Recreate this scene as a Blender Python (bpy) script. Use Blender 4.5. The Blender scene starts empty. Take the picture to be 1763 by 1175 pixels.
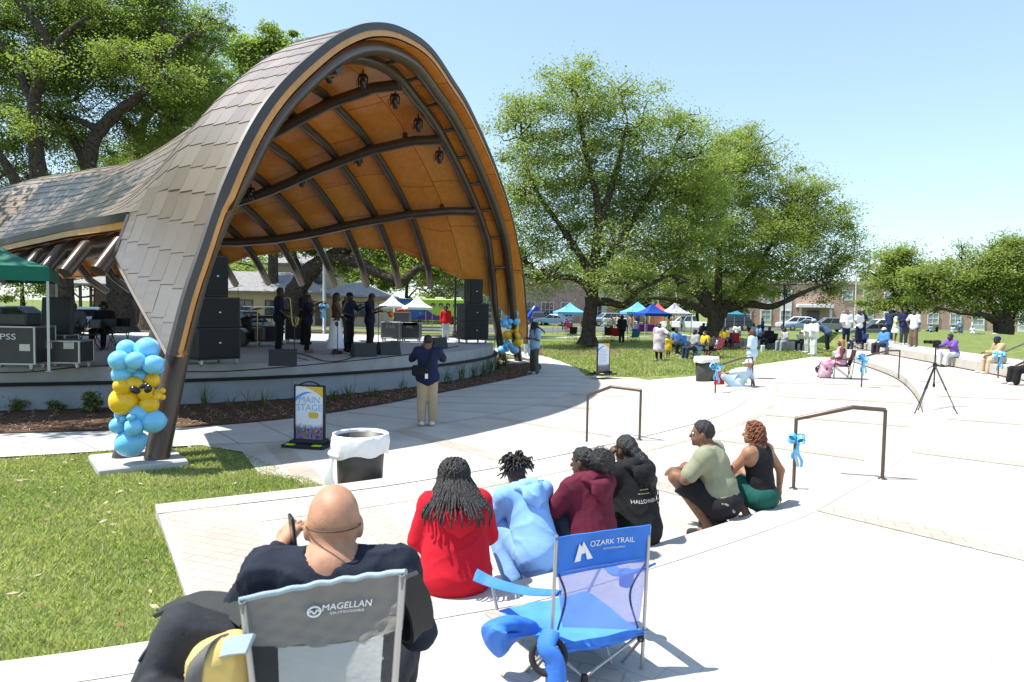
import bpy, math, random
import numpy as np
from mathutils import Vector, Matrix
R = math.radians
random.seed(7)
SC = bpy.context.scene
COL = SC.collection
# ---------------------------------------------------------------- camera
CW, CH, CF = 1763.0, 1175.0, 1175.0          # photograph frame and focal length in its pixels
CAM = np.array([0.0, 0.0, 2.3])
PITCH = math.atan((587.5 - 528.0) / CF); ROLL = R(1.1)
FWD = np.array([0, math.cos(PITCH), -math.sin(PITCH)])
_u = np.array([0, math.sin(PITCH), math.cos(PITCH)]); _r = np.array([1.0, 0, 0])
RGT = _r * math.cos(ROLL) + _u * math.sin(ROLL)
UPV = -_r * math.sin(ROLL) + _u * math.cos(ROLL)
cd = bpy.data.cameras.new('camera'); co = bpy.data.objects.new('camera', cd); COL.objects.link(co)
cd.sensor_width = 36; cd.lens = 36 * CF / CW; cd.clip_start = 0.05; cd.clip_end = 2000
mw = Matrix.Identity(4)
for i in range(3):
    mw[i][0], mw[i][1], mw[i][2], mw[i][3] = RGT[i], UPV[i], -FWD[i], CAM[i]
co.matrix_world = mw
cd.dof.use_dof = True; cd.dof.focus_distance = 14.0; cd.dof.aperture_fstop = 6.3
SC.camera = co
# ---------------------------------------------------------------- world, sun, exposure
SUN_EL = R(62); SUN_DIR = np.array([0.50, 0.02, -1.0])      # light travels along +x
SUN_DIR = SUN_DIR / np.linalg.norm(SUN_DIR)
w = bpy.data.worlds.new("World"); SC.world = w; w.use_nodes = True
nt = w.node_tree; bg = nt.nodes['Background']; sky = nt.nodes.new('ShaderNodeTexSky')
sky.sky_type = 'NISHITA'; sky.sun_disc = False; sky.sun_elevation = SUN_EL
sky.sun_rotation = math.atan2(-SUN_DIR[0], -SUN_DIR[1]); sky.air_density = 1.0; sky.dust_density = 0.35; sky.ozone_density = 1.0
hz_ = nt.nodes.new('ShaderNodeMix'); hz_.data_type = 'RGBA'; hz_.blend_type = 'MULTIPLY'; hz_.inputs[0].default_value = 1; hz_.inputs[7].default_value = (1.50, 1.70, 1.84, 1)
gm_ = nt.nodes.new('ShaderNodeGamma'); gm_.inputs[1].default_value = .60; nt.links.new(sky.outputs[0], gm_.inputs[0]); nt.links.new(gm_.outputs[0], hz_.inputs[6]); nt.links.new(hz_.outputs[2], bg.inputs[0]); bg.inputs[1].default_value = 0.138
sl = bpy.data.lights.new('sun', 'SUN'); so = bpy.data.objects.new('sun', sl); COL.objects.link(so)
sl.energy = 4.4; sl.angle = R(0.5); sl.color = (1.0, 0.955, 0.88)
so.rotation_euler = Vector(SUN_DIR).to_track_quat('-Z', 'Y').to_euler(); so.location = (-20, 5, 40)
vs = SC.view_settings; vs.view_transform = 'Standard'; vs.look = 'None'; vs.exposure = 0.9; vs.gamma = 1
try:
    SC.cycles.use_adaptive_sampling = True; SC.cycles.max_bounces = 6; SC.cycles.transparent_max_bounces = 12
    SC.cycles.diffuse_bounces = 3; SC.cycles.glossy_bounces = 3; SC.cycles.sample_clamp_indirect = 6; SC.cycles.caustics_reflective = False
except Exception: pass

def ray(px, py): return FWD + RGT * (px - 881.5) / CF - UPV * (py - 587.5) / CF
def at(px, py, z=0.0):            # point of the level z seen at a place of the photograph
    d = ray(px, py); return CAM + d * ((z - CAM[2]) / d[2])
def atY(px, py, Y):
    d = ray(px, py); return CAM + d * (Y / d[1])

# ---------------------------------------------------------------- materials
MATS = {}
def nodes(m): return m.node_tree.nodes, m.node_tree.links
def mat(name, col, rough=0.6, metal=0.0, var=0.0, scale=4.0, bump=0.0, bscale=40.0, spec=0.5, col2=None, coord='Object', sheen=0, detail=6):
    if name in MATS: return MATS[name]
    m = bpy.data.materials.new(name); m.use_nodes = True; MATS[name] = m
    n, l = nodes(m); b = n['Principled BSDF']
    b.inputs['Base Color'].default_value = (*col, 1); b.inputs['Roughness'].default_value = rough
    b.inputs['Metallic'].default_value = metal; b.inputs['Specular IOR Level'].default_value = spec
    if sheen: b.inputs['Sheen Weight'].default_value = sheen
    tc = n.new('ShaderNodeTexCoord')
    if var or col2:
        t = n.new('ShaderNodeTexNoise'); t.inputs['Scale'].default_value = scale; t.inputs['Detail'].default_value = detail
        l.new(tc.outputs[coord], t.inputs['Vector'])
        r = n.new('ShaderNodeValToRGB'); r.color_ramp.elements[0].position = 0.3; r.color_ramp.elements[1].position = 0.7
        c2 = col2 or tuple(min(1, c * (1 + var)) for c in col); c1 = col if col2 else tuple(c * (1 - var) for c in col)
        r.color_ramp.elements[0].color = (*c1, 1); r.color_ramp.elements[1].color = (*c2, 1)
        l.new(t.outputs[0], r.inputs[0]); l.new(r.outputs[0], b.inputs['Base Color'])
    if bump:
        t2 = n.new('ShaderNodeTexNoise'); t2.inputs['Scale'].default_value = bscale; t2.inputs['Detail'].default_value = 4
        l.new(tc.outputs[coord], t2.inputs['Vector'])
        bp = n.new('ShaderNodeBump'); bp.inputs['Strength'].default_value = bump; bp.inputs['Distance'].default_value = 0.02
        l.new(t2.outputs[0], bp.inputs['Height']); l.new(bp.outputs[0], b.inputs['Normal'])
    return m
def fabric(col, rough=0.85, var=0.08, name=None):
    k = name or 'fabric_%02x%02x%02x' % tuple(int(255 * min(1, c) ** .45) for c in col)
    return mat(k, col, rough, var=var, scale=9, bump=0.12, bscale=70, spec=0.25, sheen=0.0)
def skin(col): return mat('skin_%02x%02x%02x' % tuple(int(255 * min(1, c) ** .45) for c in col), col, 0.52, var=0.16, scale=26, bump=0.14, bscale=210, spec=0.32)

# ---------------------------------------------------------------- mesh helpers
def newmesh(name, V, F, mats, mi=None, smooth=False, uv=None):
    me = bpy.data.meshes.new(name)
    V = np.asarray(V, dtype=np.float32).reshape(-1, 3)
    if isinstance(F, np.ndarray):
        nf, k = F.shape; me.vertices.add(len(V)); me.vertices.foreach_set('co', V.ravel())
        me.loops.add(nf * k); me.loops.foreach_set('vertex_index', F.astype(np.int32).ravel())
        me.polygons.add(nf); me.polygons.foreach_set('loop_start', np.arange(0, nf * k, k, dtype=np.int32))
        me.polygons.foreach_set('loop_total', np.full(nf, k, dtype=np.int32))
    else:
        me.from_pydata([tuple(map(float, v)) for v in V], [], [tuple(map(int, f)) for f in F])
    for m in (mats if isinstance(mats, (list, tuple)) else [mats]): me.materials.append(m)
    if mi is not None: me.polygons.foreach_set('material_index', np.asarray(mi, dtype=np.int32))
    if smooth is not False:
        s = np.ones(len(me.polygons), dtype=bool) if smooth is True else np.asarray(smooth, dtype=bool)
        me.polygons.foreach_set('use_smooth', s)
    me.update(calc_edges=True); me.validate()
    return me
def link(name, me, parent=None, loc=None, rz=0):
    o = bpy.data.objects.new(name, me); COL.objects.link(o)
    if parent: o.parent = parent
    if loc is not None: o.location = tuple(map(float, loc))
    if rz: o.rotation_euler = (0, 0, rz)
    return o
def tag(o, label=None, cat=None, group=None, kind=None):
    if label: o['label'] = label
    if cat: o['category'] = cat
    if group: o['group'] = group
    if kind: o['kind'] = kind
    return o
def empty(name, loc, label, cat, group=None, rz=0):
    o = link(name, None, None, loc, rz); o.empty_display_size = 0.1
    return tag(o, label, cat, group)
def struct(o): o['kind'] = 'structure'; return o

def rotz(a): c, s = math.cos(a), math.sin(a); return np.array([[c, -s, 0], [s, c, 0], [0, 0, 1.0]])
def rotx(a): c, s = math.cos(a), math.sin(a); return np.array([[1, 0, 0], [0, c, -s], [0, s, c]])
def roty(a): c, s = math.cos(a), math.sin(a); return np.array([[c, 0, s], [0, 1, 0], [-s, 0, c]])

class MB:
    def __init__(s): s.v = []; s.f = []; s.m = []; s.s = []; s.n = 0
    def add(s, V, F, mi=0, smooth=False):
        V = np.asarray(V, float).reshape(-1, 3)
        s.v.append(V); s.f += [tuple(int(i) + s.n for i in f) for f in F]; s.m += [mi] * len(F); s.s += [smooth] * len(F); s.n += len(V); return s
    def box(s, cen, size, rot=None, bev=0.0, mi=0):
        h = np.asarray(size, float) / 2; bev = min(bev, h.min() * .98)
        if bev <= 0:
            V = np.array([(x, y, z) for x in (-1, 1) for y in (-1, 1) for z in (-1, 1)], float) * h
            F = [(0, 1, 3, 2), (4, 6, 7, 5), (0, 4, 5, 1), (2, 3, 7, 6), (0, 2, 6, 4), (1, 5, 7, 3)]
        else:
            V = []; idx = {}
            for x in (-1, 1):
                for y in (-1, 1):
                    for z in (-1, 1):
                        for a in range(3):
                            p = np.array([x, y, z]) * (h - bev); p[a] += (x, y, z)[a] * bev
                            idx[(x, y, z, a)] = len(V); V.append(p)
            F = []
            def quad(a, sg, b, c):
                q = []
                for (i, j) in ((-1, -1), (1, -1), (1, 1), (-1, 1)):
                    k = [0, 0, 0]; k[a] = sg; k[b] = i; k[c] = j; q.append(idx[(*k, a)])
                F.append(q if sg > 0 else q[::-1])
            for sg in (-1, 1): quad(0, sg, 1, 2); quad(1, sg, 2, 0); quad(2, sg, 0, 1)
            for a in range(3):
                b, c = (a + 1) % 3, (a + 2) % 3
                for i in (-1, 1):
                    for j in (-1, 1):
                        k0 = [0, 0, 0]; k1 = [0, 0, 0]; k0[a], k0[b], k0[c] = -1, i, j; k1[a], k1[b], k1[c] = 1, i, j
                        q = [idx[(*k0, b)], idx[(*k1, b)], idx[(*k1, c)], idx[(*k0, c)]]
                        F.append(q if i * j < 0 else q[::-1])
            for x in (-1, 1):
                for y in (-1, 1):
                    for z in (-1, 1):
                        q = [idx[(x, y, z, 0)], idx[(x, y, z, 1)], idx[(x, y, z, 2)]]; F.append(q if x * y * z > 0 else q[::-1])
            V = np.array(V)
        if rot is not None: V = V @ np.asarray(rot).T
        return s.add(V + np.asarray(cen, float), F, mi)
    def tube(s, path, r, n=8, mi=0, caps=True, smooth=True, flat=1.0):
        P = np.asarray(path, float); k = len(P); r = np.full(k, r) if np.isscalar(r) else np.asarray(r, float)
        T = np.gradient(P, axis=0); T /= np.linalg.norm(T, axis=1)[:, None] + 1e-9
        ref = np.array([0, 0, 1.0]) if abs(T[0][2]) < .9 else np.array([1.0, 0, 0])
        N = np.cross(ref, T[0]); N /= np.linalg.norm(N); V = []
        for i in range(k):
            N = N - T[i] * (N @ T[i]); N /= np.linalg.norm(N) + 1e-9; B = np.cross(T[i], N)
            for j in range(n):
                a = 2 * math.pi * j / n; V.append(P[i] + r[i] * (math.cos(a) * N + math.sin(a) * B * flat))
        F = [(i * n + j, i * n + (j + 1) % n, (i + 1) * n + (j + 1) % n, (i + 1) * n + j) for i in range(k - 1) for j in range(n)]
        s.add(V, F, mi, smooth)
        if caps: s.add(V[:n], [tuple(range(n))[::-1]], mi); s.add(V[-n:], [tuple(range(n))], mi)
        return s
    def rod(s, a, b, r, n=8, mi=0, r2=None): return s.tube([a, b], [r, r if r2 is None else r2], n, mi)
    def beam(s, a, b, w, h, mi=0, bev=0.0):
        a = np.asarray(a, float); b = np.asarray(b, float); d = b - a; L = np.linalg.norm(d); d /= L
        up = np.array([0, 0, 1.0]) if abs(d[2]) < .95 else np.array([0, 1.0, 0])
        x = np.cross(up, d); x /= np.linalg.norm(x); z = np.cross(d, x)
        return s.box((a + b) / 2, (w, L, h), np.stack([x, d, z], 1), bev, mi)
    def lathe(s, prof, c=(0, 0, 0), n=20, mi=0, smooth=True, rot=None, sx=1, sy=1):
        V = [(r * math.cos(2 * math.pi * j / n) * sx, r * math.sin(2 * math.pi * j / n) * sy, z) for r, z in prof for j in range(n)]
        V = np.array(V)
        if rot is not None: V = V @ np.asarray(rot).T
        k = len(prof)
        F = [(i * n + j, i * n + (j + 1) % n, (i + 1) * n + (j + 1) % n, (i + 1) * n + j) for i in range(k - 1) for j in range(n)]
        return s.add(V + np.asarray(c, float), F, mi, smooth)
    def ball(s, c, r, nu=16, nv=10, mi=0, rot=None):
        r = np.array([r, r, r]) if np.isscalar(r) else np.asarray(r, float); V = []; F = []
        for i in range(nv + 1):
            t = math.pi * i / nv
            for j in range(nu): p = 2 * math.pi * j / nu; V.append((math.sin(t) * math.cos(p), math.sin(t) * math.sin(p), math.cos(t)))
        V = np.array(V) * r
        if rot is not None: V = V @ np.asarray(rot).T
        for i in range(nv):
            for j in range(nu): F.append((i * nu + j, (i + 1) * nu + j, (i + 1) * nu + (j + 1) % nu, i * nu + (j + 1) % nu))
        return s.add(V + np.asarray(c, float), F, mi, True)
    def prism(s, poly, z0, z1, mi=0, axis=None):
        P = np.asarray(poly, float); n = len(P)
        V = np.vstack([np.c_[P, np.full(n, z0)], np.c_[P, np.full(n, z1)]])
        if axis is not None: V = V @ np.asarray(axis).T
        F = [tuple(range(n))[::-1], tuple(range(n, 2 * n))] + [(i, (i + 1) % n, n + (i + 1) % n, n + i) for i in range(n)]
        return s.add(V, F, mi)
    def grid(s, G, mi=0, smooth=True, flip=False):
        G = np.asarray(G, float); a, b, _ = G.shape
        F = [(i * b + j, (i + 1) * b + j, (i + 1) * b + j + 1, i * b + j + 1) for i in range(a - 1) for j in range(b - 1)]
        return s.add(G.reshape(-1, 3), [f[::-1] for f in F] if flip else F, mi, smooth)
    def xf(s, M=None, t=None):
        s.v = [(v @ np.asarray(M).T if M is not None else v) + (np.asarray(t, float) if t is not None else 0) for v in s.v]; return s
    def mesh(s, name, mats): return newmesh(name, np.vstack(s.v), s.f, mats, s.m, s.s)
    def build(s, name, mats, parent=None, loc=None, rz=0): return link(name, s.mesh(name, mats), parent, loc, rz)

def thick(G, t, mb=None, mi=0, up=(0, 0, 1)):            # a cloth-like sheet with real thickness
    mb = mb or MB(); G = np.asarray(G, float)
    du = np.gradient(G, axis=0); dv = np.gradient(G, axis=1); N = np.cross(du, dv); N /= np.linalg.norm(N, axis=2)[..., None] + 1e-9
    A, B = G + N * t / 2, G - N * t / 2
    mb.grid(A, mi); mb.grid(B, mi, flip=True)
    for e0, e1 in ((A[0], B[0]), (B[-1], A[-1]), (B[:, 0], A[:, 0]), (A[:, -1], B[:, -1])): mb.grid(np.stack([e1, e0]), mi)
    return mb
def spline(P, n, closed=False):
    P = np.asarray(P, float); k = len(P); out = []
    if not closed: P = np.vstack([2 * P[0] - P[1], P, 2 * P[-1] - P[-2]])
    else: P = np.vstack([P[-1], P, P[0], P[1]])
    segs = k if closed else k - 1
    for u in np.linspace(0, segs, n, endpoint=not closed):
        i = min(int(u), segs - 1); t = u - i; p0, p1, p2, p3 = P[i:i + 4]
        out.append(.5 * (2 * p1 + (p2 - p0) * t + (2 * p0 - 5 * p1 + 4 * p2 - p3) * t * t + (3 * p1 - p0 - 3 * p2 + p3) * t ** 3))
    return np.array(out)
def textmesh(body, size, mats, name, fn=None, parent=None, extrude=0.001, align='CENTER', shear=0.0, xs=1.0):
    cu = bpy.data.curves.new(name, 'FONT'); cu.body = body; cu.size = size; cu.align_x = align; cu.align_y = 'CENTER'; cu.extrude = extrude; cu.shear = shear
    cu.resolution_u = 3
    tmp = bpy.data.objects.new('tmp', cu); COL.objects.link(tmp)
    me = bpy.data.meshes.new_from_object(tmp.evaluated_get(bpy.context.evaluated_depsgraph_get()))
    COL.objects.unlink(tmp); bpy.data.objects.remove(tmp)
    n = len(me.vertices); V = np.empty(n * 3, np.float32); me.vertices.foreach_get('co', V); V = V.reshape(-1, 3).astype(float); V[:, 0] *= xs
    if fn is not None: V = np.array([fn(v) for v in V])
    me.vertices.foreach_set('co', V.astype(np.float32).ravel()); me.update()
    me.materials.clear(); me.materials.append(mats); me.name = name
    return link(name, me, parent)
def copy_tree(o, parent=None):
    c = o.copy(); COL.objects.link(c)
    if parent: c.parent = parent
    for ch in list(o.children): copy_tree(ch, c)
    return c
# ================================================================ SETTING
def brickmat(name, c1, c2, mortar, scale, rot=0.0, rough=0.75, bw=0.5, bh=0.25, ms=0.012, bump=0.3, stain=0.15):
    m = bpy.data.materials.new(name); m.use_nodes = True; MATS[name] = m; n, l = nodes(m); b = n['Principled BSDF']
    b.inputs['Roughness'].default_value = rough; b.inputs['Specular IOR Level'].default_value = 0.3
    tc = n.new('ShaderNodeTexCoord'); mp = n.new('ShaderNodeMapping'); mp.inputs['Rotation'].default_value = (0, 0, rot)
    l.new(tc.outputs['Object'], mp.inputs[0]); br = n.new('ShaderNodeTexBrick'); l.new(mp.outputs[0], br.inputs['Vector'])
    br.inputs['Scale'].default_value = scale; br.inputs['Brick Width'].default_value = bw; br.inputs['Row Height'].default_value = bh
    br.inputs['Mortar Size'].default_value = ms; br.inputs['Mortar Smooth'].default_value = 0.3
    br.inputs['Color1'].default_value = (*c1, 1); br.inputs['Color2'].default_value = (*c2, 1); br.inputs['Mortar'].default_value = (*mortar, 1)
    no = n.new('ShaderNodeTexNoise'); no.inputs['Scale'].default_value = 0.9; no.inputs['Detail'].default_value = 8; l.new(tc.outputs['Object'], no.inputs['Vector'])
    mr = n.new('ShaderNodeMapRange'); mr.inputs[1].default_value = .3; mr.inputs[2].default_value = .7; mr.inputs[3].default_value = 1 - stain; mr.inputs[4].default_value = 1 + stain
    l.new(no.outputs[0], mr.inputs[0]); mx = n.new('ShaderNodeMix'); mx.data_type = 'RGBA'; mx.blend_type = 'MULTIPLY'; mx.inputs[0].default_value = 1
    l.new(br.outputs['Color'], mx.inputs[6]); l.new(mr.outputs[0], mx.inputs[7]); l.new(mx.outputs[2], b.inputs['Base Color'])
    bp = n.new('ShaderNodeBump'); bp.inputs['Strength'].default_value = bump; bp.inputs['Distance'].default_value = 0.004; bp.invert = True
    l.new(br.outputs['Fac'], bp.inputs['Height']); l.new(bp.outputs[0], b.inputs['Normal'])
    return m
M_PAVE = brickmat('paver', (.50, .462, .41), (.465, .43, .385), (.385, .355, .315), 1.0, R(38), bw=.30, bh=.15, ms=.005)
M_BAND = brickmat('paver_band', (.43, .375, .315), (.405, .355, .305), (.30, .265, .23), 1.0, R(20), bw=.24, bh=.12, ms=.006)
M_CONC = mat('concrete_walk', (.48, .465, .43), .8, var=.07, scale=1.3, bump=.12, bscale=120, spec=.3)
M_COPE = mat('concrete_coping', (.455, .425, .385), .8, var=.10, scale=2.2, bump=.12, bscale=90, spec=.3)
M_STAGE = mat('concrete_stage', (.40, .41, .41), .75, var=.10, scale=1.1, bump=.1, bscale=80, spec=.3)
M_STWALL = mat('stage_wall_panel', (.27, .30, .33), .55, var=.12, scale=1.6, bump=.08, bscale=60)
M_GRASS = mat('lawn_ground', (.10, .15, .035), .95, col2=(.21, .235, .085), scale=3.2, bump=.6, bscale=60, spec=.1, detail=10)
M_DIRT = mat('dirt_ground', (.09, .062, .04), .95, col2=(.19, .15, .09), scale=.9, bump=.6, bscale=30, spec=.1)
M_MULCH = mat('mulch_bed', (.055, .032, .020), .95, col2=(.17, .105, .07), scale=28, bump=1.0, bscale=45, spec=.1)
M_ASPH = mat('asphalt', (.11, .11, .115), .85, var=.15, scale=.8, bump=.2, bscale=80, spec=.3)
M_DARK = mat('dark_joint_and_gap_shade', (.012, .012, .012), .9)  # near black for joints and for painted gap shade

E1 = 1.0825 * spline([(-3.34, 6.36), (-1.23, 7.63), (1.11, 9.77), (3.78, 12.95), (5.68, 16.9), (6.75, 20.6)], 60)
E2 = 1.2025 * spline([(-7.0, 2.2), (-4.2, 2.4), (-2.19, 2.88), (-.48, 3.61), (.32, 4.03), (1.86, 5.21), (2.64, 5.98), (4.38, 7.95), (7.1, 11.67), (10.07, 17.6), (11.7, 22.6), (12.4, 25.4)], 110)
E3 = 1.2025 * spline([(6.5, 4.2), (8.9, 7.6), (10.9, 11.6), (12.4, 16.2), (13.4, 20.7), (14.27, 25.0), (15.1, 29.0), (16.6, 33.5)], 80)
Z1, Z2, Z3 = .20, .40, .74

def smooth(a, b, x):
    t = np.clip((np.asarray(x, float) - a) / (b - a), 0, 1); return t * t * (3 - 2 * t)
def edge_dist(x, y, E):           # signed distance to an edge polyline, + on the camera's / outer side
    P = np.stack([x, y], -1)[..., None, :] - E
    d2 = (P ** 2).sum(-1); i = d2.argmin(-1); i2 = np.clip(i, 0, len(E) - 2)
    T = E[i2 + 1] - E[i2]; Q = np.stack([x, y], -1) - E[i2]
    return np.sign(T[..., 1] * Q[..., 0] - T[..., 0] * Q[..., 1]) * np.sqrt(d2.min(-1))
def ground_h(x, y):
    x = np.asarray(x, float); y = np.asarray(y, float)
    h = np.full(x.shape, -.03)
    left = (1 - smooth(-2.4, -1.0, x)) * (1 - smooth(5.0, 9.4, y)); h = h + left * (.17 + .20 * (1 - smooth(2.9, 5.0, y)))
    h = h + .20 * smooth(3.2, 6.5, x) * smooth(21, 23.5, y) * (1 - smooth(46, 60, y))
    d3 = edge_dist(x, y, E3)
    hill = smooth(-.2, .9, d3) * (1 - smooth(48, 60, y)) * smooth(10, 15, x - .25 * (y - 36))
    h = np.where(d3 > -.2, np.maximum(h, hill * (.72 + .25 * smooth(1, 14, d3))), h)
    return h
gx = np.concatenate([[-500, -250, -140, -90], np.linspace(-60, 60, 201), [90, 140, 250, 500]]); gy = np.concatenate([[-60, -25], np.linspace(-6, 70, 153), [90, 130, 200, 350, 700]])
GX, GY = np.meshgrid(gx, gy, indexing='ij'); GZ = ground_h(GX, GY)
mb = MB(); mb.grid(np.stack([GX, GY, GZ], -1)); struct(mb.build('lawn', M_GRASS))

def flat(name, poly, z, m, parent=None):
    P = np.asarray(poly, float); A = .5 * np.sum(P[:, 0] * np.roll(P[:, 1], -1) - np.roll(P[:, 0], -1) * P[:, 1])
    if A < 0: P = P[::-1]
    me = newmesh(name, np.c_[P, np.full(len(P), z)], [tuple(range(len(P)))], m); return struct(link(name, me, parent))
def draped(name, path, wid, m, dz, k=40):
    P = spline(path, k); T = np.gradient(P, axis=0); T /= np.linalg.norm(T, axis=1)[:, None]; N = np.c_[-T[:, 1], T[:, 0]]
    u = np.linspace(-.5, .5, 9); Q = P[:, None] + N[:, None] * (u * wid)[None, :, None]
    Z = ground_h(Q[..., 0], Q[..., 1]) + dz; mb = MB(); mb.grid(np.concatenate([Q, Z[..., None]], -1), flip=True); return struct(mb.build(name, m))

plaza = [(-5.2, 10.9), (-4.1, 10.35), (-3.3, 8.95), (-2.55, 8.72)] + [tuple(p) for p in E1[8:47]] + [(6.6, 19.8), (7.0, 22.5), (4.2, 22.75), (2.58, 22.95), (1.6, 24.5), (-6, 24), (-12, 14)]
flat('plaza', plaza, 0.0, M_PAVE)
WO = spline([(-18, 6.2), (-11.5, 8.0), (-7.3, 9.67), (-5.04, 10.7), (-3.12, 11.5), (-.59, 14.07), (1.1, 17.0), (1.95, 19.9), (2.5, 22.95), (2.35, 27), (1.5, 31.8), (-.5, 37), (-4, 42)], 80)
WI = spline([(-18, 9.5), (-12.5, 10.2), (-8.54, 11.32), (-5.9, 12.2), (-4.33, 13.4), (-3.1, 15.2), (-2.1, 17.2), (-.55, 20.4), (.68, 23.17), (1.15, 26.5), (.6, 30.5), (-1.2, 35), (-5, 40)], 80)
flat('sidewalk', list(WO) + list(WI[::-1]), .006, M_CONC)
ST = spline([(-16.5, 12.5), (-13.4, 12.75), (-10.28, 13.64), (-8, 14.55), (-5.81, 15.8), (-4.2, 17.2), (-2.89, 18.77), (-1.6, 21.2), (-.78, 23.9), (-.75, 26.2), (-1.5, 28.6), (-3.4, 30.4)], 70)
bed = list(WI[:66]) + [(-3, 32)] + list(ST[::-1])
flat('mulch_bed', bed, .022, M_MULCH)
# walk joints
mb = MB()
for k in range(6, 74, 3):
    a, b = WI[k], WO[min(k + 1, 79)]; mb.beam((*a, .0085), (*b, .0085), .012, .003)
struct(mb.build('sidewalk_joints', mat('joint', (.20, .19, .18), .9)))
# terraces
def slab(name, poly, z0, z1, mtop, mside):
    P = np.asarray(poly, float); A = .5 * np.sum(P[:, 0] * np.roll(P[:, 1], -1) - np.roll(P[:, 0], -1) * P[:, 1])
    if A < 0: P = P[::-1]
    mb = MB(); mb.prism(P, z0, z1); mb.m = [1, 0] + [1] * len(P); return struct(mb.build(name, [mtop, mside]))
i2 = int(np.argmin(np.abs(E2[:, 0] + 2.0)))
T1 = list(E1) + [(8.2, 25.0), (10.4, 27.6), (12.6, 30.2), (14.2, 32.2), (15.4, 31.6)] + list(E2[::-1][:len(E2) - i2]) + [(-2.26, 4.72)]
slab('terrace_lower', T1, -.1, Z1, M_PAVE, M_COPE)
T2 = list(E2) + [(15.6, 33.2), (16.8, 35), (18.2, 36)] + [tuple(p) for p in E3[::-1] if p[1] < 36 and p[1] > 5.1] + [(7.6, -5), (-7, -5)]
slab('terrace_middle', T2, -.1, Z2, M_PAVE, M_COPE)
def offset(E, d):
    T = np.gradient(E, axis=0); T /= np.linalg.norm(T, axis=1)[:, None]; return E + np.c_[T[:, 1], -T[:, 0]] * d
T3 = list(E3) + [(21.6, 41.5)] + list(offset(E3, 2.2)[::-1])
slab('terrace_upper', T3, -.1, Z3, M_CONC, M_COPE)
def strip(name, E, d0, d1, z, m):
    a, b = offset(E, d0), offset(E, d1); mb = MB(); mb.grid(np.stack([np.c_[a, np.full(len(a), z)], np.c_[b, np.full(len(b), z)]], 0), flip=False); o = mb.build(name, m); return struct(o)
strip('coping_lower', E1[:52], .0, .34, Z1 + .008, M_COPE); strip('coping_middle', E2, .0, .34, Z2 + .004, M_COPE)
strip('paving_band_lower', E1[4:52], .9, 1.02, Z1 + .004, M_BAND)
mb = MB(); e = np.array([(-3.616, 6.885), (-2.26, 4.72), (-2.05, 3.75)]); mb.grid(np.stack([np.c_[e + (.06, .02), [Z1 + .004] * 3], np.c_[e + (.62, .36), [Z1 + .004] * 3]], 0), flip=True); struct(mb.build('paving_border', M_BAND))
# dark strips that paint the shadow line at the foot of the seat walls
for nm, E, z in (('seat_wall_gap_shade_middle', E2[70:], Z1), ('seat_wall_gap_shade_upper', E3[8:], Z2)):
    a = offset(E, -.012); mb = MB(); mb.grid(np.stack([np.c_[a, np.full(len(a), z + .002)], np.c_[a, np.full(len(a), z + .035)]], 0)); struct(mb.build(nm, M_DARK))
# ramp that runs the lower terrace out into the plaza
k = [i for i in range(len(E1)) if E1[i][1] > 11.5]; a = E1[k]; s_ = np.clip((a[:, 1] - 11.5) / 5.3, .01, 1); b = offset(a, -2.6)
mb = MB(); tt = np.linspace(0, 1, 6)
mb.grid(np.stack([np.c_[a * (1 - t) + b * t, (Z1 - .004) * s_ * (1 - t) + .004] for t in tt], 0)); struct(mb.build('ramp', M_PAVE))
# radial bands in the paving
mb = MB(); cc = np.array((-9.5, 21.0))
for ang in np.arange(-72, 22, 11.5):
    d = np.array((math.cos(R(ang)), math.sin(R(ang)))); n_ = np.array((-d[1], d[0])) * .16
    def hit(E): P = E - cc; a_ = np.arctan2(P[:, 1], P[:, 0]); i = np.argmin(np.abs(a_ - R(ang))); return np.linalg.norm(P[i]), abs(a_[i] - R(ang)) < .05
    r0, o0 = hit(WO); r1, o1 = hit(E1); r2, o2 = hit(E2); r3, o3 = hit(E3)
    segs = ([(r0 + .1, r1 - .1, .004)] if o0 and o1 and ang < -12 else []) + ([(r1 + 1.05, r2 - .1, Z1 + .006)] if o1 and o2 else []) + ([(r2 + .36, (r3 if o3 else r2 + 3.7) - .05, Z2 + .006)] if o2 else [])
    for s0, s1, z in segs:
        if s1 > s0: mb.add([(*(cc + d * s0 - n_), z), (*(cc + d * s1 - n_), z), (*(cc + d * s1 + n_), z), (*(cc + d * s0 + n_), z)], [(0, 1, 2, 3)])
struct(mb.build('paving_bands', M_BAND))
# stage
back = [(-6, 31.3), (-12, 31.0), (-19, 28), (-21, 18)]
slab('stage_floor', list(ST) + back, .56, .88, M_STAGE, mat('concrete_slab_edge', (.34, .345, .345), .75, var=.14, scale=2.5, bump=.1, bscale=60))
slab('stage_base', list(offset(ST, .10)[::1]) + back, -.05, .52, M_STWALL, M_STWALL)
slab('stage_gap', list(offset(ST, .16)) + back, .51, .57, M_DARK, M_DARK)
mb = MB()
for k in range(12, 60, 5): p = offset(ST, .094)[k]; q = offset(ST, .12)[k]; mb.beam((*p, .0), (*p, .52), .012, .012)
struct(mb.build('stage_base_joints', M_DARK))
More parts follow.
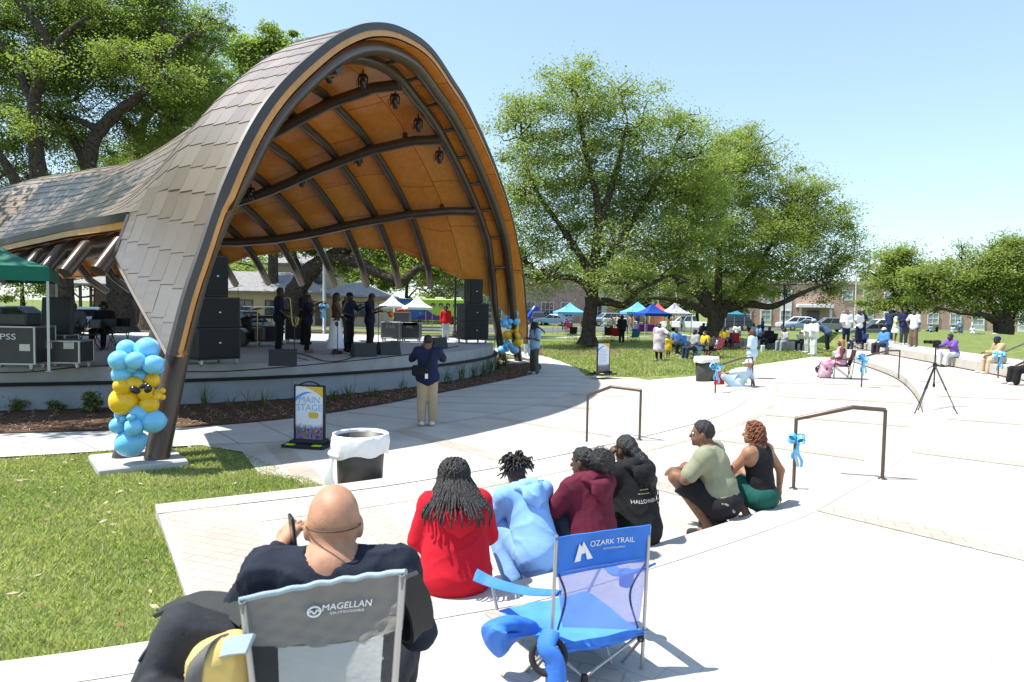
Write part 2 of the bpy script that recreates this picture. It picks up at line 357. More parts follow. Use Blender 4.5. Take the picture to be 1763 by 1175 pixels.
# far ground: road, paths, dirt under the oaks, parking
flat('dirt_ground', [(-60, 27), (-24, 16), (-17, 22), (-13, 31.2), (-6, 31.6), (-4, 36), (-8, 50), (-22, 66), (-60, 70)], -.012, M_DIRT)
flat('road', [(-70, 74), (-22, 66.5), (-6, 60), (2, 62), (10, 69), (26, 80), (60, 92), (60, 102), (24, 88), (8, 78), (-4, 71), (-22, 76), (-70, 86)], -.004, M_ASPH)
flat('parking_lot', [(-12, 96), (60, 112), (120, 108), (120, 84), (64, 92), (30, 90), (8, 88)], -.008, M_ASPH)
draped('garden_path', [(-7, 47), (0, 50.5), (6, 53), (14, 56), (24, 56), (34, 50)], 1.5, M_CONC, .02)
ring = np.array([[(4.6 + r_ * 7.2 * math.cos(a) * (1 + .12 * math.sin(3 * a)), 36.0 + r_ * 2.9 * math.sin(a)) for a in np.linspace(0, 2 * math.pi, 40)] for r_ in np.linspace(.02, 1, 6)])
mb = MB(); mb.grid(np.concatenate([ring, (ground_h(ring[..., 0], ring[..., 1]) + .03)[..., None]], -1)); struct(mb.build('mulch_ring', mat('mulch_ring', (.09, .055, .035), .95, col2=(.16, .10, .07), scale=5, bump=.8, bscale=20, spec=.1)))
# ================================================================ BANDSHELL
LN = np.array([-4.93, 9.4, 0]); LF = np.array([.29, 27.88, 0]); MID = (LN + LF) / 2
PD = (LF - LN) / np.linalg.norm(LF - LN); AD = np.array([-PD[1], PD[0], 0]); ZD = np.array([0, 0, 1.0])
def W(v, t, z): return MID + PD * v + AD * t + ZD * z
T0 = -.35
def on_plane(px, py, P0, d):
    r = ray(px, py); m = np.array([[r[0], -d[0]], [r[1], -d[1]]]); t, s = np.linalg.solve(m, P0[:2] - CAM[:2]); return s, (CAM + t * r)[2]
lipv = []
for px, py in [(291, 612), (318, 510), (345, 430), (380, 330), (430, 222), (480, 150), (540, 93), (590, 58), (640, 42), (690, 50), (740, 83), (780, 140), (810, 190), (850, 280), (880, 370), (900, 470), (908, 560)]:
    lipv.append(on_plane(px, py, MID + AD * T0, PD))
lipv = spline(lipv, 400)
ZS = 3.75                                                  # height at which the wing edges spring
crown_t = ([-.35, 1.5, 3, 4.7, 6.2, 7.4, 8.6, 10, 12.5, 14, 15.3, 18], [0, -.05, -.40, -1.08, -1.80, -2.25, -2.50, -2.55, -2.75, -3.05, -3.45, -4.4])
def dcrown(t): return np.interp(t, *crown_t)
def e_near(t): return np.interp(t, [-.35, 1.4, 5, 9, 18], [3.75, 3.78, 3.75, 3.6, 3.2])
def e_far(t): return np.interp(t, [-.35, 2.4, 3.85, 5.5, 7.1, 9, 10.5, 18], [3.75, 3.75, 4.42, 4.55, 4.4, 4.1, 3.5, 3.2])
def wfac(t): return np.maximum(1 - .047 * (t - T0), .46)
apex = int(np.argmax(lipv[:, 1])); ZC = lipv[apex, 1]
i0 = int(np.argmin(np.abs(lipv[:apex, 1] - ZS))); i1 = apex + int(np.argmin(np.abs(lipv[apex:, 1] - ZS)))
sec = lipv[i0:i1 + 1]; ds = np.r_[0, np.cumsum(np.linalg.norm(np.diff(sec, axis=0), axis=1))]; LTOT = ds[-1]; SAP = ds[apex - i0] / LTOT
fz_all = np.clip((sec[:, 1] - ZS) / (ZC - ZS), 0, 1); k_ap = apex - i0
def S(s, t, raw=False):                                    # s 0..1 along the arch from the near edge, t metres behind the lip
    s, t = np.broadcast_arrays(np.asarray(s, float), np.asarray(t, float)); near = s < SAP
    e = np.where(near, e_near(t), np.interp(t, [-.35, 9, 18], [3.75, 3.7, 3.1])); c = ZC + dcrown(t)
    if not raw:                                            # the far edge is trimmed along a rising curve, the ribs run on below it
        fr = np.clip((e_far(t) - e) / (c - e), 0, 1); s_end = np.interp(-fr, -fz_all[k_ap:], ds[k_ap:] / LTOT)
        s = np.where(near, s, SAP + (s - SAP) / (1 - SAP) * (s_end - SAP))
    v = np.interp(s * LTOT, ds, sec[:, 0]); z = np.interp(s * LTOT, ds, sec[:, 1])
    f = np.clip((z - ZS) / (ZC - ZS), 0, 1); g = 1 + np.where(near, 1.15 * smooth(1.2, 5.0, t), 0)
    return MID + PD * (v * wfac(t))[..., None] + AD * t[..., None] + ZD * (e + (c - e) * f ** g)[..., None]
def Sn(s, t, off, raw=False):
    s, t = np.broadcast_arrays(np.asarray(s, float), np.asarray(t, float)); h = 2e-3
    P = S(s, t, raw); a = S(np.clip(s + h, 0, 1), t, raw) - S(np.clip(s - h, 0, 1), t, raw); b = S(s, t + .02, raw) - S(s, t - .02, raw)
    N = np.cross(a, b); N /= np.linalg.norm(N, axis=-1)[..., None] + 1e-12; N = np.where(((N * PD).sum(-1) * np.where(s < SAP, -1, 1) < -.05)[..., None] | ((N[..., 2] < 0) & (abs((N * PD).sum(-1)) < .3))[..., None], -N, N)
    return P + N * np.asarray(off)[..., None] if np.ndim(off) else P + N * off
def skirt(side, z, t, off=0.0):                            # the narrowing legs of the shell below the wings
    z, t = np.broadcast_arrays(np.asarray(z, float), np.asarray(t, float))
    br = lipv[:apex] if side < 0 else lipv[apex:]; o = np.argsort(br[:, 1]); f = lambda q: np.interp(q, br[o, 1], br[o, 0])
    dv = (f(z + .05) - f(z - .05)) / .1; n = np.stack([np.ones_like(dv), -dv], 0) * side; n /= np.linalg.norm(n, axis=0)
    return MID + PD * (f(z) * wfac(t) + n[0] * off)[..., None] + AD * t[..., None] + ZD * (z + n[1] * off)[..., None]
TEND = 17.0; THK = .27
SHN = [((1.55, -.34), (3.0, 2.35), (3.76, 2.35)), ((.80, -.34), (2.55, .66), (3.35, 1.65), (3.76, 2.45))]
def tmax(side, z): P = np.array(SHN[0 if side < 0 else 1]); return np.interp(z, P[:, 0], P[:, 1])
root = empty('bandshell', W(0, 5, 0), 'arched bandshell with brown metal shingles outside and orange plywood ceiling inside', 'bandshell')
def bbuild(mb, name, m, parent=None):
    o = mb.build(name, m); p = parent or root; o.parent = p
    if p is root: o.matrix_parent_inverse = Matrix.Translation(-root.location)
    return o
def rc_mat(name, base, metal, rough, var):
    m = mat(name, base, rough, metal, var=var, scale=.35, spec=.5); return m
M_SH = [rc_mat('shingle_a', (.315, .252, .205), .68, .34, .06), rc_mat('shingle_b', (.30, .238, .192), .68, .33, .06), rc_mat('shingle_c', (.325, .265, .218), .68, .36, .06)]
M_STEEL = mat('bronze_steel', (.085, .060, .046), .30, .4, var=.12, scale=3)
M_FASC = mat('dark_fascia', (.045, .038, .036), .5)
def ply(name, c):
    m = mat(name, c, .38, var=.0, spec=.5); n, l = nodes(m); b = n['Principled BSDF']; tc = n.new('ShaderNodeTexCoord'); mp = n.new('ShaderNodeMapping'); mp.inputs['Scale'].default_value = (3.5, 3.5, .5)
    t = n.new('ShaderNodeTexNoise'); t.inputs['Scale'].default_value = 1.1; t.inputs['Detail'].default_value = 9; t.inputs['Distortion'].default_value = 1.5
    r = n.new('ShaderNodeValToRGB'); r.color_ramp.elements[0].position = .25; r.color_ramp.elements[1].position = .75
    r.color_ramp.elements[0].color = (*[x * .82 for x in c], 1); r.color_ramp.elements[1].color = (*[min(1, x * 1.14) for x in c], 1)
    l.new(tc.outputs['Object'], mp.inputs[0]); l.new(mp.outputs[0], t.inputs['Vector']); l.new(t.outputs[0], r.inputs[0]); l.new(r.outputs[0], b.inputs['Base Color']); return m
M_PLY = [ply('plywood_a', (.66, .235, .034)), ply('plywood_b', (.60, .20, .028)), ply('plywood_c', (.69, .27, .043))]
M_EDGE = ply('edge_board', (.56, .265, .065))
rng = np.random.default_rng(3)
# outer skin: an under-sheet and lapped shingles
ss = np.linspace(0, 1, 90); tt = np.linspace(T0, TEND, 60); SS, TT = np.meshgrid(ss, tt, indexing='ij')
mb = MB(); mb.grid(Sn(SS, TT, -.02))
for side in (-1, 1):
    zz = np.linspace(SHN[0 if side < 0 else 1][0][0], 3.76, 16); u = np.linspace(0, 1, 7); Zg, Ug = np.meshgrid(zz, u, indexing='ij'); Tg = T0 + (tmax(side, Zg) - T0) * Ug
    mb.grid(skirt(side, Zg, Tg, -.02))
bbuild(mb, 'roof_sheet', M_SH[1])
ROW, COLW = .50, .40
V = []; F = []; MI = []
def shingle(q):                                            # q: 4 corner points top-left, top-right, low-right, low-left and a normal
    k = len(V); V.extend(q); F.append((k, k + 1, k + 2, k + 3)); F.append((k + 3, k + 2, k + 5, k + 4)); F.append((k, k + 3, k + 4, k + 4)[:3] + (k + 4,)[:0]); m = int(rng.integers(0, 3)); MI.extend([m, m, m])
nt_ = int((TEND - T0) / COLW)
for j in range(nt_):
    t0, t1 = T0 - .02 + j * COLW, T0 + (j + 1) * COLW + .01; ph = (j * .13) % 1
    for side in (-1, 1):
        L = LTOT * (SAP if side < 0 else 1 - SAP); nrow = int(L / ROW) + 2
        for r_ in range(nrow):
            a0, a1 = (r_ - ph) * ROW - .04, (r_ + 1 - ph) * ROW
            a0, a1 = max(a0, 0), min(a1, L)
            if a1 - a0 < .03 or (a1 >= L - 1e-6 and t1 < 2.5): continue
            f = (lambda a: SAP - a / LTOT) if side < 0 else (lambda a: SAP + a / LTOT)
            s4 = np.array([f(a0), f(a0), f(a1), f(a1), f(a1), f(a1)]); t4 = np.array([t0, t1, t1, t0, t0, t1])
            o4 = np.array([.005, .005, .017, .017, .0, .0])
            shingle(list(Sn(np.clip(s4, 0, 1), t4, o4)))
for side in (-1, 1):
    L = LTOT * (SAP if side < 0 else 1 - SAP)
    for j in range(8):
        t0, t1 = T0 - .02 + j * COLW, T0 + (j + 1) * COLW + .01; ph = (L / ROW + j * .13) % 1
        for r_ in range(0, 8):
            zt = 3.75 - (r_ - ph) * ROW * .95 + .03; zb = 3.75 - (r_ + 1 - ph) * ROW * .95
            zb = max(zb, SHN[0 if side < 0 else 1][0][0])
            if zt - zb < .03: continue
            if t1 > min(tmax(side, zb), tmax(side, zt)):             # cut along the slanting edge in thin slices
                for i in range(8):
                    za, ze = zt + (zb - zt) * i / 8, zt + (zb - zt) * (i + 1) / 8; oa, oe = .005 + .012 * i / 8, .005 + .012 * (i + 1) / 8; ta, te = tmax(side, za), tmax(side, ze)
                    if max(ta, te) <= t0: continue
                    qs = [(za, t0, oa), (za, max(t0, min(t1, ta)), oa), (ze, max(t0, min(t1, te)), oe), (ze, t0, oe)]; shingle([skirt(side, np.array(z), np.array(t), o) for z, t, o in qs + [(ze, t0, 0), (ze, max(t0, min(t1, te)), 0)]])
                continue
            c = [(zt, min(t0, tmax(side, zt))), (zt, min(t1, tmax(side, zt))), (zb, min(t1, tmax(side, zb))), (zb, min(t0, tmax(side, zb)))]
            if max(c[1][1] - c[0][1], c[2][1] - c[3][1]) < .02: continue
            Q = [skirt(side, np.array(z), np.array(t), o) for (z, t), o in zip(c + [c[3], c[2]], (.005, .005, .017, .017, 0, 0))]; shingle(Q)
me = newmesh('roof_shingles', V, F, M_SH, MI); o = link('roof_shingles', me, root); o.matrix_parent_inverse = Matrix.Translation(-root.location)
# plywood ceiling in panels, dark reveal behind
mb = MB(); mb.grid(Sn(SS, TT, -THK + .03), flip=True)
for side in (-1, 1):
    zz = np.linspace(SHN[0 if side < 0 else 1][0][0], 3.76, 16); Zg, Ug = np.meshgrid(zz, np.linspace(0, 1, 7), indexing='ij'); Tg = T0 + (tmax(side, Zg) - T0) * Ug; mb.grid(skirt(side, Zg, Tg, -THK), flip=True, mi=1)
bbuild(mb, 'ceiling_backing', [mat('ceiling_reveal', (.12, .045, .012), .7), M_PLY[2]])
mb = MB(); RIB0, RIBS = 1.85, 1.14; edges = [T0, .62] + [RIB0 + RIBS * k for k in range(14)]
for a, b in zip(edges[:-1], edges[1:]):
    sp = .0; cut = [0]; 
    while cut[-1] < 1: cut.append(min(1, cut[-1] + (2.4 if len(cut) > 1 else rng.uniform(.9, 2.4)) / LTOT))
    for c0, c1 in zip(cut[:-1], cut[1:]):
        su = np.linspace(c0 + .012 / LTOT, c1 - .012 / LTOT, 8); tu = np.linspace(a + .008, b - .008, 4); s2, t2 = np.meshgrid(su, tu, indexing='ij'); mb.grid(Sn(s2, t2, -THK), int(rng.integers(0, 3)), flip=True)
bbuild(mb, 'ceiling_panels', M_PLY)
# fascia: dark band outside, orange board inside, along the lip, the wings and the rear
def fascia(path_o, nrm_in, mbx, fwd):                       # two stacked strips
    A = path_o; 
    for k0, k1, mi, ex in ((0, .55, 0, .03), (.55, 1.0, 1, .0)):
        p = A + nrm_in * (THK * k0) + fwd * ex; q = A + nrm_in * (THK * k1) + fwd * ex; mbx.grid(np.stack([p, q], 0), mi); mbx.grid(np.stack([p - fwd * .06, p], 0), mi); mbx.grid(np.stack([q, q - fwd * .10], 0), mi)
mb = MB(); s_ = np.linspace(.01, .99, 120); tl = np.full(120, T0)
def lipoff(o): return np.vstack([skirt(-1, np.linspace(SHN[0][0][0], 3.7, 14), np.full(14, T0), o), Sn(s_, tl, o), skirt(1, np.linspace(3.7, SHN[1][0][0], 14), np.full(14, T0), o)])
P = lipoff(.035); Nn = lipoff(-.965) - P; fascia(P, Nn, mb, -AD)
t_ = np.linspace(2.35, TEND, 60); P = Sn(np.zeros(60), t_, .035); Nn = Sn(np.zeros(60), t_, -1.0) - Sn(np.zeros(60), t_, 0.0); fascia(P, Nn, mb, -PD)
t_ = np.linspace(2.45, TEND, 60); P = Sn(np.ones(60), t_, .035); Nn = Sn(np.ones(60), t_, -1.0) - Sn(np.ones(60), t_, 0.0); fascia(P, Nn, mb, PD)
s_ = np.linspace(0, 1, 60); tl = np.full(60, TEND); P = Sn(s_, tl, .03); Nn = Sn(s_, tl, -1.0) - Sn(s_, tl, 0.0); fascia(P, Nn, mb, AD)
for side in (-1, 1):
    P_ = np.array(SHN[0 if side < 0 else 1]); zz = np.concatenate([np.linspace(P_[i, 0], P_[i + 1, 0], 6) for i in range(len(P_) - 1)]); tq = tmax(side, zz)
    if side < 0: tq[zz > 3.0] = 2.35
    P = skirt(side, zz, tq, .03); fascia(P, np.tile(-side * PD, (len(zz), 1)), mb, AD)
bbuild(mb, 'fascia', [M_FASC, M_EDGE])
# structural steel: two lip arches with legs, ribs, purlins
def arch_tube(t, off, r, name, legs=None, ext=.0, s0=0.0):
    s_ = np.linspace(s0, 1, 80); P = Sn(s_, np.full(80, t), -off, True)
    if legs:
        a, b = legs; za = P[0][2]; up = [a * (1 - k) + P[0] * k + np.array([0, 0, 0]) for k in (0, .33, .66)]; dn = [P[-1] * (1 - k) + b * k for k in (.33, .66, 1)]
        ob = off if t < .3 else .40; br = skirt(-1, np.linspace(1.9, 3.3, 2), np.full(2, t)) + PD * ob; bf = skirt(1, np.linspace(3.2, 1.8, 2), np.full(2, t)) - PD * off
        P = np.vstack([[a], br, P[4:-4:3], bf, [b]]); P = spline(P[:: 1], 160)
    else:
        d0 = -PD * .62 - ZD * .72; d1 = P[-1] - P[-2]; d1 /= np.linalg.norm(d1); P = np.vstack([[P[0] + d0 * (.75 if s0 == 0 else 0)], P, [P[-1] + d1 * ext]])
    mb = MB(); mb.tube(P, r, 12); return bbuild(mb, name, M_STEEL)
arch_tube(.05, .42, .165, 'arch_beam', (W(-9.58, .02, 0), W(9.6, .0, 0)))
arch_tube(.66, .52, .15, 'arch_beam', (W(-9.66, .52, 0), W(9.55, .62, 0)))
for k in range(13): arch_tube(RIB0 + RIBS * k, .19 + THK, .125, 'rib', None, .45, .03 if k == 0 else 0)
mb = MB()
for s_ in np.linspace(.02, .98, 15):
    a = Sn(np.array([s_]), np.array([.05]), -.42, True)[0]; b = Sn(np.array([s_]), np.array([.66]), -.52, True)[0]; mb = MB(); mb.rod(a, b, .055, 8); bbuild(mb, 'strut', M_STEEL)
def proj(P): v = P - CAM; d = v @ FWD; return 881.5 + CF * (v @ RGT) / d, 587.5 - CF * (v @ UPV) / d
purl = []; sg = np.linspace(.05, .95, 181); Pg = Sn(sg, np.full(181, .66), -.6, True); pg = np.array([proj(p) for p in Pg])
for px, py in [(580, 100), (715, 115), (800, 215), (862, 345)]: purl.append(sg[np.argmin((pg[:, 0] - px) ** 2 + (pg[:, 1] - py) ** 2)])
for s_ in purl:
    t_ = np.linspace(.66, TEND - .8, 40); P = Sn(np.full(40, s_), t_, -THK - .42, True); mb = MB(); mb.tube(P, .15, 12)
    bbuild(mb, 'purlin', M_STEEL)
mb = MB()
for s_ in purl:
    for k in range(13):
        a = Sn(np.array([s_]), np.array([RIB0 + RIBS * k]), -THK - .1, True)[0]; b = Sn(np.array([s_]), np.array([RIB0 + RIBS * k]), -THK - .45, True)[0]; mb = MB(); mb.rod(a, b, .085, 8); bbuild(mb, 'rib_bracket', M_STEEL)
for nm, c, z in (('near', LN, .0), ('far', LF, .0)):
    ctr = c + AD * .3; mb = MB(); mb.box((ctr[0], ctr[1], .02), (1.08, 1.08, .13), rotz(R(38)), .02)
    bbuild(mb, 'footing', M_CONC)
# ================================================================ TREES
def leafmat(name, c1, c2, trans=.38):
    m = bpy.data.materials.new(name); m.use_nodes = True; n, l = nodes(m); b = n['Principled BSDF']; out = n['Material Output']
    a = n.new('ShaderNodeAttribute'); a.attribute_name = 'tint'; r = n.new('ShaderNodeValToRGB')
    r.color_ramp.elements[0].color = (*c1, 1); r.color_ramp.elements[1].color = (*c2, 1); l.new(a.outputs['Fac'], r.inputs[0])
    b.inputs['Roughness'].default_value = .5; b.inputs['Specular IOR Level'].default_value = .35; l.new(r.outputs[0], b.inputs['Base Color'])
    t = n.new('ShaderNodeBsdfTranslucent'); g = n.new('ShaderNodeMix'); g.data_type = 'RGBA'; g.blend_type = 'MULTIPLY'; g.inputs[0].default_value = 1; g.inputs[7].default_value = (1.1, 1.22, .68, 1)
    l.new(r.outputs[0], g.inputs[6]); l.new(g.outputs[2], t.inputs[0]); mx = n.new('ShaderNodeMixShader'); mx.inputs[0].default_value = trans
    l.new(b.outputs[0], mx.inputs[1]); l.new(t.outputs[0], mx.inputs[2]); l.new(mx.outputs[0], out.inputs[0]); return m
M_LEAF = leafmat('oak_leaves', (.165, .215, .060), (.36, .42, .135), .58)
M_LEAFY = leafmat('spring_leaves', (.17, .22, .055), (.39, .44, .125), .58)
M_LEAFD = leafmat('deep_green_leaves', (.125, .18, .042), (.34, .41, .11), .56)  # deeper green leaf colours
M_LEAFG = leafmat('grey_green_leaves', (.14, .165, .075), (.28, .31, .15), .45)
M_BARK = mat('oak_bark', (.035, .028, .022), .95, col2=(.10, .082, .065), scale=6, bump=1.0, bscale=14, spec=.1)
def leaves(cents, radii, n, size, rng, clump=.62, dens=.9, up=.6):
    cents = np.asarray(cents, float); radii = np.asarray(radii, float); vol = radii.prod(1) ** .8; vol /= vol.sum()
    K = max(8, n // 230); bi = rng.choice(len(cents), K, p=vol); d = rng.normal(size=(K, 3)); d /= np.linalg.norm(d, axis=1)[:, None]
    sprig = rng.random(K) < .2; rf = np.where(sprig, 1 + .15 * rng.random(K), rng.random(K) ** .45 * (1 + .08 * rng.normal(size=K))); cc = cents[bi] + d * radii[bi] * rf[:, None]
    ci = rng.integers(0, K, n); cs = clump * (.5 + .9 * rng.random(K)) * np.where(sprig, .62, 1); g = rng.normal(size=(n, 3)) * np.array([1, 1, .55]) * cs[ci][:, None]
    P = cc[ci] + g
    N = rng.normal(size=(n, 3)); N[:, 2] = np.abs(N[:, 2]) + up; N /= np.linalg.norm(N, axis=1)[:, None]
    U = np.cross(N, rng.normal(size=(n, 3))); U /= np.linalg.norm(U, axis=1)[:, None]; Vv = np.cross(N, U); s = size * (.6 + .8 * rng.random(n))
    U = U * (s * .5)[:, None]; Vv = Vv * (s * .30)[:, None]
    Q = np.stack([P - U, P - Vv * .9 + U * .1, P + U, P + Vv * .9 + U * .1], 1).reshape(-1, 3)
    tint = np.clip(.5 + .17 * rng.normal(size=K)[ci] + .16 * rng.normal(size=n), 0, 1)
    return Q, tint, cc
def leafmesh(name, Q, tint, m):
    n = len(tint); me = newmesh(name, Q, np.arange(4 * n).reshape(n, 4), m); a = me.attributes.new('tint', 'FLOAT', 'FACE'); a.data.foreach_set('value', tint.astype(np.float32)); return me
def wob(a, b, rng, k=7, w=.09, sag=0.0):
    a = np.asarray(a, float); b = np.asarray(b, float); L = np.linalg.norm(b - a); u = np.linspace(0, 1, k)[:, None]
    off = rng.normal(size=(k, 3)) * L * w; off[0] = off[-1] = 0; P = a * (1 - u) + b * u + off; P[:, 2] += sag * L * np.sin(np.pi * u[:, 0]); return spline(P, k * 2)
def tree(name, label, base, limbs, blobs, n, size, m, seed, group=None, clump=.62, twigs=7, cat='tree'):
    rng = np.random.default_rng(seed); base = np.asarray(base, float); root = empty(name, base, label, cat, group)
    mb = MB(); pts = []
    for P, r0, r1 in limbs:
        P = spline(P, max(10, 5 * len(P))); rr = np.linspace(r0, r1, len(P)) * (1 + .06 * rng.normal(size=len(P)))
        if abs(P[0][2] - base[2]) < .4: rr[0] *= 1.55; rr[1] *= 1.22; rr[2] *= 1.08
        mb.tube(P, rr, 12); pts += [(p, r) for p, r in zip(P, rr)][3:]
    PP = np.array([p for p, _ in pts]); RR = np.array([r for _, r in pts]); C_ = np.array([b[0] for b in blobs], float); Rd = np.array([b[1] for b in blobs], float)
    Q, tint, cc = leaves(C_, Rd, n, size, rng, clump)
    for c, r in zip(C_, Rd):
        dd = np.linalg.norm(PP - c, axis=1); i = dd.argmin(); q = wob(PP[i], c, rng, 6, .08, .05); r0 = min(RR[i] * .6, .05 + .018 * dd[i]); mb.tube(q, np.linspace(r0, .045, len(q)), 7)
        for k in range(twigs):
            d = rng.normal(size=3); d[2] = abs(d[2]) * .7; d /= np.linalg.norm(d); s = q[rng.integers(len(q) // 3, len(q))]
            e = wob(s, c + d * r * .95, rng, 5, .09); mb.tube(e, np.linspace(.055, .012, len(e)), 5)
    mb.xf(None, -base); mb.build('trunk', M_BARK, root)
    link('crown', leafmesh(name + '_crown', Q - base, tint, m), root); return root
def pxblobs(L, Y, k=1.0, dep=1.0):
    out = []
    for b in L:
        px, py, r = b[:3]; y = Y + (b[3] if len(b) > 3 else 0); s = y / CF; out.append((atY(px, py, y), np.array([r * s * k, r * s * dep, r * s * k * .92])))
    return out
def pxlimb(L, r0, r1): return ([atY(px, py, Y) for px, py, Y in L], r0, r1)
gA = at(1012, 594, .18); YA = gA[1]
tree('oak_tree', 'broad oak with one thick straight trunk rising from the brown mulch ring', gA,
     [([gA, atY(1014, 560, YA), atY(1020, 500, YA), atY(1025, 440, YA), atY(1030, 360, YA), atY(1010, 270, YA), atY(995, 190, YA)], .47, .10),
      pxlimb([(1020, 520, YA), (1045, 520, YA - .5), (1075, 525, YA - 1), (1100, 500, YA - 1.4), (1150, 475, YA - 2)], .28, .08), pxlimb([(1020, 505, YA), (990, 480, YA), (930, 478, YA - 1), (880, 470, YA - 2)], .24, .07),
      pxlimb([(1024, 470, YA), (1070, 410, YA + .5), (1120, 330, YA + 1), (1160, 270, YA + 1)], .26, .07), pxlimb([(1022, 480, YA), (980, 410, YA + .5), (930, 340, YA + 1), (900, 270, YA + 1)], .25, .06), pxlimb([(1028, 400, YA), (1060, 300, YA), (1080, 210, YA)], .26, .06)],
     pxblobs([(1000, 195, 80), (905, 245, 66), (1100, 235, 84), (1180, 275, 72), (900, 345, 76), (1000, 325, 100, 2), (1110, 350, 95, 2), (905, 435, 58), (985, 430, 62, 3), (1130, 440, 78), (1065, 160, 40), (985, 140, 34), (900, 190, 34), (1195, 210, 32), (1060, 420, 60, -2.5), (930, 490, 34), (1180, 440, 60, 1), (1210, 370, 60), (1235, 300, 44, 3), (1090, 470, 34, -2), (1040, 478, 26, -3), (890, 500, 26, -2), (960, 470, 34, -2.5), (1170, 490, 26, -1)], YA), 165000, .135, M_LEAF, 11)
gB = at(1229, 584, .12); YB = gB[1]
tree('oak_tree', 'spreading oak forking low into several limbs behind the concrete seat wall', gB,
     [pxlimb([(1229, 584, YB), (1228, 545, YB), (1215, 510, YB), (1200, 470, YB), (1180, 420, YB)], .60, .14), pxlimb([(1226, 560, YB), (1236, 520, YB), (1237, 470, YB), (1240, 400, YB), (1250, 320, YB)], .42, .10),
      pxlimb([(1232, 565, YB), (1248, 530, YB), (1275, 500, YB), (1310, 450, YB), (1350, 380, YB)], .46, .10), pxlimb([(1218, 540, YB), (1195, 528, YB - .5), (1150, 514, YB - 1), (1112, 514, YB - 2)], .38, .12),
      pxlimb([(1250, 532, YB), (1290, 524, YB - 1), (1330, 528, YB - 1.5), (1380, 505, YB - 2), (1420, 490, YB - 2)], .36, .09), pxlimb([(1222, 530, YB), (1200, 508, YB), (1165, 500, YB - 1)], .36, .09)],
     pxblobs([(1300, 285, 74), (1362, 335, 58), (1230, 300, 74), (1400, 392, 64), (1300, 390, 96, 2), (1440, 425, 44), (1215, 425, 66), (1350, 460, 52), (1430, 475, 38), (1262, 470, 48), (1415, 330, 24), (1290, 240, 30), (1205, 335, 56), (1180, 470, 40), (1390, 480, 34), (1240, 380, 60, -2), (1290, 490, 30, -2), (1180, 495, 22, -2), (1350, 500, 24, -2), (1430, 500, 22), (1450, 450, 36), (1330, 420, 60, -2)], YB), 140000, .155, M_LEAFY, 12)
# the live oaks behind the bandshell
YL = 41.0
def gl(px, Y): return np.array([*atY(px, 560, Y)[:2], -.02])
b1 = gl(104, 42)
tree('live_oak_tree', 'massive dark live oak trunk standing beside the green canopy tent', b1,
     [([b1, atY(106, 500, 42), atY(102, 430, 42), atY(75, 340, 42), atY(62, 260, 42), atY(60, 170, 42), atY(84, 80, 42), atY(30, 0, 42)], .78, .16), pxlimb([(104, 450, 42), (60, 380, 41), (20, 300, 41), (-30, 220, 40)], .5, .15), pxlimb([(62, 190, 42), (25, 110, 42), (-10, 60, 42)], .3, .08), pxlimb([(72, 110, 42), (110, 62, 42), (150, 30, 42)], .28, .08)],
     pxblobs([(30, 50, 85), (110, 40, 75), (-60, 120, 90), (60, 150, 70), (20, 250, 65), (110, 220, 55), (-40, 330, 60), (60, 330, 45, 2), (150, 110, 50), (40, -40, 70), (10, 400, 34, 4), (60, 110, 34, -4.5), (100, 330, 30, -5), (10, 200, 36, -5)], 42 + 2.6), 135000, .15, M_LEAFD, 21, 'live oaks behind the bandshell')
b2 = gl(212, 44)
tree('live_oak_tree', 'curved live oak trunk standing beside the white parked car', b2,
     [([b2, atY(207, 520, 44), atY(196, 450, 44), atY(165, 390, 44), atY(152, 330, 44), atY(158, 250, 44), atY(195, 200, 44), atY(240, 165, 44), atY(275, 110, 44), atY(330, 60, 44)], .80, .14), pxlimb([(160, 300, 44), (120, 230, 45), (100, 180, 45)], .4, .1), pxlimb([(235, 168, 44), (260, 140, 43), (250, 80, 43)], .26, .08), pxlimb([(170, 225, 44), (130, 205, 44), (95, 200, 44)], .28, .06)],
     pxblobs([(190, 60, 70), (260, 50, 70), (200, 150, 60), (280, 150, 62), (330, 70, 52), (355, 150, 44), (230, 230, 48), (160, 260, 40, 2), (310, 220, 40), (250, -20, 60), (120, 120, 40), (365, 40, 30), (200, 100, 40, -5), (280, 100, 36, -5), (180, 300, 24, -5), (310, 150, 34, -5)], 44 + 2.6), 125000, .15, M_LEAFD, 22, 'live oaks behind the bandshell')
b3 = np.array([*at(262, 540, 0)[:2], 0.]); b3 = gl(262, 52)
tree('live_oak_tree', 'live oak with forked upper limbs showing above the saddle of the shingled roof', b3,
     [([b3, atY(255, 480, 52), atY(245, 400, 52), atY(240, 300, 52), atY(242, 225, 52), atY(270, 180, 52), atY(330, 130, 52), atY(370, 80, 52)], .7, .12), pxlimb([(241, 240, 52), (215, 210, 52), (205, 180, 52)], .4, .1)],
     pxblobs([(330, 190, 50), (370, 200, 36), (250, 270, 50), (330, 110, 50), (390, 150, 30), (300, 260, 40), (170, 330, 44, 4), (110, 400, 34, 2)], 52 + 2.6), 50000, .21, M_LEAFD, 23, 'live oaks behind the bandshell')
b4 = gl(470, 70)
tree('oak_tree', 'distant oak whose rounded top shows above the shell beside the lip', b4, [([b4, atY(470, 300, 70), atY(465, 120, 70)], .6, .15)], pxblobs([(470, 75, 32), (430, 95, 32), (510, 90, 34), (450, 130, 40), (390, 190, 50)], 70), 20000, .36, M_LEAFD, 24)
b5 = gl(500, 47)
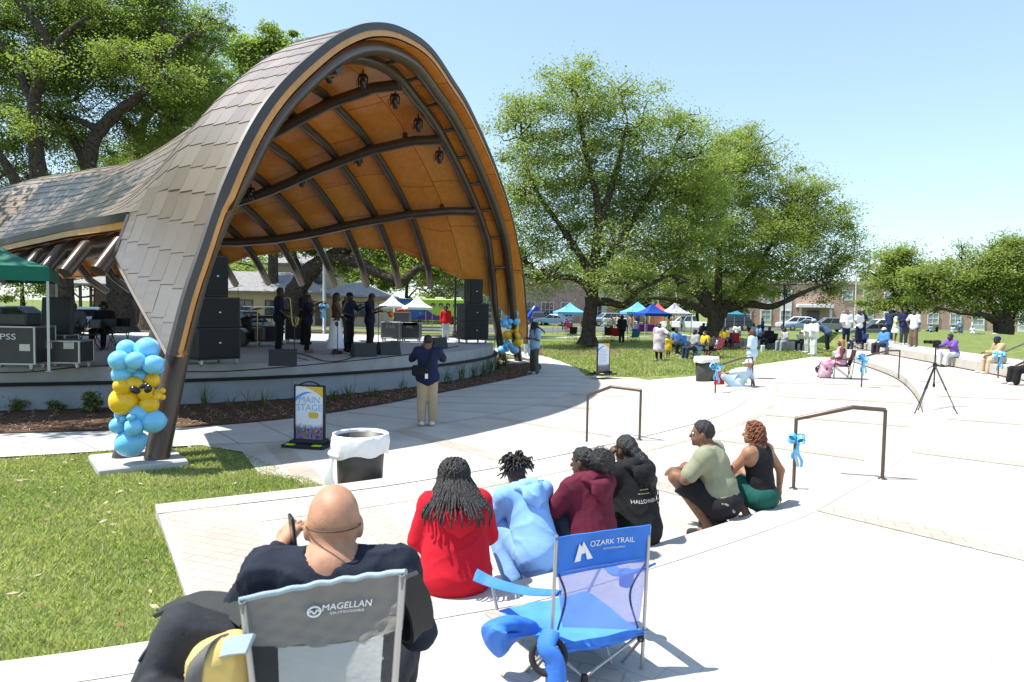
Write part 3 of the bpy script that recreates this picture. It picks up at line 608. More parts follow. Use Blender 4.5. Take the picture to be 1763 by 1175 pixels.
tree('live_oak_tree', 'leaning live oak with a long low limb seen through the back of the stage', b5,
     [([b5, atY(505, 520, 47), atY(520, 485, 47), atY(548, 455, 47), atY(590, 432, 47), atY(630, 410, 47)], .85, .35), pxlimb([(560, 448, 47), (610, 450, 46), (650, 470, 45.5), (692, 483, 45), (720, 462, 45), (760, 450, 45)], .45, .16), pxlimb([(520, 490, 47), (505, 440, 48), (500, 400, 48)], .4, .12)],
     pxblobs([(640, 425, 34), (700, 440, 34), (765, 455, 34), (805, 470, 30, 3), (600, 400, 40), (680, 400, 50, 3), (760, 410, 50, 3), (850, 450, 40, 6), (590, 455, 16), (740, 480, 16), (640, 488, 14, 6), (880, 490, 22, 4), (520, 400, 40)], 47), 60000, .20, M_LEAFD, 25, 'live oaks behind the bandshell')
# oaks on the grassy rise
gC = np.array([*atY(1738, 566, 58)[:2], .2])
tree('oak_tree', 'wide oak with a dark leaning trunk at the top of the grassy rise', gC,
     [pxlimb([(1728, 575, 58), (1735, 540, 58), (1755, 505, 58), (1770, 450, 58)], .75, .2), pxlimb([(1722, 572, 58), (1715, 535, 58), (1690, 500, 58), (1660, 470, 58)], .5, .1), pxlimb([(1718, 555, 58), (1690, 542, 57), (1650, 538, 56), (1610, 528, 56)], .34, .08), pxlimb([(1750, 500, 58), (1725, 455, 58), (1705, 425, 58)], .3, .06)],
     pxblobs([(1690, 470, 48), (1740, 462, 48), (1625, 478, 38), (1640, 512, 34), (1695, 510, 34), (1780, 480, 50), (1705, 428, 18), (1655, 425, 10), (1745, 430, 26), (1600, 500, 26), (1755, 525, 28), (1580, 475, 24)], 58), 60000, .20, M_LEAF, 31)
gD = np.array([*atY(1566, 566, 66)[:2], .1])
tree('oak_tree', 'airy pale green oak with bare dark branches in front of the brick school', gD,
     [([gD, atY(1562, 545, 66), atY(1555, 520, 66), atY(1560, 480, 66), atY(1570, 450, 66)], .5, .1), pxlimb([(1556, 525, 66), (1535, 500, 66), (1515, 480, 66), (1500, 470, 66)], .28, .06), pxlimb([(1560, 545, 66), (1530, 535, 66), (1500, 530, 66)], .22, .05), pxlimb([(1558, 500, 66), (1548, 470, 66), (1530, 452, 66)], .24, .05)],
     pxblobs([(1535, 450, 26), (1515, 490, 20), (1560, 470, 30), (1500, 525, 18), (1545, 520, 24), (1590, 480, 26), (1580, 525, 22), (1570, 435, 16)], 66), 22000, .21, M_LEAFY, 32)
# one background tree, copied along the horizon
def bgtree(label, px, Y, h, wd, m, seed, g='trees along the far edge of the park', n=11000):
    b = np.array([*atY(px, 560, Y)[:2], -.03]); rng = np.random.default_rng(seed); bl = []
    for k in range(13): bl.append((b + np.array([rng.normal() * wd * .28, rng.normal() * wd * .25, h * (.22 + .62 * rng.random())]), np.array([wd * .24, wd * .24, h * .17])))
    tree('distant_tree', label, b, [([b, b + (0, 0, h * .4), b + (wd * .05, 0, h * .75)], .3, .08)], bl, n, .42, m, seed, g, clump=.9, twigs=2)
for i, (lab, px, Y, h, wd, m) in enumerate([
    ('distant pale tree behind the pair of blue tents', 1112, 104, 9, 12, M_LEAFG), ('distant pale tree behind the grey white patterned tent', 1155, 108, 10, 13, M_LEAFY), ('distant pale tree behind the white pickup truck', 1200, 104, 9, 12, M_LEAFG),
    ('distant tree behind the teal tent', 1245, 104, 9.5, 11, M_LEAFG), ('distant tree rising over the flat school roof beside the tall pale pole', 1488, 150, 20, 15, M_LEAFG), ('distant tree behind the groups on the lawn rise', 1610, 120, 10, 16, M_LEAFG),
    ('distant scrubby tree under the spreading limb of the wide oak', 1660, 115, 8, 14, M_LEAFG), ('distant scrubby tree behind the dark leaning trunk', 1740, 115, 9, 18, M_LEAFG), ('distant tree peeping past the brick office behind the stage', 880, 125, 15, 14, M_LEAFD),
    ('grey green tree behind the white tents', 700, 92, 12, 18, M_LEAFG), ('grey green tree behind the painted bus', 770, 112, 15, 20, M_LEAFG), ('dark tree behind the beige house gable', 600, 90, 15, 18, M_LEAFD),
    ('dark dense tree seen past the drum kit', 480, 84, 14, 17, M_LEAFD), ('dark tree behind the flat school annex and sky blue tent', 1000, 135, 14, 20, M_LEAFD), ('dark dense tree closing the view behind the trumpet player', 655, 100, 15, 20, M_LEAFD), ('dark tree filling the gap between the oak trunks', 40, 95, 14, 20, M_LEAFD), ('pale tree behind the little brown shelter', 165, 100, 12, 16, M_LEAFD), ('tall tree behind the loudspeaker tower', 410, 95, 13, 15, M_LEAFD), ('shadowy tree past the end of the oak grove', -40, 90, 14, 18, M_LEAFD)]):
    bgtree(lab, px, Y, h, wd, m, 60 + i)

b6 = np.array([-23.5, 20.0, -.03]); bl = [((-19 + 3.6 * math.cos(k * 2.1) , 17 + 4.5 * math.sin(k * 1.7), 11.5 + 1.6 * math.sin(k * 3.3)), (2.6, 2.6, 1.7)) for k in range(9)]
tree('live_oak_tree', 'live oak at the side of the stage whose canopy dapples the low roof wing', b6, [([b6, b6 + (.3, 0, 4), b6 + (1.5, -1, 7.5), b6 + (4, -2.5, 10.5)], .7, .2), ([b6 + (.3, 0, 4), b6 + (-1, 2, 7), b6 + (2, 4, 10)], .4, .15)], bl, 26000, .24, M_LEAFD, 26, 'live oaks behind the bandshell')
# ================================================================ BUILDINGS
M_BRICK = brickmat('red_brick', (.52, .215, .145), (.46, .185, .125), (.44, .30, .24), 1.0, 0, bw=.5, bh=.16, ms=.012, stain=.15)
MATS['red_brick'].node_tree.nodes['Brick Texture'].location = (0, 0)
M_WHITE = mat('white_trim', (.75, .75, .73), .5, var=.05, scale=2); M_GLASS = mat('window_glass', (.05, .07, .08), .08, spec=.8)
M_GLASSL = mat('pale_window_glass', (.30, .36, .38), .12, spec=.8)
M_BEIGE = mat('beige_wall', (.50, .42, .26), .8, var=.08, scale=1.5, bump=.1, bscale=20); M_ROOFG = mat('grey_roof_shingle', (.24, .235, .23), .9, var=.18, scale=3, bump=.4, bscale=18)
M_BROWN = mat('brown_wood', (.09, .06, .045), .8, var=.2, scale=3, bump=.3, bscale=20)
def brick_side(m): pass
def wall_box(mb, x0, x1, y0, y1, z0, z1, mi=0): mb.box(((x0 + x1) / 2, (y0 + y1) / 2, (z0 + z1) / 2), (x1 - x0, y1 - y0, z1 - z0), None, 0, mi)
def window(root, x, y, z, wd, h, frame, glass, mull=(2, 2), side='y', nm='window'):
    f = MB(); t = .09
    def bx(c, s): f.box((c[0], 0, c[1]), (s[0], .10, s[1]))
    bx((0, h / 2 - t / 2), (wd, t)); bx((0, -h / 2 + t / 2), (wd, t)); bx((-wd / 2 + t / 2, 0), (t, h - 2 * t)); bx((wd / 2 - t / 2, 0), (t, h - 2 * t))
    for i in range(1, mull[0]): f.box((-wd / 2 + wd * i / mull[0], 0, 0), (.05, .07, h - 2 * t))
    for j in range(1, mull[1]): f.box((0, .0, -h / 2 + h * j / mull[1]), (wd - 2 * t, .064, .05))
    rz = 0 if side == 'y' else math.pi / 2
    o = f.build(nm, frame, root, (x, y, z), rz); p = MB(); p.box((0, .03, 0), (wd - .1, .02, h - .1)); p.build('pane', glass, o); return o
# long brick school (local frame: x along the front, front at y = 0 facing -y)
def place(px, Y, rz): c = atY(px, 560, Y); return np.array([c[0], c[1], -.03]), rz
o, rz = place(1300, 112, R(-17))
sch = empty('school_building', o, 'long two storey red brick school with white framed windows behind the parked cars', 'building', None, rz)
mb = MB(); wall_box(mb, -6, 40, 0, 14, 0, 6.8); mb.build('wall', M_BRICK, sch)
mb = MB(); wall_box(mb, -6.25, 40.25, -.25, 14.25, 6.8, 7.3); mb.build('cornice', mat('cornice_stone', (.42, .33, .29), .8, var=.1), sch)
for i in range(15):
    x = -4.4 + i * 3.0
    if 6.5 < x < 11: continue
    mb = MB(); mb.box((x, -.03, 2.9), (1.75, .10, 5.8)); 
    if i % 5 > 1: mb.build('window_bay', M_WHITE, sch)
    window(sch, x, -.12, 5.1, 1.5, 1.6, M_WHITE, M_GLASSL); window(sch, x, -.12, 1.7, 1.5, 1.7, M_WHITE, M_GLASSL)
mb = MB(); mb.box((8.7, -1.5, 3.3), (5.2, 3.2, .5), None, .04); mb.build('portico_roof', M_WHITE, sch)
for x in (6.5, 10.9):
    mb = MB(); mb.lathe([(.25, 0), (.22, .1), (.2, 3.05), (.26, 3.07)], (x, -2.7, 0), 12); mb.build('column', M_WHITE, sch)
mb = MB(); mb.box((8.7, -.08, 1.3), (1.8, .12, 2.6)); mb.build('door', M_GLASS, sch)
# brick office behind the stage
o, rz = place(905, 100, R(12))
off = empty('brick_office', o, 'salmon brick office block with white gridded windows behind the inflatable slide', 'building', None, rz)
mb = MB(); wall_box(mb, -6, 9.4, 0, 10, 0, 6.2); mb.build('wall', M_BRICK, off)
mb = MB(); wall_box(mb, -6.2, 9.6, -.2, 10.2, 6.2, 6.6); mb.build('cornice', mat('cornice_stone', (.42, .33, .29), .8), off)
mb = MB(); wall_box(mb, 9.4, 12.6, .6, 9, 0, 4.6); mb.build('entry_block', M_WHITE, off)
window(off, 11.2, .5, 1.9, 1.4, 2.6, M_WHITE, M_GLASS, (2, 2))
for x in (-4.6, .4, 3.2, 6.2): window(off, x, -.1, 2.0, 1.9, 2.2, M_WHITE, M_GLASS, (3, 2))
window(off, -4.6, -.1, 5.0, 1.9, 1.4, M_WHITE, M_GLASS, (3, 2)); 
o, rz = place(852, 92, R(8))
gl_ = empty('glazed_hall', o, 'low hall with a wall of white gridded glass behind the black loudspeaker tower', 'building', None, rz)
mb = MB(); wall_box(mb, -5, 1.6, 0, 8, 0, 4.8); mb.build('wall', mat('grey_render', (.36, .34, .32), .8, var=.08), gl_)
mb = MB(); wall_box(mb, -5.3, 1.9, -.3, 8.3, 4.8, 5.2); mb.build('roof', M_ROOFG, gl_)
window(gl_, -1.2, -.1, 2.1, 4.2, 3.0, M_WHITE, M_GLASS, (6, 4))
o, rz = place(1052, 118, R(4))
br2 = empty('brick_annex', o, 'red brick annex with square windows seen between the thick trunk and the blue tents', 'building', None, rz)
mb = MB(); wall_box(mb, -3, 6.5, 0, 9, 0, 5.6); mb.build('wall', M_BRICK, br2); mb = MB(); wall_box(mb, -3.2, 6.7, -.2, 9.2, 5.6, 5.95); mb.build('cornice', mat('cornice_stone', (.42, .33, .29), .8), br2)
for x in (-1.7, .6, 2.9, 5.2): window(br2, x, -.1, 3.6, 1.3, 1.4, M_WHITE, M_GLASS)
# hip roofed house
def hip(mb, x0, x1, y0, y1, z0, z1, ov=.6, th=.18, mi=0):
    x0 -= ov; x1 += ov; y0 -= ov; y1 += ov; d = min((y1 - y0) / 2, (x1 - x0) / 2 - .05); ym = (y0 + y1) / 2
    V = [(x0, y0, z0), (x1, y0, z0), (x1, y1, z0), (x0, y1, z0), (x0, y0, z0 + th), (x1, y0, z0 + th), (x1, y1, z0 + th), (x0, y1, z0 + th), (x0 + d, ym, z1), (x1 - d, ym, z1)]
    mb.add(V, [(3, 2, 1, 0), (0, 1, 5, 4), (1, 2, 6, 5), (2, 3, 7, 6), (3, 0, 4, 7), (4, 5, 9, 8), (5, 6, 9), (6, 7, 8, 9), (7, 4, 8)], mi)
o, rz = place(395, 68, R(3))
hs = empty('beige_house', o, 'beige brick house with broad grey hip roofs seen through the back of the stage', 'house', None, rz)
mb = MB(); wall_box(mb, -6, 9.2, 0, 9, 0, 3.2); wall_box(mb, 9.2, 15.2, .8, 8, 0, 2.9); mb.build('wall', M_BEIGE, hs)
mb = MB(); wall_box(mb, 2.5, 9.5, 5, 11, 3.2, 6.3); mb.build('upper_wall', M_BEIGE, hs)
mb = MB(); hip(mb, -6, 9.2, 0, 9, 3.2, 5.5); mb.build('roof', M_ROOFG, hs)
mb = MB(); hip(mb, 8.6, 15.2, .8, 8, 2.95, 4.7); mb.build('roof', M_ROOFG, hs)
mb = MB(); hip(mb, 2.5, 9.5, 5, 11, 6.3, 8.0); mb.build('roof', M_ROOFG, hs)
for x, wd in ((-2, 1.6), (1.5, 1.6), (4.6, 2.2), (7.6, 1.4), (12.8, 1.7)): window(hs, x, -.06 if x < 9 else .74, 1.75, wd, 1.5, M_BROWN, M_GLASS, (2, 1))
window(hs, 4.4, 4.94, 4.9, .9, 1.1, M_BROWN, M_GLASS, (2, 1)); window(hs, 7.6, 4.94, 4.9, .9, 1.1, M_BROWN, M_GLASS, (2, 1))
mb = MB(); mb.box((9.0, -.05, 1.15), (1.1, .08, 2.3)); mb.build('door', M_BROWN, hs)
# small brown shelter
o, rz = place(130, 62, R(4))
sh = empty('park_shelter', o, 'small brown park shelter with a grey roof behind the white parked car', 'shelter', None, rz)
mb = MB(); wall_box(mb, 1.7, 5.4, 0, 3.4, 0, 3.5); mb.build('wall', M_BROWN, sh); mb = MB(); hip(mb, -.6, 5.4, 0, 3.6, 3.5, 4.4, .4); mb.build('roof', M_ROOFG, sh)
for x, y in ((-.4, .1), (.4, .1), (-.4, 3.4)): mb = MB(); mb.box((x, y, 1.75), (.2, .2, 3.5)); mb.build('post', M_BROWN, sh)
# ================================================================ PEOPLE: bodies grown from signed distance fields
def surface_nets(D, org, h):
    nx, ny, nz = D.shape; S_ = D < 0
    c = np.zeros((nx - 1, ny - 1, nz - 1), np.int8)
    for i in (0, 1):
        for j in (0, 1):
            for k in (0, 1): c += S_[i:nx - 1 + i, j:ny - 1 + j, k:nz - 1 + k]
    act = (c > 0) & (c < 8); idx = np.full(act.shape, -1, np.int64); I = np.argwhere(act); idx[act] = np.arange(len(I))
    if not len(I): return np.zeros((0, 3)), np.zeros((0, 4), int)
    acc = np.zeros((len(I), 3)); cnt = np.zeros(len(I)); cor = [(a, b, d) for a in (0, 1) for b in (0, 1) for d in (0, 1)]
    vals = {q: D[I[:, 0] + q[0], I[:, 1] + q[1], I[:, 2] + q[2]] for q in cor}
    for q in cor:
        for ax in range(3):
            if q[ax]: continue
            r = list(q); r[ax] = 1; r = tuple(r); a, b = vals[q], vals[r]; m = (a < 0) != (b < 0)
            t = np.where(m, a / np.where(m, a - b, 1), 0); p = np.tile(np.array(q, float), (len(I), 1)); p[:, ax] = t; acc += p * m[:, None]; cnt += m
    V = org + h * (I + acc / cnt[:, None]); F = []
    for ax in range(3):
        sl0 = [slice(None)] * 3; sl1 = [slice(None)] * 3; sl0[ax] = slice(0, -1); sl1[ax] = slice(1, None)
        a, b = S_[tuple(sl0)], S_[tuple(sl1)]; E = np.argwhere(a != b); u, v = (ax + 1) % 3, (ax + 2) % 3
        ok = (E[:, u] > 0) & (E[:, v] > 0) & (E[:, u] < D.shape[u] - 1) & (E[:, v] < D.shape[v] - 1); E = E[ok]
        q = []
        for du, dv in ((1, 1), (0, 1), (0, 0), (1, 0)): g = E.copy(); g[:, u] -= du; g[:, v] -= dv; q.append(idx[g[:, 0], g[:, 1], g[:, 2]])
        q = np.stack(q, 1); fl = b[E[:, 0], E[:, 1], E[:, 2]]; q[fl] = q[fl][:, ::-1]; F.append(q)
    F = np.vstack(F); return V, F[(F >= 0).all(1)]
def relax(V, F, it=2, lam=.5):
    for _ in range(it):
        s = np.zeros_like(V); n = np.zeros(len(V))
        for a in range(4):
            for b in ((a + 1) % 4, (a + 3) % 4): np.add.at(s, F[:, a], V[F[:, b]]); np.add.at(n, F[:, a], 1)
        V = V * (1 - lam) + lam * s / np.maximum(n, 1)[:, None]
    return V
def sd_cone(P, a, b, ra, rb):
    a = np.asarray(a, float); b = np.asarray(b, float); ab = b - a; t = np.clip((P - a) @ ab / max(ab @ ab, 1e-9), 0, 1)
    return np.linalg.norm(P - a - t[:, None] * ab, axis=1) - (ra + (rb - ra) * t)
def sd_ell(P, c, r, M=None):
    q = P - np.asarray(c, float)
    if M is not None: q = q @ M
    r = np.asarray(r, float); k0 = np.linalg.norm(q / r, axis=1); k1 = np.linalg.norm(q / (r * r), axis=1); return k0 * (k0 - 1) / np.maximum(k1, 1e-9)
def smin(a, b, k): h = np.clip(.5 + .5 * (b - a) / k, 0, 1); return b * (1 - h) + a * h - k * h * (1 - h)
def sdf(P, prims, infl=0.0, k=.03):
    d = None
    for p in prims:
        e = sd_cone(P, *p[1:5]) if p[0] == 'c' else sd_ell(P, *p[1:4])
        kk = p[5] if p[0] == 'c' and len(p) > 5 else (p[4] if p[0] == 'e' and len(p) > 4 else k); e = e - infl; d = e if d is None else smin(d, e, kk)
    return d
def bounds(prims, pad):
    lo = np.full(3, 1e9); hi = -lo
    for p in prims:
        if p[0] == 'c':
            for q, r in ((p[1], p[3]), (p[2], p[4])): lo = np.minimum(lo, np.asarray(q) - r); hi = np.maximum(hi, np.asarray(q) + r)
        else: m = max(p[2]); lo = np.minimum(lo, np.asarray(p[1]) - m); hi = np.maximum(hi, np.asarray(p[1]) + m)
    return lo - pad, hi + pad
def net(fn, lo, hi, h, it=1):
    n = np.maximum(4, np.ceil((hi - lo) / h).astype(int) + 1); ax = [lo[i] + h * np.arange(n[i]) for i in range(3)]
    G = np.stack(np.meshgrid(*ax, indexing='ij'), -1).reshape(-1, 3); D = fn(G).reshape(n)
    V, F = surface_nets(D, lo, h); return (relax(V, F, it) if len(V) else V), F
def folds(P, amp, freq=30.0, ph=0.0, dirv=(0.3, .4, 1)):
    d = np.asarray(dirv, float); u = P @ d; w_ = np.sin(P[:, 0] * 11 + ph) * .10 + np.sin(P[:, 1] * 13 + 1.7 * ph) * .09 + np.sin(P[:, 2] * 9 + ph) * .05; v = P @ np.array([.8, -.5, .5])
    a = 1 - np.abs(np.sin((u + w_) * freq * .5)); b = 1 - np.abs(np.sin((u * .55 - w_ * 1.5 + v * .6) * freq * .7 + 1.3 + ph)); env = .5 + .5 * np.sin(P[:, 0] * 9 + P[:, 2] * 8 + ph) * np.sin(P[:, 1] * 7 - P[:, 2] * 5 + ph)
    return -amp * 1.5 * (a ** 3 * env + .8 * b ** 3 * (1 - env) - .35)

def rotv(v, ax, a, o):
    v = np.asarray(v, float) - o; c, s = math.cos(a), math.sin(a); ax = np.asarray(ax, float); ax /= np.linalg.norm(ax)
    return v * c + np.cross(ax, v) * s + ax * (ax @ v) * (1 - c) + o
ARMS = {   # elbow and wrist offsets from the shoulder, for the right side (+x)
    'down': ((.05, -.03, -.29), (.06, .05, -.54)), 'phone': ((.06, .02, -.28), (-.08, .24, -.22)), 'lap': ((.07, .06, -.27), (-.05, .27, -.33)), 'face': ((.06, .10, -.26), (-.02, .26, .02)),
    'camera': ((.12, .16, -.18), (-.10, .24, .10)), 'cross': ((.06, .08, -.26), (-.24, .20, -.20)), 'hip': ((.20, -.06, -.22), (.04, .06, -.40)), 'back': ((.14, -.16, -.24), (.26, -.20, -.47)),
    'horn': ((.08, .14, -.22), (-.10, .38, -.08)), 'sax_up': ((.07, .10, -.27), (-.06, .30, -.30)), 'sax_low': ((.07, .00, -.30), (.00, .18, -.46)), 'mic': ((.07, .10, -.25), (-.06, .24, .03)), 'knee': ((.10, .18, -.22), (.0, .40, -.33)), 'out': ((.22, .02, -.18), (.40, .14, -.30)), 'fret': ((.20, .06, -.20), (.34, .28, -.06)), 'strum': ((.08, .02, -.29), (-.06, .20, -.36)), 'hold': ((.05, .02, -.29), (.0, .22, -.30)), 'lean': ((.10, -.10, -.27), (.18, -.16, -.52)), 'knees': ((.10, .22, -.20), (-.10, .42, -.22))}
class Fig: pass
def skeleton(H=1.70, pose='stand', lean=0.0, armR='down', armL='down', girth=1.0, hy=0.0, hp=0.0, drop=.40, spread=1.0, female=False, knee=None, tor=0.0, feet=None, shrug=0.0, neck=0.0):
    f = Fig(); s = H / 1.70; f.s = s; g = girth; f.g = g; f.pose = pose; J = {}; hw = .165 if female else .186
    if pose == 'stand':
        pz = .93; J['pel'] = (0, 0, pz); up = np.array([0, 0, pz])
        for sg, nm in ((1, 'R'), (-1, 'L')):
            st = (feet or {}).get(nm, (0, 0)); J['hip' + nm] = (sg * .088, 0, .90); J['kne' + nm] = (sg * .098 * spread, .025 + st[1] * .6, .49); J['ank' + nm] = (sg * .10 * spread + st[0], -.02 + st[1], .085); J['toe' + nm] = (sg * .125 * spread + st[0], .15 + st[1], .035)
    else:
        pz = .105; J['pel'] = (0, 0, pz); up = np.array([0, 0, pz])
        kz = min(.30, .50 - drop) if pose == 'ledge' else .06; ky = math.sqrt(max(.02, .43 ** 2 - (kz - .1) ** 2)); ay = {'ledge': ky - .05 - .30 * max(0, kz) / .3, 'chair': ky + .02, 'floor': .80}.get(pose, ky)
        for sg, nm in ((1, 'R'), (-1, 'L')):
            k2 = (knee or {}).get(nm, (0, 0, 0)); J['hip' + nm] = (sg * .09, .03, .095); J['kne' + nm] = (sg * .15 * spread + k2[0], ky + k2[1], kz + .02 + k2[2]); J['ank' + nm] = (sg * .14 * spread + k2[0], ay + .02 + k2[1], -drop + .085); J['toe' + nm] = (sg * .17 * spread + k2[0], ay + .19 + k2[1], -drop + .035)
    U = {'bel': (0, .015, .15), 'che': (0, .0, .34), 'nek': (0, -.015, .515 + shrug), 'hb': (0, .02, .575 - neck), 'shoR': (hw, -.005, .455 + shrug), 'shoL': (-hw, -.005, .455 + shrug)}
    for k, v in U.items(): J[k] = rotv(rotv(np.array(v) + up, (1, 0, 0), -lean * (.6 if k == 'bel' else 1), up), (0, 0, 1), tor, up)
    for sg, nm, a in ((1, 'R', armR), (-1, 'L', armL)):
        if isinstance(a, str): e, w_ = ARMS[a]; e = J['sho' + nm] + np.array(e) * (sg, 1, 1); w_ = J['sho' + nm] + np.array(w_) * (sg, 1, 1)
        else: e, w_ = np.array(a[0], float), np.array(a[1], float)
        J['elb' + nm] = e; J['wri' + nm] = w_
    J = {k: np.asarray(v, float) * s for k, v in J.items()}
    M = rotz(hy) @ rotx(hp); f.HM = M; f.hc = J['hb'] + M @ np.array([0, .012, .062]) * s; f.J = J
    f.hs = s * (0.985 if female else 1.0)
    return f
def prims_of(f):
    J, s, g = f.J, f.s, f.g; T = []; A = []; L = []; up = J['nek'] - J['pel']; up /= np.linalg.norm(up)
    xa = J['shoR'] - J['shoL']; xa /= np.linalg.norm(xa); ya = np.cross(up, xa); B = np.stack([xa, ya, up], 1)
    T.append(('e', J['pel'], np.array([.165 * g, .125 * g, .13]) * s, B)); T.append(('e', J['bel'] + ya * .02 * (g - 1) * s, np.array([.148 * g, .112 * g * (1 + .25 * max(0, g - 1)), .155]) * s, B)); T.append(('e', J['che'], np.array([.168 * (.5 + .5 * g), .115 * (.4 + .6 * g), .175]) * s, B))
    T.append(('c', J['shoL'], J['shoR'], .062 * s, .062 * s, .06)); T.append(('c', J['nek'] - up * .03 * s, J['hb'] + up * .02 * s, .066 * s * (.6 + .4 * g), .055 * s * (.6 + .4 * g), .03))
    for nm in 'RL':
        q = (.5 + .5 * g)
        A.append(('c', J['sho' + nm], J['elb' + nm], .052 * s * q, .041 * s * q, .04)); A.append(('c', J['elb' + nm], J['wri' + nm], .041 * s * q, .027 * s, .02))
        L.append(('c', J['hip' + nm], J['kne' + nm], .088 * s * q, .056 * s * q, .05)); L.append(('c', J['kne' + nm], J['ank' + nm], .056 * s * q, .037 * s, .03))
    return T, A, L
def head_prims(f):
    M, c, s = f.HM, f.hc, f.hs; o = lambda x, y, z: c + M @ (np.array([x, y, z]) * s)
    H = [('e', o(0, -.012, .028), np.array([.074, .094, .090]) * s, M), ('e', o(0, .022, -.040), np.array([.058, .066, .074]) * s, M), ('c', o(0, .082, .012), o(0, .104, -.026), .010 * s, .015 * s, .014), ('c', o(-.020, .084, -.056), o(.020, .084, -.056), .010 * s, .010 * s, .012), ('c', o(0, .070, -.095), o(0, .072, -.090), .020 * s, .02 * s, .02),
         ('c', o(-.028, .078, .022), o(.028, .078, .022), .012 * s, .012 * s, .015)]
    for sg in (-1, 1): H.append(('e', o(sg * .078, -.004, -.012), np.array([.010, .021, .032]) * s, M))
    return H, o
def hand_axes(f, nm):
    J = f.J; d = J['wri' + nm] - J['elb' + nm]; d /= np.linalg.norm(d); sg = 1 if nm == 'R' else -1
    ref = np.array([0, 0, 1.0]) if abs(d[2]) < .8 else np.array([0, 1.0, 0]); pn = np.cross(np.cross(d, ref), d); pn /= np.linalg.norm(pn)   # back of the hand
    sd = np.cross(d, pn) * sg                                                                                                         # towards the thumb
    if abs(d[2]) >= .8: pn, sd = sd * sg * 1.0, pn
    return d, pn, sd
def fingers(f, nm, curl=.5):
    d, pn, sd = hand_axes(f, nm); s = f.s; w_ = f.J['wri' + nm]; out = []
    pal = [('c', w_, w_ + d * .075 * s + sd * .018 * s, .024 * s, .020 * s, .02), ('c', w_, w_ + d * .075 * s - sd * .020 * s, .022 * s, .017 * s, .02)]
    for k, (off, L) in enumerate(((.032, .070), (.011, .080), (-.010, .074), (-.030, .058))):
        a = w_ + (d * .085 + sd * off) * s; c1, c2 = curl * .8, curl * 1.9
        b = a + (d * math.cos(c1) - pn * math.sin(c1)) * L * .55 * s; e = b + (d * math.cos(c2) - pn * math.sin(c2)) * L * .5 * s; out.append((a - d * .012 * s, b, e, .0088 * s, .0068 * s))
    a = w_ + (d * .025 + sd * .026) * s; b = a + (d * .6 + sd * .55 - pn * .25) * .042 * s; e = b + (d * .85 + sd * .15 - pn * .35) * .034 * s; out.append((a, b, e, .0105 * s, .008 * s))
    return pal, out
def mesh_join(parts):
    V = []; F = []; MI = []; n = 0
    for v, f_, m in parts:
        V.append(v); F += [tuple(int(i) + n for i in q) for q in f_]; MI += [m] * len(f_); n += len(v)
    return np.vstack(V), F, MI
def ribbed(col):
    k = 'ribbed_%02x%02x%02x' % tuple(int(255 * min(1, c) ** .45) for c in col)
    if k in MATS: return MATS[k]
    m = mat(k, tuple(c * .96 for c in col), .9, spec=.2); n, l = nodes(m); tc = n.new('ShaderNodeTexCoord'); wv = n.new('ShaderNodeTexWave'); wv.inputs['Scale'].default_value = 42; wv.bands_direction = 'X'; wv.inputs['Distortion'].default_value = 1; l.new(tc.outputs['Object'], wv.inputs['Vector']); bp = n.new('ShaderNodeBump'); bp.inputs['Strength'].default_value = .8; bp.inputs['Distance'].default_value = .006; l.new(wv.outputs['Fac'], bp.inputs['Height']); l.new(bp.outputs[0], n['Principled BSDF'].inputs['Normal']); return m
DARKEYE = mat('dark_eye', (.015, .012, .01), .25); EYEW = mat('eye_white', (.7, .68, .64), .3)
LIP = None
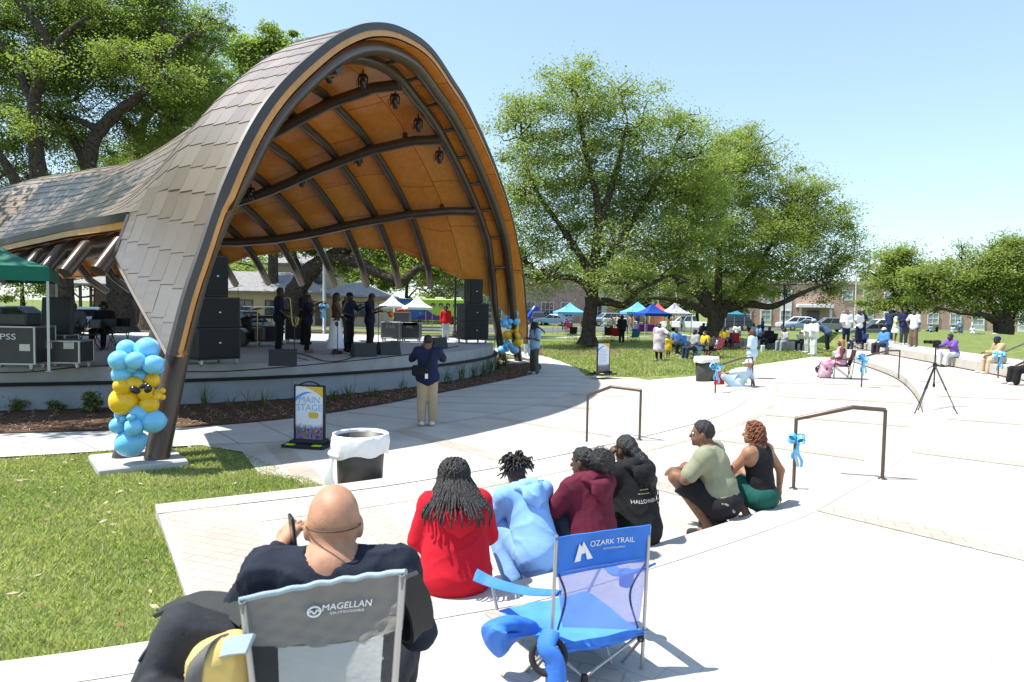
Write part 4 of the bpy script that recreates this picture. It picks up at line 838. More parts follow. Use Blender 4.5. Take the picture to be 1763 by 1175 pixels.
def person(label, pos, yaw, fig, sk, top=None, bottom=None, shoes=None, hair=None, h=.025, group=None, finger_h=None, curl=.5, parts=True, eyes=True, extra=None):
    """top: dict(col, sleeve 'none'|'short'|'long', infl, hood, hem, name); bottom: dict(kind, col, infl); hair: dict(kind, col)"""
    root = empty('person', pos, label, 'person', group, yaw); J, s = f_ = fig.J, fig.s; T, A, L = prims_of(fig); HP, o = head_prims(fig); up = J['nek'] - J['pel']; up /= np.linalg.norm(up)
    feet = [('c', J['ank' + n], J['toe' + n] + np.array([0, 0, .012 * s]), .036 * s, .03 * s, .03) for n in 'RL']
    pals = []; fing = []
    for n in 'RL': p_, fg = fingers(fig, n, curl); pals += p_; fing += fg
    allp = T + A + L + feet + pals
    fine = min(h, .011 if h < .018 else h)
    pieces = []
    lo, hi = bounds(allp, .03 + h); V, F = net(lambda P: sdf(P, allp, 0, .03), lo, hi, h); pieces.append((V, F, 0))
    hh = min(h, max(.0075, h * .55)); npr = [T[-1]]
    def headf(P):
        d = sdf(P, HP + npr, 0, .018)
        for sg in (-1, 1): d = np.maximum(d, -(sd_ell(P, o(sg * .031, .094, .004), np.array([.016, .015, .011]) * fig.hs) + 0) * .6)
        return d
    lo, hi = bounds(HP + npr, .02 + hh); V, F = net(headf, lo, hi, hh); pieces.append((V, F, 0))
    mb = MB()
    for a, b, e, r0, r1 in fing: mb.tube([a, b, e], [r0, (r0 + r1) / 2, r1], 6 if h > .015 else 10); mb.ball(e, r1, 6, 4)
    pieces.append((np.vstack(mb.v), mb.f, 0))
    if eyes:
        mb = MB()
        for sg in (-1, 1): mb.ball(o(sg * .030, .078, .006), .0125 * fig.hs, 8, 6)
        pieces.append((np.vstack(mb.v), mb.f, 1))
        mb = MB()
        for sg in (-1, 1): mb.ball(o(sg * .030, .0865, .006), .0058 * fig.hs, 6, 4)
        mb.tube([o(-.022, .0945, -.056), o(0, .0965, -.057), o(.022, .0945, -.056)], .0022, 4); pieces.append((np.vstack(mb.v), mb.f, 2))
    V, F, MI = mesh_join(pieces); body = link('body', newmesh('body', V, F, [skin(sk), EYEW, DARKEYE], MI, True), root)
    ph = random.random() * 6
    if top:
        inf = top.get('infl', .016); k_ = .045; sl = top.get('sleeve', 'short'); pr = list(T[:4]); am = []
        for i, n in enumerate('RL'):
            if sl in ('short', 'long'):
                a, b = J['sho' + n], J['elb' + n]; e_ = a + (b - a) * (.78 if sl == 'short' else 1); pr.append(('c', a, e_, A[2 * i][3] + .004, A[2 * i][4] + (.012 if sl == 'short' else .008), .05 if sl == 'short' else .024))
            if sl == 'long': a, b = J['elb' + n], J['wri' + n]; pr.append(('c', a, a + (b - a) * .93, A[2 * i + 1][3] + .006, A[2 * i + 1][4] + .006, .02))
        hem = top.get('hem', .0); hz = J['pel'] + up * (-.10 + hem) * s
        if fig.pose == 'stand' or hem < -.08: pr.append(('e', J['pel'] - up * .02 * s, np.array([.165 * fig.g + .008, .125 * fig.g + .01, .16]) * s, None))
        if hem < -.2: pr.append(('c', J['pel'], J['pel'] + up * hem * s, .15 * s * fig.g, .19 * s * fig.g, .1))
        if top.get('hood'):
            xa = J['shoR'] - J['shoL']; xa /= np.linalg.norm(xa); ya = np.cross(up, xa); B = np.stack([xa, ya, up], 1); nk0 = J['nek'] + up * top.get('hdz', 0) * s; w3_ = lambda x, y, z: nk0 + B @ (np.array([x, y, z]) * s)
            pr.append(('e', (J['bel'] + J['pel']) / 2 + up * .05 * s, np.array([.152 * fig.g, .125 * (.3 + .7 * fig.g), .26]) * s, B, .06))
            pr += [('c', w3_(-.085, .03, -.012), w3_(-.045, -.085, -.005), .026 * s, .034 * s, .02), ('c', w3_(.085, .03, -.012), w3_(.045, -.085, -.005), .026 * s, .034 * s, .02), ('c', w3_(-.045, -.085, -.005), w3_(.045, -.085, -.005), .034 * s, .034 * s, .02)]
            yb = -.128 - .045 * (fig.g - 1) - inf; hp_ = [('c', w3_(-.105, yb + .075, -.005), w3_(0, yb - .012, -.05), .030 * s, .040 * s, .03), ('c', w3_(.105, yb + .075, -.005), w3_(0, yb - .012, -.05), .030 * s, .040 * s, .03), ('e', w3_(0, yb + .005, -.085), np.array([.108, .040, .085]) * s, B, .03), ('c', w3_(0, yb - .01, -.10), w3_(0, yb + .012, -.175), .045 * s, .022 * s, .03)]
            hcut = [('e', w3_(0, yb + .045, .035), np.array([.10, .075, .075]) * s, B)]; lo_, hi_ = bounds(hp_, .05)
            Vh, Fh = net(lambda P: np.maximum(sdf(P, hp_, .004, .02) + folds(P, .005 if h < .02 else 0, 40, 1.0), -sdf(P, hcut)), lo_, hi_, h * .9); link('hood', newmesh('hood', Vh, Fh, top.get('mat') or fabric(top['col']), None, True), root)
        lo, hi = bounds(pr, inf + .03 + h); amp = top.get('fold', .0055 if h < .02 else .0)
        nk = J['nek'] + up * (.012 if sl != 'none' else -.02) * s
        def fn(P):
            d = sdf(P, pr, inf, k_)
            if amp: d = d + folds(P, amp, 34, ph) * np.clip(.4 + 2.2 * np.abs(((P - J['che']) @ up) / .3), .35, 1.2)
            if top.get('rib'): d = d - .012 * np.exp(-(((P - hz) @ up - .02) / .03) ** 2)
            d = np.maximum(d, -((P - hz) @ up))
            if not top.get('hood'):
                d = np.maximum(d, -(np.linalg.norm((P - nk - up * .03 * s) * np.array([1, 1, .8]), axis=1) - .074 * s * (.7 + .3 * fig.g)))
            else: d = np.maximum(d, -(sd_cone(P, J['nek'] - up * .02 * s, J['hb'] + up * .2, .062 * s, .075 * s)))
            if sl == 'none':
                for n in 'RL':
                    q = J['sho' + n]; v_ = (q - J['nek']) * np.array([1, 1, .3]); d = np.maximum(d, -(sd_cone((P - q) * np.array([1, .8, .62]), v_ * .10, v_ * .9, .086 * s * (.7 + .3 * fig.g), .12)))
            return d
        V, F = net(fn, lo, hi, h)
        if top.get('rib'):
            def band(P): return np.maximum(sdf(P, pr, inf + .005, k_), np.abs((P - hz) @ up - .030) - .034)
            Vb, Fb = net(band, lo, hi, h); link('hem_band', newmesh('hem', Vb, Fb, ribbed(top['col']), None, True), root)
            for n in 'RL':
                a_, b_ = J['elb' + n], J['wri' + n]; q0, q1 = a_ + (b_ - a_) * .84, a_ + (b_ - a_) * .97; pc = [('c', q0, q1, .038 * s, .033 * s, .01)]; l2, h2 = bounds(pc, .03); Vb, Fb = net(lambda P: sdf(P, pc, .004), l2, h2, h); link('cuff', newmesh('cuff', Vb, Fb, ribbed(top['col']), None, True), root)
        link(top.get('name', 'shirt'), newmesh('top', V, F, top.get('mat') or fabric(top['col']), None, True), root)
    if bottom:
        kd = bottom.get('kind', 'trousers'); inf = bottom.get('infl', .014); pr = [T[0]]; wz = J['pel'] + up * .085 * s
        for i, n in enumerate('RL'):
            a, k2, an = J['hip' + n], J['kne' + n], J['ank' + n]
            if kd in ('trousers', 'leggings', 'wide'):
                w2 = {'trousers': .018, 'leggings': .0, 'wide': .05}[kd]; pr += [('c', a, k2, L[2 * i][3], L[2 * i][4] + w2 * .5, .05), ('c', k2, an + (k2 - an) * .03, L[2 * i + 1][3] + w2 * .5, L[2 * i + 1][4] + w2, .03)]
            elif kd == 'shorts': e_ = a + (k2 - a) * bottom.get('len', .8); pr.append(('c', a, e_, L[2 * i][3] + .006, L[2 * i][4] + .030, .05))
        if kd == 'skirt':
            Ls = bottom.get('len', .35)
            if fig.pose == 'stand': pr.append(('c', J['pel'], J['pel'] - np.array([0, 0, Ls * s]), .13 * s * fig.g, bottom.get('flare', .20) * s, .06))
            else: pr += [('c', J['hipR'], J['kneR'] * .9 + J['kneL'] * .1, .10 * s, .10 * s, .12), ('c', J['hipL'], J['kneL'] * .9 + J['kneR'] * .1, .10 * s, .10 * s, .12), ('c', (J['kneR'] + J['kneL']) / 2, (J['ankR'] + J['ankL']) / 2 + np.array([0, 0, .05]), .15 * s, .19 * s, .1)]
        lo, hi = bounds(pr, inf + .02 + h); amp = .005 if h < .02 else .0
        zcut = (J['pel'][2] - bottom.get('len', .35) * s) if kd == 'skirt' and fig.pose == 'stand' else -9
        def fb(P):
            d = np.maximum(sdf(P, pr[:1], inf, .04), (P - wz) @ up)
            if len(pr) > 1: d = smin(d, sdf(P, pr[1:], inf, .04), .04)
            if amp: d = d + folds(P, amp, 30, ph + 2, (.2, 1, .5))
            if fig.pose == 'stand': d = np.maximum(d, (P - wz) @ up); d = np.maximum(d, zcut - P[:, 2])
            if kd == 'shorts':
                for n in 'RL': a, k2 = J['hip' + n], J['kne' + n]; v_ = (k2 - a) / np.linalg.norm(k2 - a); e_ = a + (k2 - a) * bottom.get('len', .8); d = np.maximum(d, np.where(P[:, 0] * (1 if n == 'R' else -1) >= 0, (P - e_) @ v_, -9))
            return d
        V, F = net(fb, lo, hi, h); link({'skirt': 'skirt', 'shorts': 'shorts'}.get(kd, 'trousers'), newmesh('bottom', V, F, bottom.get('mat') or fabric(bottom['col']), None, True), root)
    if shoes:
        for n in 'RL':
            a, t = J['ank' + n], J['toe' + n]; d = t - a; d[2] = 0; d /= np.linalg.norm(d); pr = [('c', a + np.array([0, 0, -.03 * s]) - d * .035 * s, t + np.array([0, 0, .008 * s]), .044 * s, .036 * s, .02), ('c', a - np.array([0, 0, .02 * s]), a + np.array([0, 0, .005]), .046 * s, .044 * s, .02)]
            zb = t[2] - .035 * s; lo, hi = bounds(pr, .02 + h); hs = min(h, .02); V, F = net(lambda P: np.maximum(sdf(P, pr, .006, .02), zb - P[:, 2]), lo, hi, hs)
            so = link('shoe', newmesh('shoe', V, F, fabric(shoes), None, True), root)
    if hair: make_hair(root, fig, o, hair, hh, h)
    return root
def make_hair(root, fig, o, hair, hh, h):
    kd = hair['kind']; col = hair.get('col', (.012, .010, .010)); M = fig.HM; s = fig.hs; m = mat('hair_%02x%02x%02x' % tuple(int(255 * c ** .45) for c in col), col, hair.get('rough', .5), var=.35, scale=30, bump=.7, bscale=90, spec=.5); rng = np.random.default_rng(int(hair.get('seed', 1)))
    if kd in ('short', 'fade', 'puff', 'pony', 'long', 'afro', 'bun'):
        t = {'short': .010, 'fade': .006, 'puff': .007, 'pony': .010, 'long': .014, 'afro': .045, 'bun': .010}[kd] * s; pr = [('e', o(0, -.012, .028), np.array([.074, .094, .090]) * s + t, M)]; cut = o(0, .052, .050); nrm = M @ np.array([0, .78, -.62]); cut2 = o(0, -.03, -.035 if kd in ('short', 'fade', 'puff', 'bun') else -.06); n2 = M @ np.array([0, .30, -.95]); ex = []
        if kd == 'long': ex = [('c', o(sg * .055, -.035, .02), o(sg * .075, -.060, -.20 * hair.get('len', 1)), .045 * s, .04 * s, .03) for sg in (-1, 1)] + [('c', o(0, -.075, .02), o(0, -.095, -.22 * hair.get('len', 1)), .055 * s, .045 * s, .04)]
        if kd == 'puff': ex = [('e', o(0, -.165, .010), np.array([.112, .095, .105]) * s, M)]
        if kd == 'bun': ex = [('e', o(0, -.10, .07), np.array([.04, .04, .04]) * s, M)]
        if kd == 'pony': ex = [('c', o(.0, -.085, .01), o(.02, -.150, -.07), .050 * s, .056 * s, .03), ('c', o(.02, -.150, -.07), o(.045, -.225, -.22), .060 * s, .058 * s, .03), ('c', o(.045, -.225, -.22), o(.06, -.25, -.37), .055 * s, .03 * s, .03)]
        lo, hi = bounds(pr + ex, .03 + hh)
        def fn(P):
            d = np.maximum(np.maximum(sdf(P, pr), (P - cut) @ nrm), (P - cut2) @ n2)
            for e in ex: q = sd_cone(P, *e[1:5]) if e[0] == 'c' else sd_ell(P, *e[1:4]); d = smin(d, q, .02)
            if h < .02: loc = (P - fig.hc) @ M; d = d + hair.get('amp', .0025) * (np.sin(loc[:, 0] * 150 + 3 * np.sin(loc[:, 2] * 30)) + np.sin(loc[:, 1] * 120 + loc[:, 2] * 60) + (np.sin(loc[:, 2] * 170 + loc[:, 0] * 90) if kd in ('puff', 'afro') else 0))
            return d
        V, F = net(fn, lo, hi, hh); link('hair', newmesh('hair', V, F, m, None, True), root)
        if kd in ('puff', 'pony') and h < .02:       # loose strands
            mb = MB(); c = o(0, -.165, .010)
            for _ in range(520 if kd == 'puff' else 110):
                d = rng.normal(size=3); d /= np.linalg.norm(d)
                if kd == 'puff': a = c + d * np.array([.106, .090, .10]) * s; mb.tube([a, a + d * .012 + rng.normal(size=3) * .006, a + d * .018 + rng.normal(size=3) * .01], .0009, 3, caps=False)
                else:
                    u = rng.random(); a = o(.015 + .035 * u, -.14 - .11 * u, -.02 - .30 * u) + d * .058 * s; ts = np.linspace(0, 1, 8); P = np.array([a + np.array([.012 * math.sin(6 * t + u * 9), .012 * math.cos(6 * t + u * 7), -.11 * t]) for t in ts]); mb.tube(P, .0035, 4, caps=False)
            mb.build('loose_strands', m, root)
    elif kd in ('locs', 'twists', 'curls'):
        mb = MB(); mb.ball(o(0, -.014, .030), np.array([.078, .096, .092]) * s, 18, 12, 0, M)
        n = hair.get('n', 120); ln = hair.get('len', .26); r = hair.get('r', .0085)
        for i in range(n):
            z = 1 - 1.25 * (i + .5) / n; a = i * 2.39996; q = math.sqrt(max(0, 1 - z * z)); d = np.array([q * math.cos(a), q * math.sin(a), z])
            if d[1] > .50 - .6 * max(0, d[2]) and d[2] < .75: continue
            a0 = o(*(np.array([0, -.014, .030]) + d * (.078, .096, .090))); out = M @ d; out[2] *= .4
            if kd == 'locs':
                L_ = ln * (.75 + .5 * rng.random()) * (.55 + .45 * (1 - abs(d[2]))); k = 9; P = [a0 - out * .01]
                for t in np.linspace(.12, 1, k):
                    p = a0 + out * (.035 * (1 - (1 - t) ** 2)) + np.array([0, 0, .012 * math.sin(math.pi * min(1, t * 2.2)) - L_ * t ** 1.3]); hx = p - o(0, -.012, 0); hx[2] = 0; nn = np.linalg.norm(hx)
                    bel = max(0, o(0, 0, .0)[2] - p[2]); dz_ = max(0, p[2] - o(0, 0, .02)[2]) / (.118 * s); rm = .106 * s * math.sqrt(max(0, 1 - dz_ * dz_)) + (min(.23, 1.25 * bel) * max(0, -hx[1] / max(nn, 1e-3)) + min(.045, .25 * bel)); p = p + hx / max(nn, 1e-3) * max(0, rm - nn); P.append(p + rng.normal(size=3) * .0035)
                mb.tube(spline(P, 16), np.linspace(r, r * .75, 16) * (1 + .12 * np.sin(np.arange(16) * 2.4)), 6)
            elif kd == 'twists':
                L_ = ln * (.7 + .6 * rng.random()); b = a0 + out * L_ * .6 + rng.normal(size=3) * .014 + np.array([0, .0, .012]); e = b + np.array([out[0] * .02, out[1] * .02, -L_ * .5]) + rng.normal(size=3) * .012; mb.tube(spline([a0 - out * .008, b, e], 8), np.linspace(r, r * .7, 8), 6)
            else:
                ph = rng.random() * 6; L_ = ln * (.5 + .7 * rng.random()) * (1 if d[1] < .2 else .5); ts = np.linspace(0, 1, 14); P = np.array([a0 + out * .022 * t + np.array([.013 * math.sin(11 * t + ph), .013 * math.cos(11 * t + ph), .01 - L_ * t]) for t in ts])
                mb.tube(P, r, 5)
        mb.build('hair', m, root)
    if kd == 'cap' or hair.get('cap'):
        c = hair.get('cap', col); mb = MB(); mb.lathe([(.0001, .118), (.05, .112), (.078, .085), (.088, .045), (.089, .022)], (0, -.008, 0), 18, 0, True, None, 1.0, 1.12)
        u = np.linspace(-1, 1, 9); G = np.array([[(x * .072, .085 + t * .075 * (1 - .55 * x * x), .030 - .012 * t - .016 * x * x) for x in u] for t in np.linspace(0, 1, 4)]); thick(G, .005, mb)
        mb.xf(M * s, fig.hc); mb.build('cap', fabric(c), root)
# ================================================================ THE FRONT ROW
BR = (.105, .055, .032); DK = (.060, .032, .020); LT = (.34, .175, .105); MD = (.19, .095, .055)
JEAN = (.16, .24, .36); BLK = (.012, .012, .014)
def on(px, py, z): p = at(px, py, z); return (p[0], p[1], z)
# woman in the red hoodie
f = skeleton(1.70, 'ledge', .20, ((.232, .13, .31), (.12, .38, .30)), ((-.232, .13, .31), (-.12, .38, .30)), 1.24, 0, -.25, .20, .9, True)
person('person with shoulder length black locs sitting on the ledge in a bright red hoodie', on(785, 1012, Z2), R(14), f, BR,
       dict(col=(.50, .008, .022), sleeve='long', infl=.030, hood=True, hdz=-.075, hem=-.10, name='hoodie', rib=True, fold=.006), dict(kind='trousers', col=(.46, .010, .022), infl=.018), (.6, .6, .6), dict(kind='locs', n=300, len=.27, r=.0088, seed=2), h=.011)
# boy in the light blue hoodie, head bowed over a phone
f = skeleton(1.62, 'ledge', .48, ((.22, .30, .30), (.04, .52, .26)), ((-.22, .30, .30), (-.06, .52, .26)), .96, .1, -.55, .20, 1.3)
person('person in a pale blue hoodie and sweatpants bowed over a phone', on(924, 972, Z2), R(32), f, DK,
       dict(col=(.24, .46, .86), sleeve='long', infl=.024, hood=True, hem=-.10, name='hoodie', rib=True, fold=.006, hdz=-.02), dict(kind='trousers', col=(.24, .44, .82), infl=.022), (.7, .7, .7), dict(kind='twists', n=190, len=.055, r=.0075, seed=4), h=.011)
# woman with the puff
f = skeleton(1.66, 'ledge', .22, ((.24, .22, .36), (.06, .40, .34)), ((-.24, .22, .36), (-.10, .40, .34)), 1.02, .42, -.12, .20, 1, True)
pw = person('person with a round black hair puff wearing a maroon hooded sweatshirt', on(1024, 960, Z2), R(34), f, BR,
       dict(col=(.110, .012, .030), sleeve='long', infl=.030, hood=True, hem=-.10, name='hoodie', rib=True, fold=.006), dict(kind='trousers', col=(.05, .06, .09), infl=.016), (.1, .1, .1), dict(kind='puff', seed=5, rough=.4), h=.011)
# woman in the black hoodie with a long ponytail, hand at her face
f = skeleton(1.70, 'ledge', .26, ((.24, .20, .34), (.06, .42, .30)), ((-.24, .30, .40), (-.115, .245, .655)), 1.08, .18, -.02, .20, 1, True)
pb = person('person in a black printed hoodie with a long wavy ponytail, fist against the cheek', on(1098, 930, Z2), R(32), f, BR,
       dict(col=(.012, .012, .014), sleeve='long', infl=.028, hood=True, hem=-.09, name='hoodie', rib=True, fold=.006), dict(kind='trousers', col=(.45, .45, .46), infl=.012), (.6, .6, .6), dict(kind='pony', seed=6, rough=.28), h=.011, curl=1.25)
# man in the sage green T-shirt
f = skeleton(1.76, 'ledge', .30, ((.30, .20, .34), (.10, .42, .33)), ((-.30, .26, .34), (.0, .44, .33)), 1.30, .30, -.02, .20, 1.2)
pg_ = person('person in a sage green T-shirt and black shorts with elbows on raised knees', on(1243, 885, Z2), R(60), f, MD,
       dict(col=(.255, .262, .175), sleeve='short', infl=.020, hem=.02, fold=.006), dict(kind='shorts', col=(.014, .014, .017), infl=.024, len=.86), (.03, .03, .03), dict(kind='short', rough=.7), h=.0115)
# woman in the black tank top
f = skeleton(1.64, 'ledge', .16, ((.30, -.02, .33), (.36, .02, .085)), ((-.24, .22, .34), (-.08, .42, .26)), 1.06, .35, -.05, .20, 1, True)
pt = person('person with copper curls in a black tank top and green shorts leaning on one hand', on(1312, 872, Z2), R(40), f, LT,
       dict(col=BLK, sleeve='none', infl=.010, hem=.06, name='tank_top', fold=.004), dict(kind='shorts', col=(.010, .085, .070), infl=.022, len=.6), (.6, .6, .6), dict(kind='curls', n=230, len=.15, r=.0055, col=(.22, .075, .035), seed=8), h=.0115)
# glasses on the man in green
def glasses(root, fig):
    HP, o = head_prims(fig); mb = MB()
    for sg in (-1, 1):
        c = o(sg * .034, .108, .004); M = fig.HM; pts = [c + M @ (np.array([.027 * math.cos(a), 0, .019 * math.sin(a)])) for a in np.linspace(0, 2 * math.pi, 17)]; mb.tube(pts, .0022, 5, caps=False); mb.rod(o(sg * .060, .104, .008), o(sg * .082, .0, .006), .0022, 5)
    mb.rod(o(-.008, .108, .006), o(.008, .108, .006), .002, 5); mb.build('glasses', mat('glasses_frame', (.02, .02, .022), .3), root)
from mathutils.bvhtree import BVHTree
def print_on(root, part, body, size, m, ctr, xd, yd, nd, name='lettering', xs=1.0):
    ob = [c for c in root.children if c.name.split('.')[0] == part][0]; me = ob.data; bv = BVHTree.FromPolygons([v.co[:] for v in me.vertices], [p.vertices[:] for p in me.polygons]); ctr, xd, yd, nd = map(np.array, (ctr, xd, yd, nd))
    def fn(v):
        s_ = ctr + xd * v[0] + yd * v[1] + nd * .5; h_ = bv.ray_cast(Vector(s_), Vector(-nd)); p = np.array(h_[0]) if h_[0] is not None else s_ - nd * .5; return p + nd * (.003 + v[2])
    return textmesh(body, size, m, name, fn, ob, .0003, xs=xs)
M_GOLD = mat('print_gold', (.42, .33, .16), .6); M_PW = mat('print_white', (.62, .60, .55), .6)
for z, t_, sz, m_ in ((.35, 'HALLOWEEN', .040, M_PW), (.46, '\u2592\u2592', .06, M_GOLD)):
    if t_[0] == 'H': print_on(pb, 'hoodie', t_, sz, m_, (-.02, -.1, z), (1, 0, 0), (0, 0, 1), (0, -1, 0))
for i in range(3): print_on(pb, 'hoodie', '-' * (5 - i), .075, M_GOLD, (-.02 + .01 * i, -.1, .415 + .03 * i), (1, 0, 0), (0, 0, 1), (0, -1, 0), 'gold_print')
# the bald man in the camp chair
fb_ = skeleton(1.80, 'chair', -.06, ((.255, .10, .30), (.22, .36, .26)), ((-.315, .06, .34), (-.20, .27, .53)), 1.12, .10, -.20, .42, 1.2, neck=.055)
BALD_POS = (-.55, 2.12, Z2 + .475)
pm = person('bald person in a navy pullover sitting in the grey camp chair and raising a phone', BALD_POS, R(8), fb_, (.46, .235, .145),
       dict(col=(.014, .019, .033), sleeve='long', infl=.013, hem=.0, fold=.012), dict(kind='trousers', col=(.03, .03, .035)), (.1, .1, .1), None, h=.010, curl=.9)

HP_, o_ = head_prims(fb_); mb = MB(); mb.tube([o_(.079 * math.cos(a), -.012 - .099 * math.sin(a), .002 - .012 * math.sin(a)) for a in np.linspace(-.1, math.pi + .1, 30)], .0022, 5); mb.build('glasses_strap', mat('strap_dark', (.03, .025, .022), .6), pm)
# ================================================================ OBJECTS
M_RAIL = mat('brown_painted_steel', (.115, .085, .066), .38, .5, var=.15, scale=6); M_ALU = mat('grey_tube', (.42, .42, .42), .35, .7); M_BLK = mat('black_metal', (.014, .014, .015), .4, .3); M_RUB = mat('black_rubber', (.018, .018, .02), .8)
M_CHROME = mat('chrome', (.6, .6, .6), .2, 1.0)
def on(px, py, z): p = at(px, py, z); return np.array([p[0], p[1], z])
def local(fn, root): return fn
# ---- handrails
def handrail(label, a, b, ha, hb, flat=.35, group='handrails on the terraces'):
    a, b = np.array(a, float), np.array(b, float); root = empty('handrail', a, label, 'handrail', group); d = b - a; d2 = d.copy(); d2[2] = 0; A = np.array([0, 0, ha]); B = d + np.array([0, 0, hb]); K = B - d2 * flat; K[2] = B[2] + .01
    mb = MB(); mb.tube([A + (0, 0, -.015), A + (K - A) * .02, A + (K - A) * .98, K, K + (B - K) * .03, B], .026, 10); mb.build('top_rail', M_RAIL, root)
    for p, h in ((np.zeros(3), ha), (d, hb)):
        mb = MB(); mb.rod(p, p + np.array([0, 0, h]), .020, 10); mb.build('post', M_RAIL, root)
        mb = MB(); mb.lathe([(.0, .012), (.045, .012), (.05, 0)], p, 12); mb.build('base_flange', M_RAIL, root)
    return root
r1 = handrail('brown bent handrail without ribbon beyond the seated row', on(1010, 764, .0), on(1101, 758, Z1), .82, .80, .55)
r2 = handrail('largest brown bent handrail tied with a pale blue bow', on(1366, 842, Z1), on(1519, 825, Z2), .84, .80, .36)
r3 = handrail('small brown handrail with a blue bow near the person in a royal blue polo', on(1483, 667, Z1), on(1547, 652, Z2), .86, .82, .33)
r4 = handrail('brown handrail with a bow in front of the seated person in tan', on(1718, 651, Z2), on(1795, 622, Z3), .72, .80, .2)
r5 = handrail('small brown handrail above the reclining person in jeans', on(1231, 686, .02), on(1294, 665, Z1), .83, .80, .3)
M_RIB = mat('ribbon_blue', (.14, .50, .80), .4, var=.15, scale=25); M_RIB2 = mat('ribbon_pale', (.40, .70, .90), .4)
def bow(label, c, s, seed):
    rng = np.random.default_rng(seed); root = empty('ribbon_bow', c, label, 'bow', 'blue ribbon bows')
    mb = MB()
    for k in range(9):
        a = rng.uniform(0, 2 * math.pi); e = rng.uniform(-.5, .9); d = np.array([math.cos(a) * math.cos(e), math.sin(a) * math.cos(e) * .7, math.sin(e)]) * s * rng.uniform(.8, 1.15); n = np.cross(d, rng.normal(size=3)); n /= np.linalg.norm(n); u = np.linspace(0, 1, 14)
        loop = np.array([d * math.sin(math.pi * t) * (.9 + .1 * t) + np.cross(n, d) * .32 * math.sin(2 * math.pi * t) for t in u]); wv = n * s * .20
        thick(np.stack([loop - wv, loop - wv * .2 + (0, 0, .004), loop + wv], 1), .002, mb, k % 2)
    mb.build('loops', [M_RIB, M_RIB2], root)
    for k in range(3):
        L = s * rng.uniform(1.5, 2.4); x = (k - 1) * s * .35; u = np.linspace(0, 1, 12); P = np.array([(x * t + .02 * math.sin(7 * t + k), -.02 - .01 * k + .02 * math.cos(6 * t), -L * t) for t in u]); wv = np.array([s * .15, s * .06, 0]); mb = MB()
        thick(np.stack([P - wv, P + wv], 1), .002, mb); mb.build('tail', [M_RIB, M_RIB2][k % 2], root)
    return root
def top_of(o, dz): return np.array(o.location) + np.array([0, -.03, dz])
bow('large pale blue ribbon bow tied to the post of the largest handrail', top_of(r2, .58), .135, 1); bow('blue ribbon bow on the handrail beside the person in a pink dress', top_of(r3, .80), .20, 2)
bow('blue ribbon bow on the handrail hiding the face of the seated person in tan', top_of(r4, .70), .21, 3); bow('blue ribbon bow on the handrail above the red bag', top_of(r5, .80), .17, 4)
# ---- litter bins
def bin_(label, c, r, h, far=False):
    root = empty('litter_bin', c, label, 'litter bin', 'lined litter bins'); mb = MB(); mb.lathe([(.0, .01), (r * .80, .01), (r * .82, .0), (r * .86, h * .5), (r * .93, h * .97), (r * .90, h * .97), (r * .80, .05)], (0, 0, 0), 28); mb.build('bin_body', mat('bin_grey', (.055, .055, .052), .5, var=.15, scale=4), root)
    rng = np.random.default_rng(5); N = 56; prof = [(.84, -.42), (.90, -.2), (.96, .0), (.98, .035), (1.02, .03), (1.05, -.04), (1.07, -.16), (1.05, -.30), (1.01, -.40)]; V = []
    for i, (q, z) in enumerate(prof):
        for j in range(N):
            a = 2 * math.pi * j / N; wv = (.018 * math.sin(9 * a + 1.3 * i) + .012 * math.sin(17 * a + i)) * (1 if i > 3 else .8); drop = (-.07 * math.sin(a - .7) * (i > 5)) - (.03 * math.sin(5 * a) * (i > 6)); V.append((math.cos(a) * r * (q + wv), math.sin(a) * r * (q + wv), h + (z * h + drop * h) * (.5 if far else 1)))
    F = [(i * N + j, i * N + (j + 1) % N, (i + 1) * N + (j + 1) % N, (i + 1) * N + j) for i in range(len(prof) - 1) for j in range(N)]
    mb = MB(); mb.add(V, F, 0, True)
    if not far:
        u = np.linspace(0, 1, 10); P = np.array([(-r * .85 - .06 * math.sin(3 * t), -r * .52 - .03, h * (.66 - .68 * t)) for t in u]); wv = np.array([.06, -.03, 0]); thick(np.stack([P - wv * (.4 + u[:, None]), P + np.array([0, -.02, 0]) + 0 * wv, P + wv * (.4 + 1.1 * u[:, None])], 1), .004, mb)
        mb.tube(spline([(-r * 1.0, -r * .3, h * .70), (-r * .93, -r * .55, h * .68), (-r * .6, -r * .92, h * .66)], 10), [.02, .035, .04, .045, .045, .04, .035, .03, .02, .01], 8)
    mb.build('bag_liner', mat('white_plastic', (.78, .78, .78), .35, var=.04, scale=12, spec=.4), root); return root
bin_('grey litter bin with a white liner near the main stage sign', on(620, 838, 0), .335, .66)
bin_('dark litter bin with a white liner beside the reclining person in jeans', on(1215, 662, .02), .36, .84, True)
